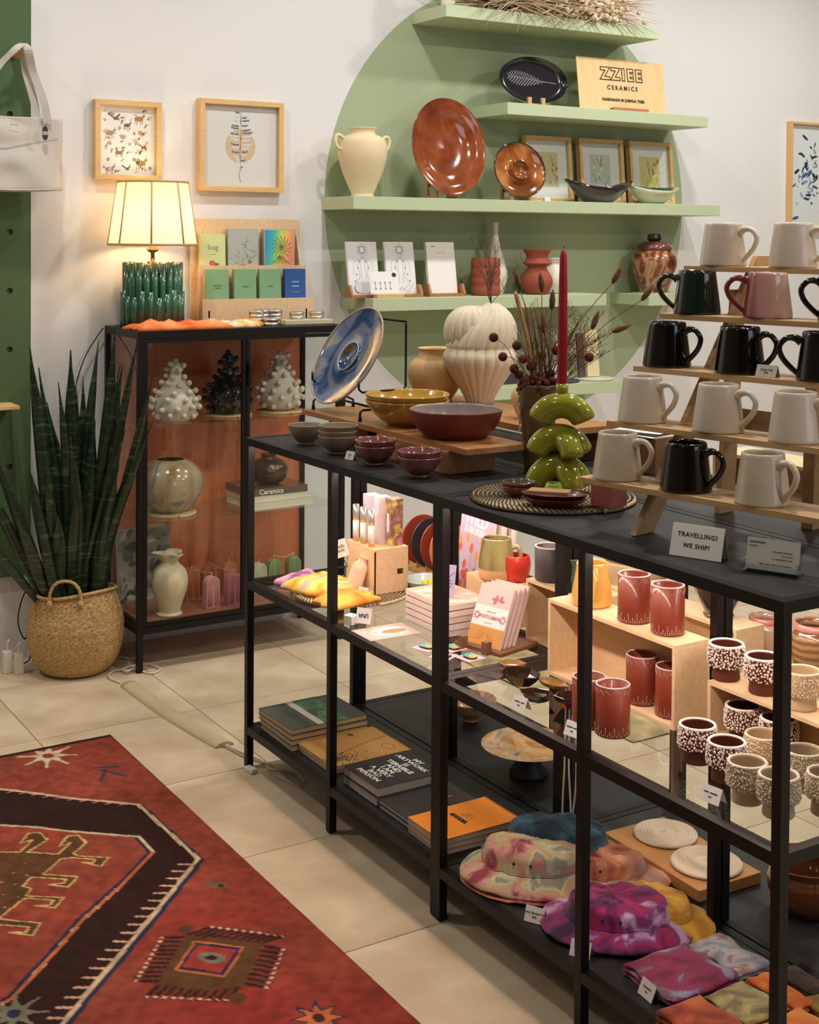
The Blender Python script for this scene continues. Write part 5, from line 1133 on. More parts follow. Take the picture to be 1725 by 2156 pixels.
t = thing('wax_block', 'small white box carrying the upside down UNA card at the shelf edge', 'box', (.535, .045, GZ), .3)
g = G(); g.box(-.014, .014, -.014, .014, 0, .022); g.build('block', PAPER, t, bev=.001)
t = thing('brand_card', 'white square card with hand drawn black letters UNA', 'sign', M=T((.588, .045, GZ+.0005)) @ RZ(.62) @ FRONTM @ RX(-.35))
g = G(); g.box(-.02, .02, .012, .05, 0, .001); g.build('card', PAPER, t); text(t, 'UNA', .0145, T((0, .031, .0013)) @ RZ(PI+.05), INK, bold=.0004, sx=.85)
g = G(); g.box(-.017, .017, 0, .012, -.010, .010); g.build('acrylic_block', glass('acrylic'), t)
# postcard stand
t = thing('card_rack', 'walnut card rack with two front pegs holding the postcard packs', 'rack', M=T((.872, .235, GZ)) @ RZ(math.radians(14)))
WAL = mat('walnut', (112, 76, 52), .5, col2=(134, 94, 66), scale=10, stretch=(1, 8, 8))
g = G(); g.box(-.072, .072, -.05, .085, 0, .009); g.build('base', WAL, t, bev=.001)
for s in (-.052, .022): g = G(); g.box(s, s+.018, -.062, -.045, 0, .030); g.build('peg', WAL, t, bev=.001)
for k in range(4):
    y = -.034+.017*k; q = thing('postcard_pack', ['front pink postcard pack with white band and gold lower half', 'second postcard pack behind the banded one', 'third postcard pack in the walnut rack', 'rearmost postcard pack in the walnut rack'][k], 'cards', M=T((.872, .235, GZ+.0092)) @ RZ(math.radians(14)) @ T((0, y, 0)) @ FRONTM @ RX(-.42))
    g = G(); g.box(-.052, .052, 0, .142, -.008, 0); g.build('cards', mat('blush_card', (226, 200, 196), .6), q, bev=.0005)
    if k == 0:
        c = Canvas(.103, .140, .0014, (224, 202, 200)); c.rect(-.06, .06, -.08, -.022, (216, 156, 84))
        for j in range(15): a = PI*j/14; c.line([(.0+.012*math.cos(a), -.058+.01*math.sin(a)), (.03*math.cos(a), -.058+.026*math.sin(a))], .0012, (176, 110, 60))
        for j in range(5): c.ell(.012+.012*math.cos(j), .038+.006*math.sin(j), .008, .004, (196, 110, 140), j)
        c.rect(-.06, .06, -.026, .022, (244, 238, 238))
        for sx in (-1, 1):
            for j in range(8): c.ell(sx*.040+.007*math.cos(j*PI/4), -.004+.007*math.sin(j*PI/4), .0035, .002, (206, 96, 130), j*PI/4)
        c.build('band_print', q, T((0, .071, .0007))); text(q, 'POSTCARDS', .0105, T((0, .067, .0012)), mat('rose_ink', (186, 70, 96), .7), bold=.0003, space=1.1)
        text(q, '~~~~~~ ~~~~', .005, T((0, .080, .0012)), MATS['rose_ink']); text(q, '~~~ ~~ ~~~~', .004, T((0, .054, .0012)), MATS['rose_ink'])
# crates and mugs
t = thing('wooden_block', 'closed birch riser box under the green glazed mug', 'box', (.60, .345, GZ))
g = G(); g.box(0, .155, 0, .085, 0, .1055); g.build('box', PLY, t, bev=.0008)
g = G(); g.box(.162, .180, .01, .085, 0, .1055); g.build('side_panel', PLY, t)
crate('wooden_crate', 'small open birch crate between the pale block and the long crate', (.857, .345, GZ), .235, .105, .1455)
OLV = mat('olive_glaze', (150, 142, 96), .18, ramp=[(.4, (120, 114, 74)), (.55, (160, 150, 100)), (.7, (176, 164, 116))], scale=10, stretch=(3, 3, .3), coat=.8)
x, y = .693, .374
t = thing('mug', 'green drip glazed mug with bare tan base on the birch block', 'mug', (x, y, GZ+.106))
g = G(); g.lathe(vessel(crv([(.040, 0), (.0445, .005), (.0455, .02), (.044, .05), (.038, .09), (.0365, .102)], 4), .004, raw=True), 44); g.build('body', OLV, t)
g = G(); g.lathe([(.0001, -.0003), (.0405, -.0003), (.0452, .005), (.0463, .02), (.0461, .028)], 44); g.build('bare_base', mat('tan_base', (212, 168, 120), .6), t)
g = G(); g.tube(crv([(.037, 0, .078), (.052, 0, .082), (.060, 0, .066), (.056, 0, .045), (.042, 0, .032)], 4), .006, 10); g.build('handle', OLV, t, rot=(0, 0, math.radians(50)))
t = thing('cup', 'bright red rounded cup beside the green glazed mug', 'cup', (.737, .405, GZ+.106))
g = G(); g.lathe(vessel(crv([(.024, 0), (.028, .006), (.0345, .035), (.034, .052), (.031, .064)], 4), .0035, raw=True), 40); g.build('body', mat('red_glaze', (208, 56, 44), .3, coat=.3), t)
t = thing('mug', 'dark grey straight mug on the small open crate', 'mug', (.900, .385, GZ+.146))
DG = mat('dark_grey_clay', (74, 68, 70), .5, bump=.1, bscale=200); g = G(); g.lathe(vessel([(.034, 0), (.037, .004), (.0375, .08)], .004, raw=True), 40); g.build('body', DG, t)
g = G(); g.tube([(.0357*math.cos(a*PI/20), .0357*math.sin(a*PI/20), .0808) for a in range(40)], .0024, 6, closed=True); g.build('pale_rim', mat('pale_pink_rim', (214, 196, 196), .3), t)
t = thing('cup', 'dark green curved cup beside the dark grey mug', 'cup', (.995, .375, GZ+.146))
g = G(); g.lathe(vessel(crv([(.026, 0), (.03, .01), (.034, .03), (.031, .055), (.036, .076)], 4), .0035, raw=True), 40); g.build('body', mat('bottle_green', (54, 84, 66), .3, coat=.3), t)
# right unit -------------------------------------------------------------
crate('wooden_crate', 'long open birch crate holding red tumblers on the glass shelf', (1.098, .228, GZ), .408, .092, .168)
C3 = GZ+.1684
TUM = mat('tumbler_red', (142, 56, 32), .45, col2=(112, 42, 24), scale=9, coat=.3)
WHL = mat('white_line', (188, 156, 140), .6)
tum = thing('tumbler', 'x', 'cup')
g = G(); g.lathe(vessel([(.031, 0), (.0335, .002), (.0340, .006), (.0338, .097)], .0035, raw=True), 40)
for i in range(len(g.m)): pass
g.build('body', TUM, tum)
g = G(); g.lathe([(.0001, .0066), (.0294, .0066), (.0299, .012), (.0299, .0970)], 36); g.build('grey_inside', mat('grey_liner', (120, 108, 110), .3, coat=.5), tum)
g = G(); g.tube([(.0321*math.cos(a*PI/20), .0321*math.sin(a*PI/20), .0978) for a in range(40)], .0020, 6, closed=True); g.build('pale_rim', mat('rim_grey', (190, 176, 178), .4), tum)
g = G(); n_ = 16; P = []
for k in range(2*n_): a = PI*k/n_; P.append((.0341*math.cos(a), .0341*math.sin(a), .093 if k % 2 else .083))
g.tube(P, .0005, 4, closed=True)
for k in range(24):
    a = 2*PI*k/24; g.tube([(.0342*math.cos(a), .0342*math.sin(a), .003), (.0342*math.cos(a), .0342*math.sin(a), .014 if k % 2 else .022)], .00055, 4)
    b = a+PI/24; g.tube([(.0342*math.cos(b), .0342*math.sin(b), .003), (.0342*math.cos(b), .0342*math.sin(b), .008)], .0008, 4)
tag(g.build('scratched_pattern', WHL, tum), kind='stuff')
spots = [((1.330, .275, C3), 'red tumbler with white zigzag rim, left one on top of the long crate'), ((1.432, .276, C3), 'red tumbler with white zigzag rim, right one on top of the long crate'), ((1.362, .272, GZ+.0084), 'red tumbler in the shadow at the middle inside the long crate'), ((1.452, .272, GZ+.0084), 'red tumbler inside the long crate by its right wall'), ((1.395, .105, GZ), 'red tumbler hidden behind the front post, on the glass'), ((1.455, .115, GZ), 'red tumbler standing on the glass in front of the long crate')]
for k, (p, lab) in enumerate(spots):
    if k == 0: tum.location = p; tum['label'] = lab
    else: dup(tum, p, .3*k, lab)
MUS = mat('mustard_glaze', (204, 152, 66), .25, col2=(222, 176, 92), scale=16, coat=.5)
x, y = 1.188, .278
t = thing('mug', 'mustard yellow mug with curled handle on the long crate', 'mug', (x, y, C3))
g = G(); g.lathe(vessel(crv([(.038, 0), (.043, .006), (.043, .03), (.036, .07), (.034, .092)], 4), .004, raw=True), 40); g.build('body', MUS, t)
g = G(); a = math.radians(-30); g.tube([(r*math.cos(a), r*math.sin(a), z) for r, z in crv([(.034, .076), (.046, .084), (.060, .068), (.058, .045), (.050, .028), (.040, .02)], 4)], .0065, 10); g.build('handle', MUS, t)
# leaf-like faceted dishes
BRN = mat('brown_glaze', (52, 30, 24), .08, coat=1); OCH = mat('ochre_glaze', (150, 106, 48), .25, coat=.5)
def facet(loc, w_, d_, h_, m, lab, rot, n=8):
    t = thing('faceted_dish', lab, 'dish', loc, rot); g = G()
    R = [[(k*w_/2*math.cos(2*PI*i/n)*(1.12 if i == 0 else 1), k*d_/2*math.sin(2*PI*i/n), z) for i in range(n)] for k, z in ((.45, 0), (.8, h_*.55), (1, h_), (.95, h_+.001), (.76, h_*.6), (.42, .004))]
    g.rings(R, 0, False, True); g.build('dish', m, t, bev=.0008)
facet((1.125, .135, GZ), .098, .075, .026, BRN, 'dark brown faceted octagonal dish, largest of the faceted dishes', .2)
facet((1.228, .100, GZ), .078, .060, .018, BRN, 'dark brown shallow faceted dish in front of the octagonal one', .5, 6)
facet((1.050, .165, GZ), .060, .05, .022, mat('tan_glaze', (176, 126, 78), .3, coat=.4), 'small tan faceted dish behind the octagonal one', .9, 6)
facet((1.175, .182, GZ), .085, .045, .012, OCH, 'flat ochre faceted dish at the foot of the long crate', .2, 6)
facet((1.295, .135, GZ), .07, .06, .026, BRN, 'dark brown faceted dish half hidden by a tumbler', 1.1, 6)
for (x, y, lab, b, w_) in [(1.253, .033, 'price card in front of the faceted dishes', '~~~~~ ~~~\n~~', .038), (1.425, .035, 'price card left of the crossing post on the glass shelf', '~~~~~ ~~~~\n~~', .038), (1.792, .045, 'price card reflected in the glass before the spotted cups', '~~~ ~~~~~\n~~', .042)]: price_card('price_card', lab, T((x, y, GZ+.0004)) @ RZ(.15) @ FRONTM, w_, .028, b)
# right open crate and dotted cups
crate('wooden_crate', 'open birch crate under the white dotted cups at the right', (1.562, .262, GZ), .42, .092, .1105)
C4 = GZ+.1109
def dotted(seed, m, md, hm, rng_dots=260):
    t = thing('dotted_cup', 'x', 'cup'); prof = crv([(.0255, 0), (.0272, .003), (.0262, .014), (.0265, .022), (.0325, .027), (.0356, .033), (.0348, .055), (.0335, .067)], 4)
    g = G(); g.lathe(vessel(prof, .0042, raw=True), 40); g.build('body', m, t)
    rim = G(); rim.tube([(.0320*math.cos(a*PI/20), .0320*math.sin(a*PI/20), .0680) for a in range(40)], .0027, 6, closed=True); rim.build('dotted_rim', md, t)
    rnd = random.Random(seed); g = G(); pts = []
    for k in range(2600):
        a, z = rnd.uniform(0, 2*PI), rnd.uniform(.028, .067)
        if all((min(abs(a-b), 2*PI-abs(a-b))*.035)**2+(z-c)**2 > .0044**2 for b, c in pts): pts.append((a, z))
        if len(pts) >= rng_dots: break
    for a, z in pts:
        r = np.interp(z, [q[1] for q in prof[8:]], [q[0] for q in prof[8:]]); q = rnd.uniform(.0015, .0028); g.sph((r*math.cos(a), r*math.sin(a), z), q, 6, 4, sc=(1, 1, rnd.uniform(.8, 1.5)))
    tag(g.build('raised_dots', md, t), kind='stuff')
    return t
WD = mat('white_dots', (236, 226, 220), .45); BC = mat('brown_clay', (92, 40, 28), .5); CC = mat('cream_cup', (206, 180, 146), .6); CD = mat('cream_dots', (226, 206, 178), .5); GC = mat('greige_cup', (170, 152, 126), .6); GD = mat('greige_dots', (206, 194, 176), .5)
bc, cc, gc = dotted(1, BC, WD, 0), dotted(2, CC, CD, 0), dotted(3, GC, GD, 0)
def put(root, first, loc, lab, rot):
    if first: root.location = loc; root['label'] = lab; return root
    return dup(root, loc, rot, lab)
for k, (x, y, z, lab) in enumerate([(1.573, .300, C4, 'brown cup with white dots at the left on the right crate'), (1.668, .302, C4, 'brown cup with white dots behind the near post on the right crate'), (1.643, .160, GZ, 'brown dotted cup, leftmost on the glass in front of the crate'), (1.630, .290, GZ+.0084, 'brown dotted cup in the shade just inside the right crate'), (1.733, .145, GZ, 'brown dotted cup at the front centre of the cup group'), (1.712, .298, GZ+.0084, 'dark brown dotted cup further right inside the crate')]): put(bc, k == 0, (x, y, z), lab, .9*k)
for k, (x, y, z, lab) in enumerate([(1.765, .300, C4, 'cream dotted cup on the right crate beside the near post'), (1.742, .228, GZ, 'cream dotted cup behind the greige ones on the glass')]): put(cc, k == 0, (x, y, z), lab, .7*k)
for k, (x, y, z, lab) in enumerate([(1.820, .108, GZ, 'greige dotted cup with tan inside, left of the near post'), (1.888, .112, GZ, 'greige dotted cup directly behind the near post'), (1.833, .232, GZ, 'greige dotted cup to the right behind the near post'), (1.925, .188, GZ, 'greige dotted cup cut by the right edge of the photo')]): put(gc, k == 0, (x, y, z), lab, 1.3*k)
# rear right unit
crate('wooden_crate', 'closed side birch crate on the rear glass shelf under the dark pot', (.93, .53, GZ), .44, .085, .12, front_open=False)
t = thing('wide_pot', 'dark brown glazed wide pot on the rear crate', 'pot', (1.27, .575, GZ+.1204))
g = G(); g.lathe(vessel([(.032, 0), (.034, .006), (.032, .012), (.05, .05), (.062, .09), (.058, .115), (.05, .125)], .004), 44); g.build('body', mat('dark_pot', (58, 44, 40), .16, col2=(76, 58, 50), scale=10, coat=.8), t)
t = thing('beige_pot', 'beige stoneware pot with raised loops behind the red tumblers', 'pot', (.925, .625, GZ))
g = G(); g.lathe(vessel([(.03, 0), (.034, .006), (.062, .06), (.078, .12), (.074, .17)], .004), 44); g.build('body', mat('beige_stone', (176, 152, 122), .6, bump=.15, bscale=60), t)
t = thing('shallow_dish', 'pinkish shallow dish behind the mustard mug', 'dish', (1.06, .575, GZ+.1204))
g = G(); g.lathe(vessel([(.03, 0), (.034, .003), (.055, .02)], .0035), 40); g.build('body', mat('pinkish', (206, 176, 162), .4), t)
PJ = mat('pink_top_glaze', (206, 178, 160), .15, col2=(190, 160, 140), scale=12, coat=.8)
sl = thing('wood_slab', 'thick dark edged wooden slab under the pink rimmed jars', 'board', (1.27, .625, GZ))
g = G(); g.box(0, .45, 0, .085, .0, .045); g.build('slab', WALNUT, sl, bev=.001)
for (x, y, z, s, lab) in [(1.335, .655, GZ+.046, 1.0, 'pink rimmed beige glazed jar behind the dotted cups'), (1.475, .66, GZ+.046, 1.25, 'large pink rimmed brown banded jar right of the near post')]:
    t = thing('glazed_jar', lab, 'jar', (x, y, z)); g = G(); g.lathe(vessel([(.033*s, 0), (.036*s, .005), (.041*s, .03*s), (.040*s, .055*s), (.033*s, .068*s), (.036*s, .078*s)], .0035), 40); g.build('body', PJ if s == 1 else mat('banded_clay', (146, 110, 74), .2, wave=('Z', 20, 2), ramp=[(.2, (130, 96, 62)), (.8, (170, 134, 94))], coat=.6), t)
    g = G(); g.lathe([(.0365*s, .068*s), (.0372*s, .079*s), (.033*s, .079*s), (.031*s, .066*s)], 40); g.build('pink_rim', mat('pink_rim', (206, 120, 112), .15, coat=.8), t)
# white power cords hanging behind the middle legs
for k, (P, lab) in enumerate([([(1.028, .335, .505), (1.03, .333, .40), (1.029, .332, .28), (1.024, .332, .20), (1.020, .335, .124)], 'white cord hanging left behind the middle legs'), ([(1.04, .335, .505), (1.046, .332, .40), (1.046, .332, .28), (1.056, .330, .20), (1.065, .325, .124)], 'white cord hanging in the middle behind the legs'), ([(1.06, .335, .505), (1.068, .333, .40), (1.073, .332, .28), (1.068, .332, .22), (1.058, .334, .17), (1.062, .33, .124)], 'white cord hanging right behind the middle legs')]):
    g = G(); g.tube(crv(P, 6), .0022, 6); tag(g.build('extension_cord', mat('cord_white', (214, 204, 184), .5)), lab, 'cord')
# ============================================================ BOTTOM SHELVES (z = .12)
BZ = .1202
GRC = mat('slate_cover', (76, 84, 80), .6)
for k in range(4):
    t = book('notebook', ['lowest', 'second', 'third', 'topmost'][k]+' slate green notebook of the left stack'+(' with green band' if k == 3 else ''), (.141+.004*(3-k), .142, BZ+.0136*k), .205-.004*(k % 2), .235, .0134, GRC, .012*(k-2), pages=mat('cream_page_edge', (206, 184, 142), .9, col2=(176, 154, 116), scale=300, stretch=(.02, .02, 1)), cover=.001, cat='notebook')
c = Canvas(.203, .095, .002, (70, 112, 84)); rnd = random.Random(1)
for k in range(40): c.ell(rnd.uniform(-.1, .1), rnd.uniform(-.05, .05), rnd.uniform(.01, .03), rnd.uniform(.005, .012), rnd.choice([(84, 130, 98), (60, 100, 76), (104, 146, 116)]), rnd.uniform(0, 3))
c.rect(-.11, .11, -.05, -.026, (206, 200, 196)); 
t = [o for o in COL.objects if o.get('label', '').startswith('topmost slate')][0]; c.build('paper_band', t, T((.0, .012, .0141))); text(t, '~~~~ ~~~~~~~\n~~~~~~', .009, T((.03, .012, .0146)), mat('pale_ink', (170, 196, 176), .7))
TAN = mat('tan_cover', (190, 142, 78), .6)
for k in range(2):
    t = book('notebook', ['lower tan notebook with botanical drawing', 'upper tan notebook with spiral binding and a tree drawing'][k], (.345, .162, BZ+.0095*k), .20, .238, .0093, TAN, -.01+.02*k, cover=.001, cat='notebook')
c = Canvas(.198, .236, .0016, (198, 150, 84)); rnd = random.Random(6)
c.line([(-.02, .11), (-.0, .02), (.03, -.06)], .006, (150, 110, 80)); c.line([(.03, -.06), (.05, -.09)], .014, (160, 120, 90))
for k in range(120):
    x, y = rnd.gauss(.06, .02), rnd.gauss(-.07, .03); c.ell(x, y, .0035, .0022, (74, 54, 40), rnd.uniform(0, 3))
c.ell(.05, .075, .024, .016, (120, 90, 54)); c.ell(.05, .075, .021, .0135, (198, 150, 84)); c.ell(-.04, -.03, .02, .03, (196, 146, 92)); c.ell(-.075, .03, .012, .008, (120, 86, 60))
c.build('cover_drawing', t, T((0, 0, .0098)))
g = G()
for k in range(28): y = -.1+.2*k/27; g.tube([(y*0+.088+.004*math.cos(a), -.105+.0, .004+.005*math.sin(a)) for a in (0, 1.5, 3, 4.5)], .0006, 4) if 0 else g.box(-.095+.19*k/27-.001, -.095+.19*k/27+.001, .113, .121, .0, .0105)
g.build('spiral_binding', mat('dark_wire', (50, 44, 40), .5), t)
BKC = mat('black_cover', (40, 38, 40), .55)
for k in range(2):
    t = book('book', ['lower black notebook of the lettered pair', 'upper black notebook lettered MY ARTWORK IS TERRIBLE'][k], (.588+.004*k, .135, BZ+.0235*k), .168, .19, .023, BKC, .01*k, cover=.0012, cat='notebook')
text(t, 'MY\nARTWORK\nIS\nTERRIBLE\nAND\nI AM\nA VERY\nBAD\nPERSON', .0195, T((-.002, .002, .0233)) @ RZ(.04), WHITEINK, bold=.0006, line=.95, sx=1.35)
for k in range(2): t = book('notebook', ['lower plain black notebook between lettered and orange ones', 'upper plain black notebook between lettered and orange ones'][k], (.758, .142, BZ+.0115*k), .155, .20, .0113, BKC, 0, cover=.001, cat='notebook')
g = G(); g.box(-.002, .002, .02, .06, .0113, .0118); g.build('orange_mark', mat('orange_ink', (220, 110, 40), .6), t)
ORG = mat('orange_cover', (236, 140, 32), .5)
for k in range(3):
    t = thing('notepad', ['lowest', 'middle', 'topmost'][k]+' orange spiral notepad of the stack by the post', 'notepad', (.905, .142, BZ+.0125*k), -.02+.015*k)
    g = G(); g.box(-.071, .071, -.11, .108, .0, .0112); g.build('pages', GREYPAPER, t); g = G(); g.box(-.072, .072, -.112, .108, .0113, .0122); g.build('cover', ORG, t)
    g = G()
    for q in range(22): x = -.066+.132*q/21; g.tube([(x, .106, .002), (x, .114, .004), (x, .115, .010), (x, .106, .0128), (x, .102, .0126)], .0007, 5)
    g.build('spiral_binding', MATS['dark_wire'], t)
text(t, 'RHODIA', .016, T((-.004, -.016, .0124)), INK, bold=.0014); g = G()
for a in ((-.014, .010, .003, .028), (-.006, .022, .010, .024)): g.strip([(a[0]-.006, .0, .0124), (a[0]*.5+a[1]*.5-.006, .022, .0124), (a[1]-.006, .0, .0124)], (.0006, 0, 0), .0003)
g.build('tree_logo', INK, t)
# rear left unit bottom
AG = mat('agate_glaze', (206, 160, 110), .2, ramp=[(.3, (110, 120, 122)), (.42, (222, 190, 150)), (.52, (216, 160, 90)), (.62, (170, 110, 74)), (.72, (226, 196, 160))], scale=9, distort=2, coat=.6)
t = thing('footed_bowl', 'patterned cream and blue bowl on the rear bottom shelf', 'bowl', (.30, .565, BZ))
g = G(); g.lathe(vessel([(.02, 0), (.022, .008), (.05, .03), (.075, .062)], .004), 44, mi=0); g.build('body', AG, t)
t = thing('cake_stand', 'amber and cream marbled plate on a dark foot, on the bottom shelf', 'plate', (.70, .475, BZ))
g = G(); g.lathe([(.0001, 0), (.05, 0), (.05, .008), (.034, .03), (.034, .05), (.0001, .05)], 32); g.build('foot', BKC, t)
g = G(); g.lathe(crv([(.0001, .05), (.05, .05), (.09, .064), (.118, .076), (.12, .079), (.09, .069), (.05, .056), (.0001, .055)], 4), 56); g.build('plate', AG, t)
# board with ridged discs
bd = thing('serving_board', 'thick wooden board carrying two ridged white discs', 'board', (1.272, .4665, BZ), math.radians(-2))
g = G(); g.box(-.16, .16, -.087, .087, 0, .0248); g.build('board', mat('honey_board', (176, 122, 66), .45, col2=(192, 140, 84), scale=7, stretch=(1, 9, 9)), bd, bev=.0015)
RW = mat('ridged_white', (222, 206, 182), .6)
for (x, y, r, lab) in [(1.196, .492, .072, 'ridged white ceramic disc at the rear of the wooden board'), (1.350, .470, .077, 'ridged white ceramic disc at the near end of the wooden board')]:
    t = thing('ridged_disc', lab, 'plate', (x, y, BZ+.0252)); pf = [(.0001, 0), (r-.004, 0), (r, .003)]; n_ = 6
    for k in range(n_*6+1): f = k/(n_*6); rr = r*(1-.62*f); pf.append((rr, .006+.0036*abs(math.sin(PI*n_*f))+.001*f))
    pf += [(r*.1, .0095), (.004, .011), (.002, .0145), (.0001, .015)]
    g = G(); g.lathe(pf, 64); g.build('disc', RW, t)
t = thing('brown_pot', 'amber brown glazed pot on the bottom shelf at the right edge', 'pot', (1.56, .545, BZ))
g = G(); g.lathe(vessel([(.05, 0), (.053, .004), (.072, .03), (.078, .06), (.074, .088), (.079, .10)], .004), 48); g.build('body', mat('amber_pot', (96, 50, 18), .14, col2=(120, 66, 24), scale=8, coat=1), t)
# bucket hats
def hat(name, loc, m, lab, r=.155, h=.085, rot=0, seed=0, squash=.86, brim=.045, tiltz=0, drop=.02):
    t = thing(name, lab, 'hat', loc, rot); g = G(); R = []; n = 72
    prof = [(1.0, 0.0), (.96, .009), (.86, .023), (.75, .036), (.69, .044)]
    def pt(k, z, a, off=0):
        nn = noise.noise(Vector((math.cos(a)*1.6+seed, math.sin(a)*1.6, k*1.5+seed))); n2 = noise.noise(Vector((math.cos(a)*5+seed, math.sin(a)*5, k*4)))
        rr = r*k*(1+.05*nn); zz = z*h/.085+brim*.35*nn*(k > .72)*(k-.7)*2.6+.006*n2
        return (rr*math.cos(a), rr*math.sin(a)*squash, max(zz+off, off+.0005))
    A = [2*PI*i/n for i in range(n)]
    outer = [[pt(k, z, a, .0028) for a in A] for k, z in prof]; g.rings([[pt(k, z, a) for a in A] for k, z in reversed(prof)]+outer, 0, True, False); g.build('brim', m, t)
    g = G(); R = []
    for q in range(12):
        f = q/11; k = .69*(1-.16*f) if f < .5 else .69*(1-.16*.5)*math.cos((f-.5)/.5*PI/2)**.7; z = .044+.080*f if f < .5 else .044+.04+.022*math.sin((f-.5)/.5*PI/2)
        R.append([(lambda p, a=a: (p[0], p[1], p[2]+.006*noise.noise(Vector((p[0]*22+seed, p[1]*22, 3)))*(f > .3)))(pt(max(k, .002), z, a, .0028)) for a in A])
    g.rings(R, 0, True, True); g.build('crown', m, t)
    g = G(); g.tube([pt(.695, .0445, a, .004) for a in A], .0012, 5, closed=True); g.build('seam', m, t)
    for s in (0, .35): 
        p = pt(.66, .075, -1.9+s, .003); g = G(); g.sph(p, .0032, 8, 5); g.build('eyelet', INK, t)
    return t
def dye(name, ramp, scale=13, distort=.7): return mat(name, ramp[0][1], .95, ramp=ramp, scale=scale, distort=distort, detail=5, bump=.25, bscale=700, sheen=.2)
HD1 = dye('dye_pastel', [(.25, (150, 60, 76)), (.38, (206, 150, 140)), (.48, (188, 176, 116)), (.56, (206, 196, 170)), (.64, (134, 146, 128)), (.75, (196, 120, 120))])
HD2 = dye('dye_blue', [(.3, (22, 44, 60)), (.5, (44, 82, 104)), (.7, (78, 116, 134))]); HD3 = dye('dye_peach', [(.3, (150, 70, 60)), (.5, (214, 140, 106)), (.7, (226, 178, 160))])
HD4 = dye('dye_magenta', [(.28, (54, 22, 60)), (.42, (120, 28, 92)), (.5, (168, 30, 84)), (.6, (130, 50, 120)), (.72, (210, 170, 200))]); HD5 = dye('dye_yellow', [(.3, (196, 130, 40)), (.5, (224, 176, 66)), (.7, (214, 150, 40))])
hat('bucket_hat', (1.240, .262, BZ), HD3, 'peach tie-dye bucket hat, rearmost under the blue one', .150, .05, .9, 11, .6)
hat('bucket_hat', (1.150, .222, BZ+.018), HD2, 'dark blue tie-dye bucket hat behind the pastel one', .165, .066, .82, 7, .6)
hat('bucket_hat', (1.172, .140, BZ+.001), HD3, 'lower pink edged bucket hat directly under the pastel one', .164, .02, .82, 5, .72)
hat('bucket_hat', (1.168, .142, BZ+.009), HD1, 'pastel pink, green and cream tie-dye bucket hat', .160, .060, .82, 2, .74)
hat('bucket_hat', (1.425, .225, BZ), HD5, 'yellow orange tie-dye bucket hat behind the magenta one', .145, .045, .75, 9, .7)
hat('bucket_hat', (1.425, .160, BZ+.006), HD4, 'magenta and purple tie-dye bucket hat at the front', .155, .050, .9, 4, .74)
# folded bandanas
def bandana(x, y, w_, d_, h_, m, lab, rot, seed, lay=3): cloth('folded_bandana', lab, (x, y, BZ), w_, d_, h_, m, rot, seed, nx=22, ny=18, fold=.0035, layers=lay, cat='bandana', freq=9)
bandana(1.633, .135, .145, .155, .026, dye('dye_plum', [(.3, (110, 26, 60)), (.45, (150, 34, 78)), (.58, (130, 60, 96)), (.7, (150, 150, 170))], 12), 'magenta and grey tie-dye bandana folded beside the magenta hat', .0, 3)
bandana(1.632, .258, .135, .085, .022, dye('dye_lilac', [(.32, (150, 150, 168)), (.5, (196, 190, 196)), (.62, (170, 120, 120)), (.74, (206, 202, 206))], 16), 'pale lilac grey tie-dye bandana behind the magenta one', .02, 5)
bandana(1.768, .165, .11, .10, .022, dye('dye_olive', [(.35, (120, 100, 60)), (.5, (156, 142, 104)), (.62, (176, 160, 90)), (.75, (150, 90, 70))], 16), 'olive and beige tie-dye bandana between the rust and orange ones', .03, 8)
bandana(1.775, .245, .12, .05, .024, dye('dye_orange', [(.35, (214, 96, 24)), (.6, (240, 140, 40))], 12), 'bright orange bandana at the rear of the folded row', .0, 12)
bandana(1.792, .055, .16, .105, .028, dye('dye_rust', [(.3, (120, 40, 20)), (.5, (168, 64, 28)), (.7, (196, 100, 50))], 12), 'rust red tie-dye bandana nearest the camera', .0, 14)
bandana(1.885, .175, .10, .12, .026, dye('dye_orange2', [(.35, (206, 110, 30)), (.6, (230, 150, 60))], 12), 'orange bandana beside the near post', .05, 17)
bandana(1.885, .295, .15, .08, .020, dye('dye_moss', [(.35, (140, 104, 40)), (.6, (176, 146, 60))], 12), 'mustard green bandana at the far right rear', .0, 19)
bandana(1.765, .318, .10, .05, .014, dye('dye_brown', [(.35, (60, 44, 36)), (.6, (92, 72, 56))], 12), 'dark brown bandana at the back edge of the shelf', .0, 21)
for (x, y, lab, b) in [(1.318, .030, 'white price card in front of the pastel bucket hat', 'Adult Bucket Hat\n$68'), (1.470, .026, 'white price card in front of the magenta hat', '~~~~ ~~~\n~~'), (1.640, .040, 'white price card in front of the magenta bandana', '~~~~~~~\n~~')]: price_card('price_card', lab, T((x, y, BZ+.0003)) @ RZ(.5 if x < 1.6 else -.1) @ FRONTM, .042, .030, b)

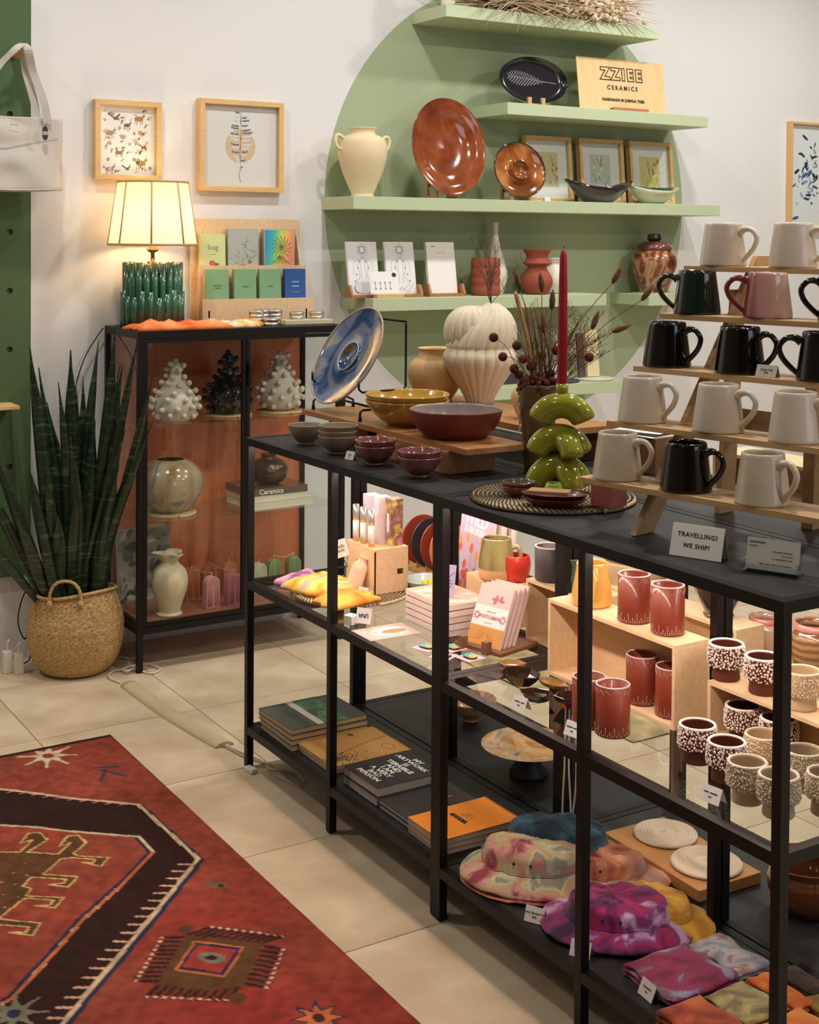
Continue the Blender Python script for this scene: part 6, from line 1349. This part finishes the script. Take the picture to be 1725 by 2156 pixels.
# ============================================================ FLOOR ITEMS
# kilim rug
RX0, RX1, RY0, RY1 = -.405, 1.75, -1.55, -.245
rg = thing('rug', 'red hand-knotted rug with dark brown hexagonal band and small motifs', 'rug', (0, 0, 0))
cx, cy = (RX0+RX1)/2, (RY0+RY1)/2
c = Canvas(RX1-RX0, RY1-RY0, .0042, (146, 62, 50)); sh = lambda L_: [(x-cx, y-cy) for x, y in L_]
Xw, Yw = c.X+cx, c.Y+cy
def nz(X, Y, s, seed):
    r_ = np.random.default_rng(seed); q = r_.random((64, 64)); x, y = (X*s) % 63, (Y*s) % 63; xi, yi = x.astype(int), y.astype(int); fx, fy = x-xi, y-yi
    return q[yi, xi]*(1-fx)*(1-fy)+q[yi, xi+1]*fx*(1-fy)+q[yi+1, xi]*(1-fx)*fy+q[yi+1, xi+1]*fx*fy
n1 = nz(Xw, Yw, 5, 1); n2 = nz(Xw, Yw, 60, 2); n3 = nz(Xw, Yw*.3, 14, 3)
red = np.array([146, 68, 52.])+ (n1-.5)[..., None]*np.array([18, 6, 6])+(n3-.5)[..., None]*np.array([16, 12, 9]); tanr = np.array([140, 84, 58.])
f_ = np.clip((nz(Xw, Yw, 3.2, 9)-.62)*3, 0, 1)[..., None]*.8; hot = np.clip((Xw-.45)*2, 0, 1)[..., None]*np.clip((nz(Xw, Yw, 4, 5)-.35)*2, 0, 1)[..., None]
c.C = red*(1-f_)+tanr*f_; c.C = c.C*(1-hot*.6)+np.array([146, 42, 42.])*hot*.6
DK, CRM, NAV, ORA, BRW, GRY, PNK = (50, 28, 24), (206, 180, 144), (42, 48, 74), (196, 108, 60), (96, 64, 38), (122, 116, 98), (206, 140, 116)
out = [(-.30, -.76), (-.166, -.634), (-.093, -.565), (-.017, -.498), (.076, -.401), (.12, -.354), (.489, -.342), (.57, -.419), (.687, -.529), (.811, -.65), (.91, -.748), (.976, -.809), (1.12, -.94), (1.12, -1.55), (-.30, -1.55)]
inn = [(-.16, -.92), (.058, -.694), (.114, -.624), (.18, -.559), (.274, -.453), (.3, -.421), (.4, -.42), (.52, -.54), (.634, -.672), (.715, -.745), (.857, -.881), (.864, -.906), (.95, -1.0), (.95, -1.55), (-.16, -1.55)]
inside = Canvas(RX1-RX0, RY1-RY0, .0042, (0, 0, 0)); inside.poly(sh(inn), (1, 1, 1)); keep = c.C.copy()
c.line([(x+.011, y+.004) for x, y in sh(out)], .014, NAV); c.poly(sh(out), DK); c.line(sh(out), .011, CRM)
m_ = inside.C[..., 0] > 0; c.C[m_] = keep[m_]; c.line([(x+(-.008), y-.006) for x, y in sh(inn)], .010, NAV); c.line(sh(inn), .010, CRM); c.line(sh(inn[6:]), .009, ORA)
def along(L_, step, d, ln, col, wd, t0=0):
    s = t0
    for (x1, y1), (x2, y2) in zip(L_[:-1], L_[1:]):
        q = math.hypot(x2-x1, y2-y1)
        while s < q: f = s/q; x, y = x1+(x2-x1)*f, y1+(y2-y1)*f; c.line(sh([(x, y), (x+d[0]*ln, y+d[1]*ln)]), wd, col); s += step
        s -= q
along(out[6:13], .036, (-.55, -.83), .034, (206, 160, 132), .0085, .03); along(out[1:6], .036, (.0, -1), .022, PNK, .0045, .01)
hk = [(0.21, -0.734), (0.235, -0.692), (0.184, -0.648), (0.188, -0.679), (0.142, -0.646), (0.152, -0.622), (0.203, -0.617), (0.244, -0.678), (0.293, -0.618), (0.248, -0.572), (0.252, -0.602), (0.207, -0.568), (0.217, -0.544), (0.267, -0.541), (0.308, -0.586), (0.328, -0.58), (0.372, -0.521), (0.407, -0.552), (0.364, -0.582), (0.381, -0.561), (0.366, -0.552), (0.329, -0.593), (0.321, -0.62), (0.377, -0.68), (0.429, -0.614), (0.468, -0.65), (0.434, -0.681), (0.444, -0.652), (0.428, -0.64), (0.376, -0.707), (0.41, -0.735), (0.432, -0.722), (0.46, -0.743), (0.511, -0.672), (0.546, -0.703), (0.516, -0.735), (0.529, -0.708), (0.511, -0.695), (0.468, -0.748), (0.526, -0.817)]
h2 = [(0.532, -0.819), (0.598, -0.75), (0.64, -0.779), (0.6, -0.817), (0.618, -0.788), (0.6, -0.774), (0.558, -0.826)]
body = hk+h2+[(.56, -1.3), (.0, -1.3), (.0, -.9)]
c.poly(sh(body), BRW); c.line(sh(hk), .0055, (206, 172, 112)); c.line(sh(h2), .0055, (206, 172, 112))
for k in range(26): c.ell(*sh([(.30+.011*k % .2+.05*(k % 3), -.70-.012*k)])[0], .003, .003, PNK)
def star(x, y, s, col, core, dk=None):
    x, y = x-cx, y-cy
    def st(q, col):
        P = []
        for k in range(16): a = k*PI/8+.4; r = s*q*(1.25 if k % 2 == 0 else .62); P.append((x+r*math.cos(a), y+r*math.sin(a)*.9))
        c.poly(P, col)
    if dk: st(1.12, dk)
    else:
        for k in range(8): a = k*PI/4+.4; c.line([(x, y), (x+s*math.cos(a)*1.45, y+s*math.sin(a)*1.25)], s*.14, col)
    st(.86, col); c.ell(x, y, s*.3, s*.26, core)
star(-.331, -.456, .062, (206, 186, 152), (146, 62, 50))
for p in ([(-.178, -.374), (-.154, -.316)], [(-.142, -.352), (-.086, -.386)], [(-.15, -.36), (-.077, -.317)]): c.line(sh(p), .010, (56, 66, 92))
c.ell(.63-cx, -.358-cy, .030, .018, (124, 92, 70), .6); c.ell(.64-cx, -.350-cy, .01, .006, (70, 40, 36))
brw = [(.804, -.502), (.922, -.375), (1.049, -.48), (1.03, -.545), (.954, -.624)]
def fringe(a, b, d, n, ln):
    c.poly(sh([a, b, (b[0]+d[0]*ln*.8, b[1]+d[1]*ln*.8), (a[0]+d[0]*ln*.8, a[1]+d[1]*ln*.8)]), (112, 52, 42))
    for k in range(n): f = (k+.5)/n; x, y = a[0]+(b[0]-a[0])*f, a[1]+(b[1]-a[1])*f; c.line(sh([(x, y), (x+d[0]*ln, y+d[1]*ln)]), .0085, (58, 32, 27)); c.ell(x+d[0]*ln*.93-cx, y+d[1]*ln*.93-cy, .0045, .0045, (206, 176, 146))
fringe((.80, -.500), (.925, -.375), (-.05, 1), 10, .056); fringe((.925, -.375), (1.05, -.478), (.75, .62), 9, .05); fringe((.950, -.622), (1.052, -.482), (.6, -.8), 10, .055); fringe((.806, -.506), (.952, -.622), (-.5, -.8), 11, .05)
c.poly(sh(brw), BRW); c.ell(.783-cx, -.492-cy, .018, .016, BRW); c.ell(1.083-cx, -.508-cy, .02, .017, (92, 58, 38))
c.poly(sh([(.836, -.496), (.914, -.414), (1.001, -.499), (.924, -.576)]), ORA); c.poly(sh([(.845, -.496), (.915, -.423), (.992, -.499), (.922, -.567)]), NAV); c.poly(sh([(.854, -.496), (.916, -.434), (.981, -.499), (.921, -.556)]), (160, 60, 54))
c.ell(.918-cx, -.492-cy, .030, .021, GRY, .6); c.ell(.918-cx, -.492-cy, .013, .009, (52, 34, 40), .9)
star(1.225, -.405, .046, ORA, (70, 36, 50), NAV); star(.909, -.893, .05, GRY, NAV)
c.fill(Xw < RX0+.022, (58, 34, 28)); c.fill((Yw > RY1-.006) & (Xw < .2), (88, 40, 34))
c.C *= (.86+.28*n2)[..., None]; c.C = np.clip(c.C, 0, 255)
RUGM = mat('rug_wool', (255, 255, 255), .95, attr='Col', bump=.9, bscale=520, dist=.004, spec=.15)
def zf(X, Y): e = np.minimum(np.minimum(X+c.w/2, c.w/2-X), np.minimum(Y+c.h/2, c.h/2-Y)); return np.clip(e*3, 0, .011)+.0008*nz(X+2, Y+2, 40, 4)*(e > .003)
c.build('pile', rg, T((cx, cy, .001)), RUGM, zf)
# basket and snake plant
BX_, BY_ = -1.085, -.135
BASK = mat('seagrass_basket', (196, 158, 100), .85, ramp=[(.34, (150, 114, 66)), (.5, (188, 152, 100)), (.66, (208, 178, 126))], scale=100, stretch=(1, 1, 3), detail=3)
t = thing('basket', 'round woven seagrass basket with small loop handles holding the snake plant', 'basket', (BX_, BY_, .001))
g = G(); pf = crv([(.0001, .002), (.085, .0), (.115, .01), (.142, .05), (.158, .11), (.16, .165), (.150, .215), (.138, .25), (.130, .272), (.131, .28)], 8); R = []; n = 130
out_ = []
for k, (r, z) in enumerate(pf):
    L_ = []
    for i in range(n):
        a = 2*PI*i/n; zz = z+(.010*math.sin(2*a+1)*(z > .2)); wv = .0026*math.sin(65*a/1.0*.5+PI*(int(z/.0085) % 2))*(z > .01)+.0016*abs(math.sin(PI*z/.0085))
        L_.append(((r+wv)*math.cos(a), (r+wv)*math.sin(a), zz))
    out_.append(L_)
g.rings(out_+[[(p[0]*.95, p[1]*.95, p[2]) for p in out_[-1]], [(p[0]*.93, p[1]*.93, .05) for p in out_[-1]], [(0.0001*math.cos(i), .0001*math.sin(i), .05) for i in range(n)]], 0, True, False); g.build('woven_body', BASK, t)
g = G(); pr = []
g.tube([(.134*math.cos(2*PI*i/60), .134*math.sin(2*PI*i/60), .281+.010*math.sin(4*PI*i/60+1)) for i in range(60)], .006, 8, closed=True); g.build('rim', BASK, t)
for a in (math.radians(-32), math.radians(148)):
    c_, s_ = math.cos(a), math.sin(a); g = G(); P = [(.137*c_-w_*s_, .137*s_+w_*c_, z) for w_, z in ((-.052, .25), (-.05, .30), (-.03, .33), (0, .338), (.03, .33), (.05, .30), (.052, .25))]; g.tube(crv(P, 4), .0055, 8); g.build('handle', BASK, t)
for k in range(4): 
    g = G(); a = math.radians(-32+(0 if k < 2 else 180)); w_ = (-.052, .052)[k % 2]; g.sph((.14*math.cos(a)-w_*math.sin(a), .14*math.sin(a)+w_*math.cos(a), .262), .011, 8, 6, sc=(1, 1, 1.2)); g.build('handle_knot', BASK, t)
sp = thing('snake_plant', 'tall dark green snake plant with upright pointed leaves in the woven basket', 'plant', (BX_, BY_, .05))
g = G(); g.lathe([(.0001, 0), (.10, 0), (.112, .15), (.0001, .16)], 24); g.build('soil', mat('soil', (40, 32, 26), .95, bump=.5, bscale=80), sp)
LEAF = mat('snake_leaf', (34, 62, 38), .42, ramp=[(.36, (12, 26, 18)), (.48, (28, 52, 30)), (.56, (16, 34, 22)), (.66, (66, 92, 60))], scale=9, stretch=(.6, .6, 5), distort=1.6, coat=.2)
rnd = random.Random(17)
def leaf(b, tip, wmax, bend, face, cut=False):
    g = G(); n = 16; B = Vector(b); Tp = Vector(tip); Wd = Vector((math.cos(face), math.sin(face), 0)); v = []; 
    for k in range(n+1):
        f = k/n; p = B.lerp(Tp, f)+Vector(bend)*math.sin(PI*f*.5)**2*(1-f)*2.2
        w_ = wmax*(.55+.6*math.sin(PI*min(f*.95+.08, 1)))*(1 if cut else min(1, (1.02-f)*4.5)); tw = Wd @ Matrix.Rotation(.5*f, 3, 'Z'); nrm = Vector((-tw.y, tw.x, 0))
        v.append([p-tw*w_+nrm*w_*.28, p-tw*w_*.5+nrm*.002, p-nrm*w_*.06, p+tw*w_*.5+nrm*.002, p+tw*w_+nrm*w_*.28, p+tw*w_*.5+nrm*.006, p+nrm*.005, p-tw*w_*.5+nrm*.006])
    g.rings(v, 0, True, True); return g.build('leaf', LEAF, sp)
# tips spread along the wall direction (+y to the right) and height
for (by, ty, tz, dx, w_) in [(-.05, -.165, 1.12, .02, .020), (-.04, -.115, 1.04, -.05, .017), (0, -.02, 1.10, .0, .023), (.01, .02, .98, -.06, .017), (.03, .10, 1.13, -.06, .015), (.05, .145, 1.05, .03, .021), (.04, .185, 1.19, .04, .017), (.05, .21, .92, .05, .018), (-.08, -.30, .82, .02, .019), (-.07, -.33, .70, .05, .018), (-.06, -.19, .73, .1, .018), (-.03, -.14, .70, .12, .019), (-.06, -.24, .58, .12, .018), (.0, -.06, .82, .12, .020), (.03, .06, .86, .02, .019), (.06, .12, .80, -.03, .018), (.02, .03, .74, .1, .018), (-.03, -.09, .92, -.04, .019), (.07, .17, .66, .03, .016), (-.02, -.04, .64, .13, .017), (.06, .08, .62, .1, .018), (-.05, -.10, .56, .12, .017), (.0, .0, .9, -.08, .018), (.04, .05, 1.0, -.08, .016), (-.07, -.12, .62, .1, .016), (.08, .11, .52, .08, .016), (.02, .24, 1.06, .09, .011), (.0, .23, .84, .11, .012), (.03, .27, .98, .02, .012), (.06, .25, .72, .10, .011), (-.08, -.36, .56, .08, .014), (.05, .19, 1.03, .23, .014), (.04, .18, .86, .24, .013), (.06, .15, 1.16, .20, .013), (-.02, -.08, 1.0, .06, .014)]:
    if ty > .14 and dx < .18: ty = rnd.uniform(.10, .142); dx += .05
    leaf((rnd.uniform(-.05, .05), by, .14), (dx, ty, tz-.05), w_*1.12, (rnd.uniform(-.03, .04), rnd.uniform(-.045, .012)*np.sign(ty), 0), PI/2+rnd.uniform(-.5, .5))
leaf((.06, .05, .14), (.10, .095, .72), .030, (0, .0, 0), PI/2, True)
# small plugs and cords at the left
for (x, y, h_, lab) in [(-1.17, -.345, .075, 'white power adapter plug standing on the floor, leftmost'), (-1.14, -.315, .070, 'white power adapter plug on the floor next to the basket')]:
    t = thing('power_adapter', lab, 'adapter', (x, y, 0)); g = G(); g.box(-.016, .016, -.014, .014, 0, h_); g.build('body', mat('white_plastic', (222, 216, 204), .4), t, bev=.003)
    g = G(); g.tube(crv([(0, 0, h_), (0, .0, h_+.02), (.0, .006, h_+.036), (-.02, .0, h_+.02), (-.03, -.01, .05)], 4), .0025, 6); g.build('cable', MATS['white_plastic'], t)
def cord(pts, r, m, lab, name='extension_cord'): g = G(); g.tube(crv(pts, 7), r, 6); return tag(g.build(name, m), lab, 'cord')
cord([(-1.26, .02, 1.16), (-1.26, -.05, 1.05), (-1.26, -.09, .9), (-1.26, -.085, .75), (-1.255, -.13, .6)], .0022, BLACK, 'thin black cord running down the wall behind the plant')
cord([(-1.22, -.24, .30), (-1.2, -.285, .24), (-1.2, -.30, .16), (-1.19, -.28, .10), (-1.19, -.262, .14), (-1.19, -.255, .10), (-1.19, -.262, .03), (-1.2, -.285, .012)], .0024, BLACK, 'black cord curling down the wall left of the basket')
WC = mat('cord_white', (214, 204, 184), .5)
cord([(-.86, -.055, .004), (-.93, -.07, .006), (-.99, -.03, .004), (-.96, .03, .005), (-.90, .07, .004), (-.93, .11, .006), (-1.0, .08, .008), (-.99, .0, .006), (-.94, -.0, .012), (-.99, .06, .014), (-1.06, .08, .006), (-1.13, .03, .006), (-1.16, -.0, .03)], .003, WC, 'white cord tangle on the floor at the cabinet foot')
# floor cable cover
P0, P1 = Vector((-.835, -.035, 0)), Vector((-.165, .015, 0)); d = (P1-P0); L_ = d.length
t = thing('cable_cover', 'long beige floor cable cover running from the cabinet towards the shelving', 'cable cover', tuple(P0), math.atan2(d.y, d.x)+.0)
g = G(); R = []
for k in range(25):
    x = L_*k/24; bow = -.012*math.sin(PI*k/24); R.append([(x, bow+.030*math.cos(a)*1.0, .0005+.014*max(0, math.sin(a))) for a in [PI*i/12 for i in range(13)]]+[(x, bow-.03, .0002), (x, bow+.03, .0002)])
g.rings(R, 0, True, True); g.build('cover', mat('cover_vinyl', (196, 180, 144), .45), t)
cord([(-.18, .015, .006), (-.12, .03, .004), (-.06, .045, .004), (-.0, .06, .004), (.06, .05, .004), (.12, .10, .004), (.2, .09, .004)], .003, WC, 'white cord leaving the cable cover under the shelving leg')
cord([(-.18, .008, .006), (-.11, .02, .004), (-.05, .03, .004), (.02, .055, .004), (.1, .04, .004), (.22, .07, .004)], .0026, mat('beige_cord', (176, 160, 130), .5), 'beige cord beside the white one under the shelving leg')
t = thing('cord_switch', 'small white inline switch on the cord beside the left shelf leg', 'switch', (.045, -.0, .0), .2); g = G(); g.box(-.02, .02, -.011, .011, 0, .014); g.build('body', MATS['white_plastic'], t, bev=.003)
# jute rug seen through the glass
t = thing('jute_rug', 'pale shaggy jute rug on the floor behind the shelving units', 'rug', (0, 0, 0))
c = Canvas(1.1, 1.0, .012, (206, 188, 140)); n_ = nz(c.X+1, c.Y+1, 30, 7); c.C *= (.75+.5*n_)[..., None]; c.C = np.clip(c.C, 0, 255); c.build('pile', t, T((-.12, 1.56, .002)), mat('jute_wool', (255, 255, 255), .95, attr='Col', bump=1, bscale=200, dist=.01), lambda X, Y: .014*np.minimum(1, np.minimum(.55-abs(X), .5-abs(Y))*20)+.004*nz(X+1, Y+1, 45, 3))
# tote bag
CAN = mat('canvas', (206, 200, 190), .95, col2=(194, 188, 178), scale=7, bump=.5, bscale=420)
bg = thing('tote_bag', 'off-white canvas tote bag hanging from the peg on the green panel', 'bag', (-1.165, -.345, 1.645))
g = G(); nx, nz_ = 26, 18; F = []; B = []
def bag(u, v):   # u across, v up
    y = (u-.5)*.37; z = v*.245-.008*math.sin(PI*u)*(1-v); th = (.045*(1-v)+.012)*(1-abs(2*u-1)**6)+.002
    w_ = noise.noise(Vector((u*5, v*4, 1)))*.014*math.sin(PI*u)+.005*math.sin(9*u+6*v); z += .006*noise.noise(Vector((u*4, v, 5)))*v
    return y*(1+.0*v), z, th, w_
for j in range(nz_+1):
    a = []; b = []
    for i in range(nx+1): y, z, th, w_ = bag(i/nx, j/nz_); a.append((th+w_, y, z)); b.append((-th, y, z))
    F.append(a+list(reversed(b)))
g.rings(F, 0, True, True); g.build('body', CAN, bg)
g = G(); g.tube([(bag(i/nx, .0)[2]+bag(i/nx, 0)[3]+.002, bag(i/nx, 0)[0], bag(i/nx, .0)[1]+.004) for i in range(1, nx)], .003, 6); g.build('bottom_piping', CAN, bg)
g = G(); g.strip([(bag(u, .98)[2]+bag(u, .98)[3]+.001, bag(u, .98)[0], bag(u, .98)[1]-.010) for u in [k/20 for k in range(1, 20)]], (0, 0, .012), .002); g.build('top_hem', CAN, bg)
g = G(); g.strip([(bag(u, .55+.35*max(0, u-.45))[2]+bag(u, .55+.35*max(0, u-.45))[3]+.001, bag(u, .5)[0], (.55+.35*max(0, u-.45))*.245) for u in [k/20 for k in range(1, 20)]], (0, 0, .003), .001); g.build('pocket_seam', mat('canvas_seam', (188, 182, 172), .9), bg)
PEG = Vector((.02, .04, .474))
for sgn, ox, w0, w1 in ((1, .020, -.10, .125), (1, -.012, -.085, .10)):
    for y0, nm in ((w0, 0), (w1, 1)):
        P = crv([(ox+.012, y0, .225), (ox+.010, y0*.9, .30), (ox, y0*.55+.01, .40), (ox+.004+.02*(sgn), .04+(y0-.04)*.18, .468), (ox, .046, .492)], 5); g = G(); g.strip(P, (.004, .013, .0), .0022); g.build('strap', CAN, bg)
g = G(); g.tube([(.05, .098, .232), (.056, .103, .20)], .0006, 4); g.tube([(.05, .118, .232), (.056, .112, .20)], .0006, 4); tg = g.build('tag_string', INK, bg)
g = G(); g.poly([(.010*math.cos(a)+.0, .018*math.sin(a)+(.006 if math.sin(a) > 0 else -.006)) for a in [2*PI*k/24 for k in range(24)]], 0, .0015); g.build('hang_tag', mat('tag_black', (40, 36, 34), .5), bg, M=T((.062, .108, .190)) @ WALLM)
g = G(); g.box(-.009, .009, -.006, .006, .0015, .002); g.build('tag_label', mat('tag_grey', (176, 170, 164), .6), bg, M=T((.062, .108, .190)) @ WALLM)
text(bg, '~~~~~', .012, T((.040, .01, .215)) @ WALLM, mat('faint_ink', (176, 168, 166), .8))

# repeats of one kind share a group phrase
GR = dict(bowl='ceramic bowls on the black shelf top', mug='glazed mugs', dotted_cup='white dotted cups', tumbler='red tumblers with zigzag rims', knobbed_vase='knobbed vases in the cabinet', arch_candle='ribbed arch candles in the cabinet', coil_trivet='coiled trivets in the cabinet', booklet='booklets in the plywood rack', round_tin='round metal tins on the cabinet', price_card='white price cards', wooden_crate='birch crates', notebook='stacked notebooks on the bottom shelf', book='books piled in the cabinet', folded_bandana='folded tie-dye bandanas', bucket_hat='tie-dye bucket hats', wall_shelf='green floating shelves', gift_box='stacked shallow pink boxes', perfume_bottle='roll-on perfume bottles', perfume_box='perfume cartons', enamel_pin='enamel pins on pink cards', postcard_pack='postcard packs in the rack', ceramic_disc='ceramic discs in the dowel rack', faceted_dish='faceted dishes', power_adapter='white power adapters', greeting_card='cards on the green shelf', card_holder='wooden card holders on the green shelf', wall_picture='oak framed pictures on the wall', display_board='wooden display boards', notepad='orange notepads', ridged_disc='ridged white discs', dish='small round red dishes', oval_dish='oval red dishes', cup='small cups on the crates', magazine='upright magazines', folded_scarf='tie-dye scarves', loose_card='loose cards', wick_thread='white wick threads', woven_mat='woven seagrass mats', display_card='cards on the lowest green shelf', round_coaster='round stands on the lowest green shelf', glazed_jar='pink rimmed jars', extension_cord='loose cords', serving_plate=None)
for o in list(COL.objects):
    if o.parent is None and 'label' in o and 'group' not in o:
        b_ = o.name.split('.')[0]
        if GR.get(b_): o['group'] = GR[b_]
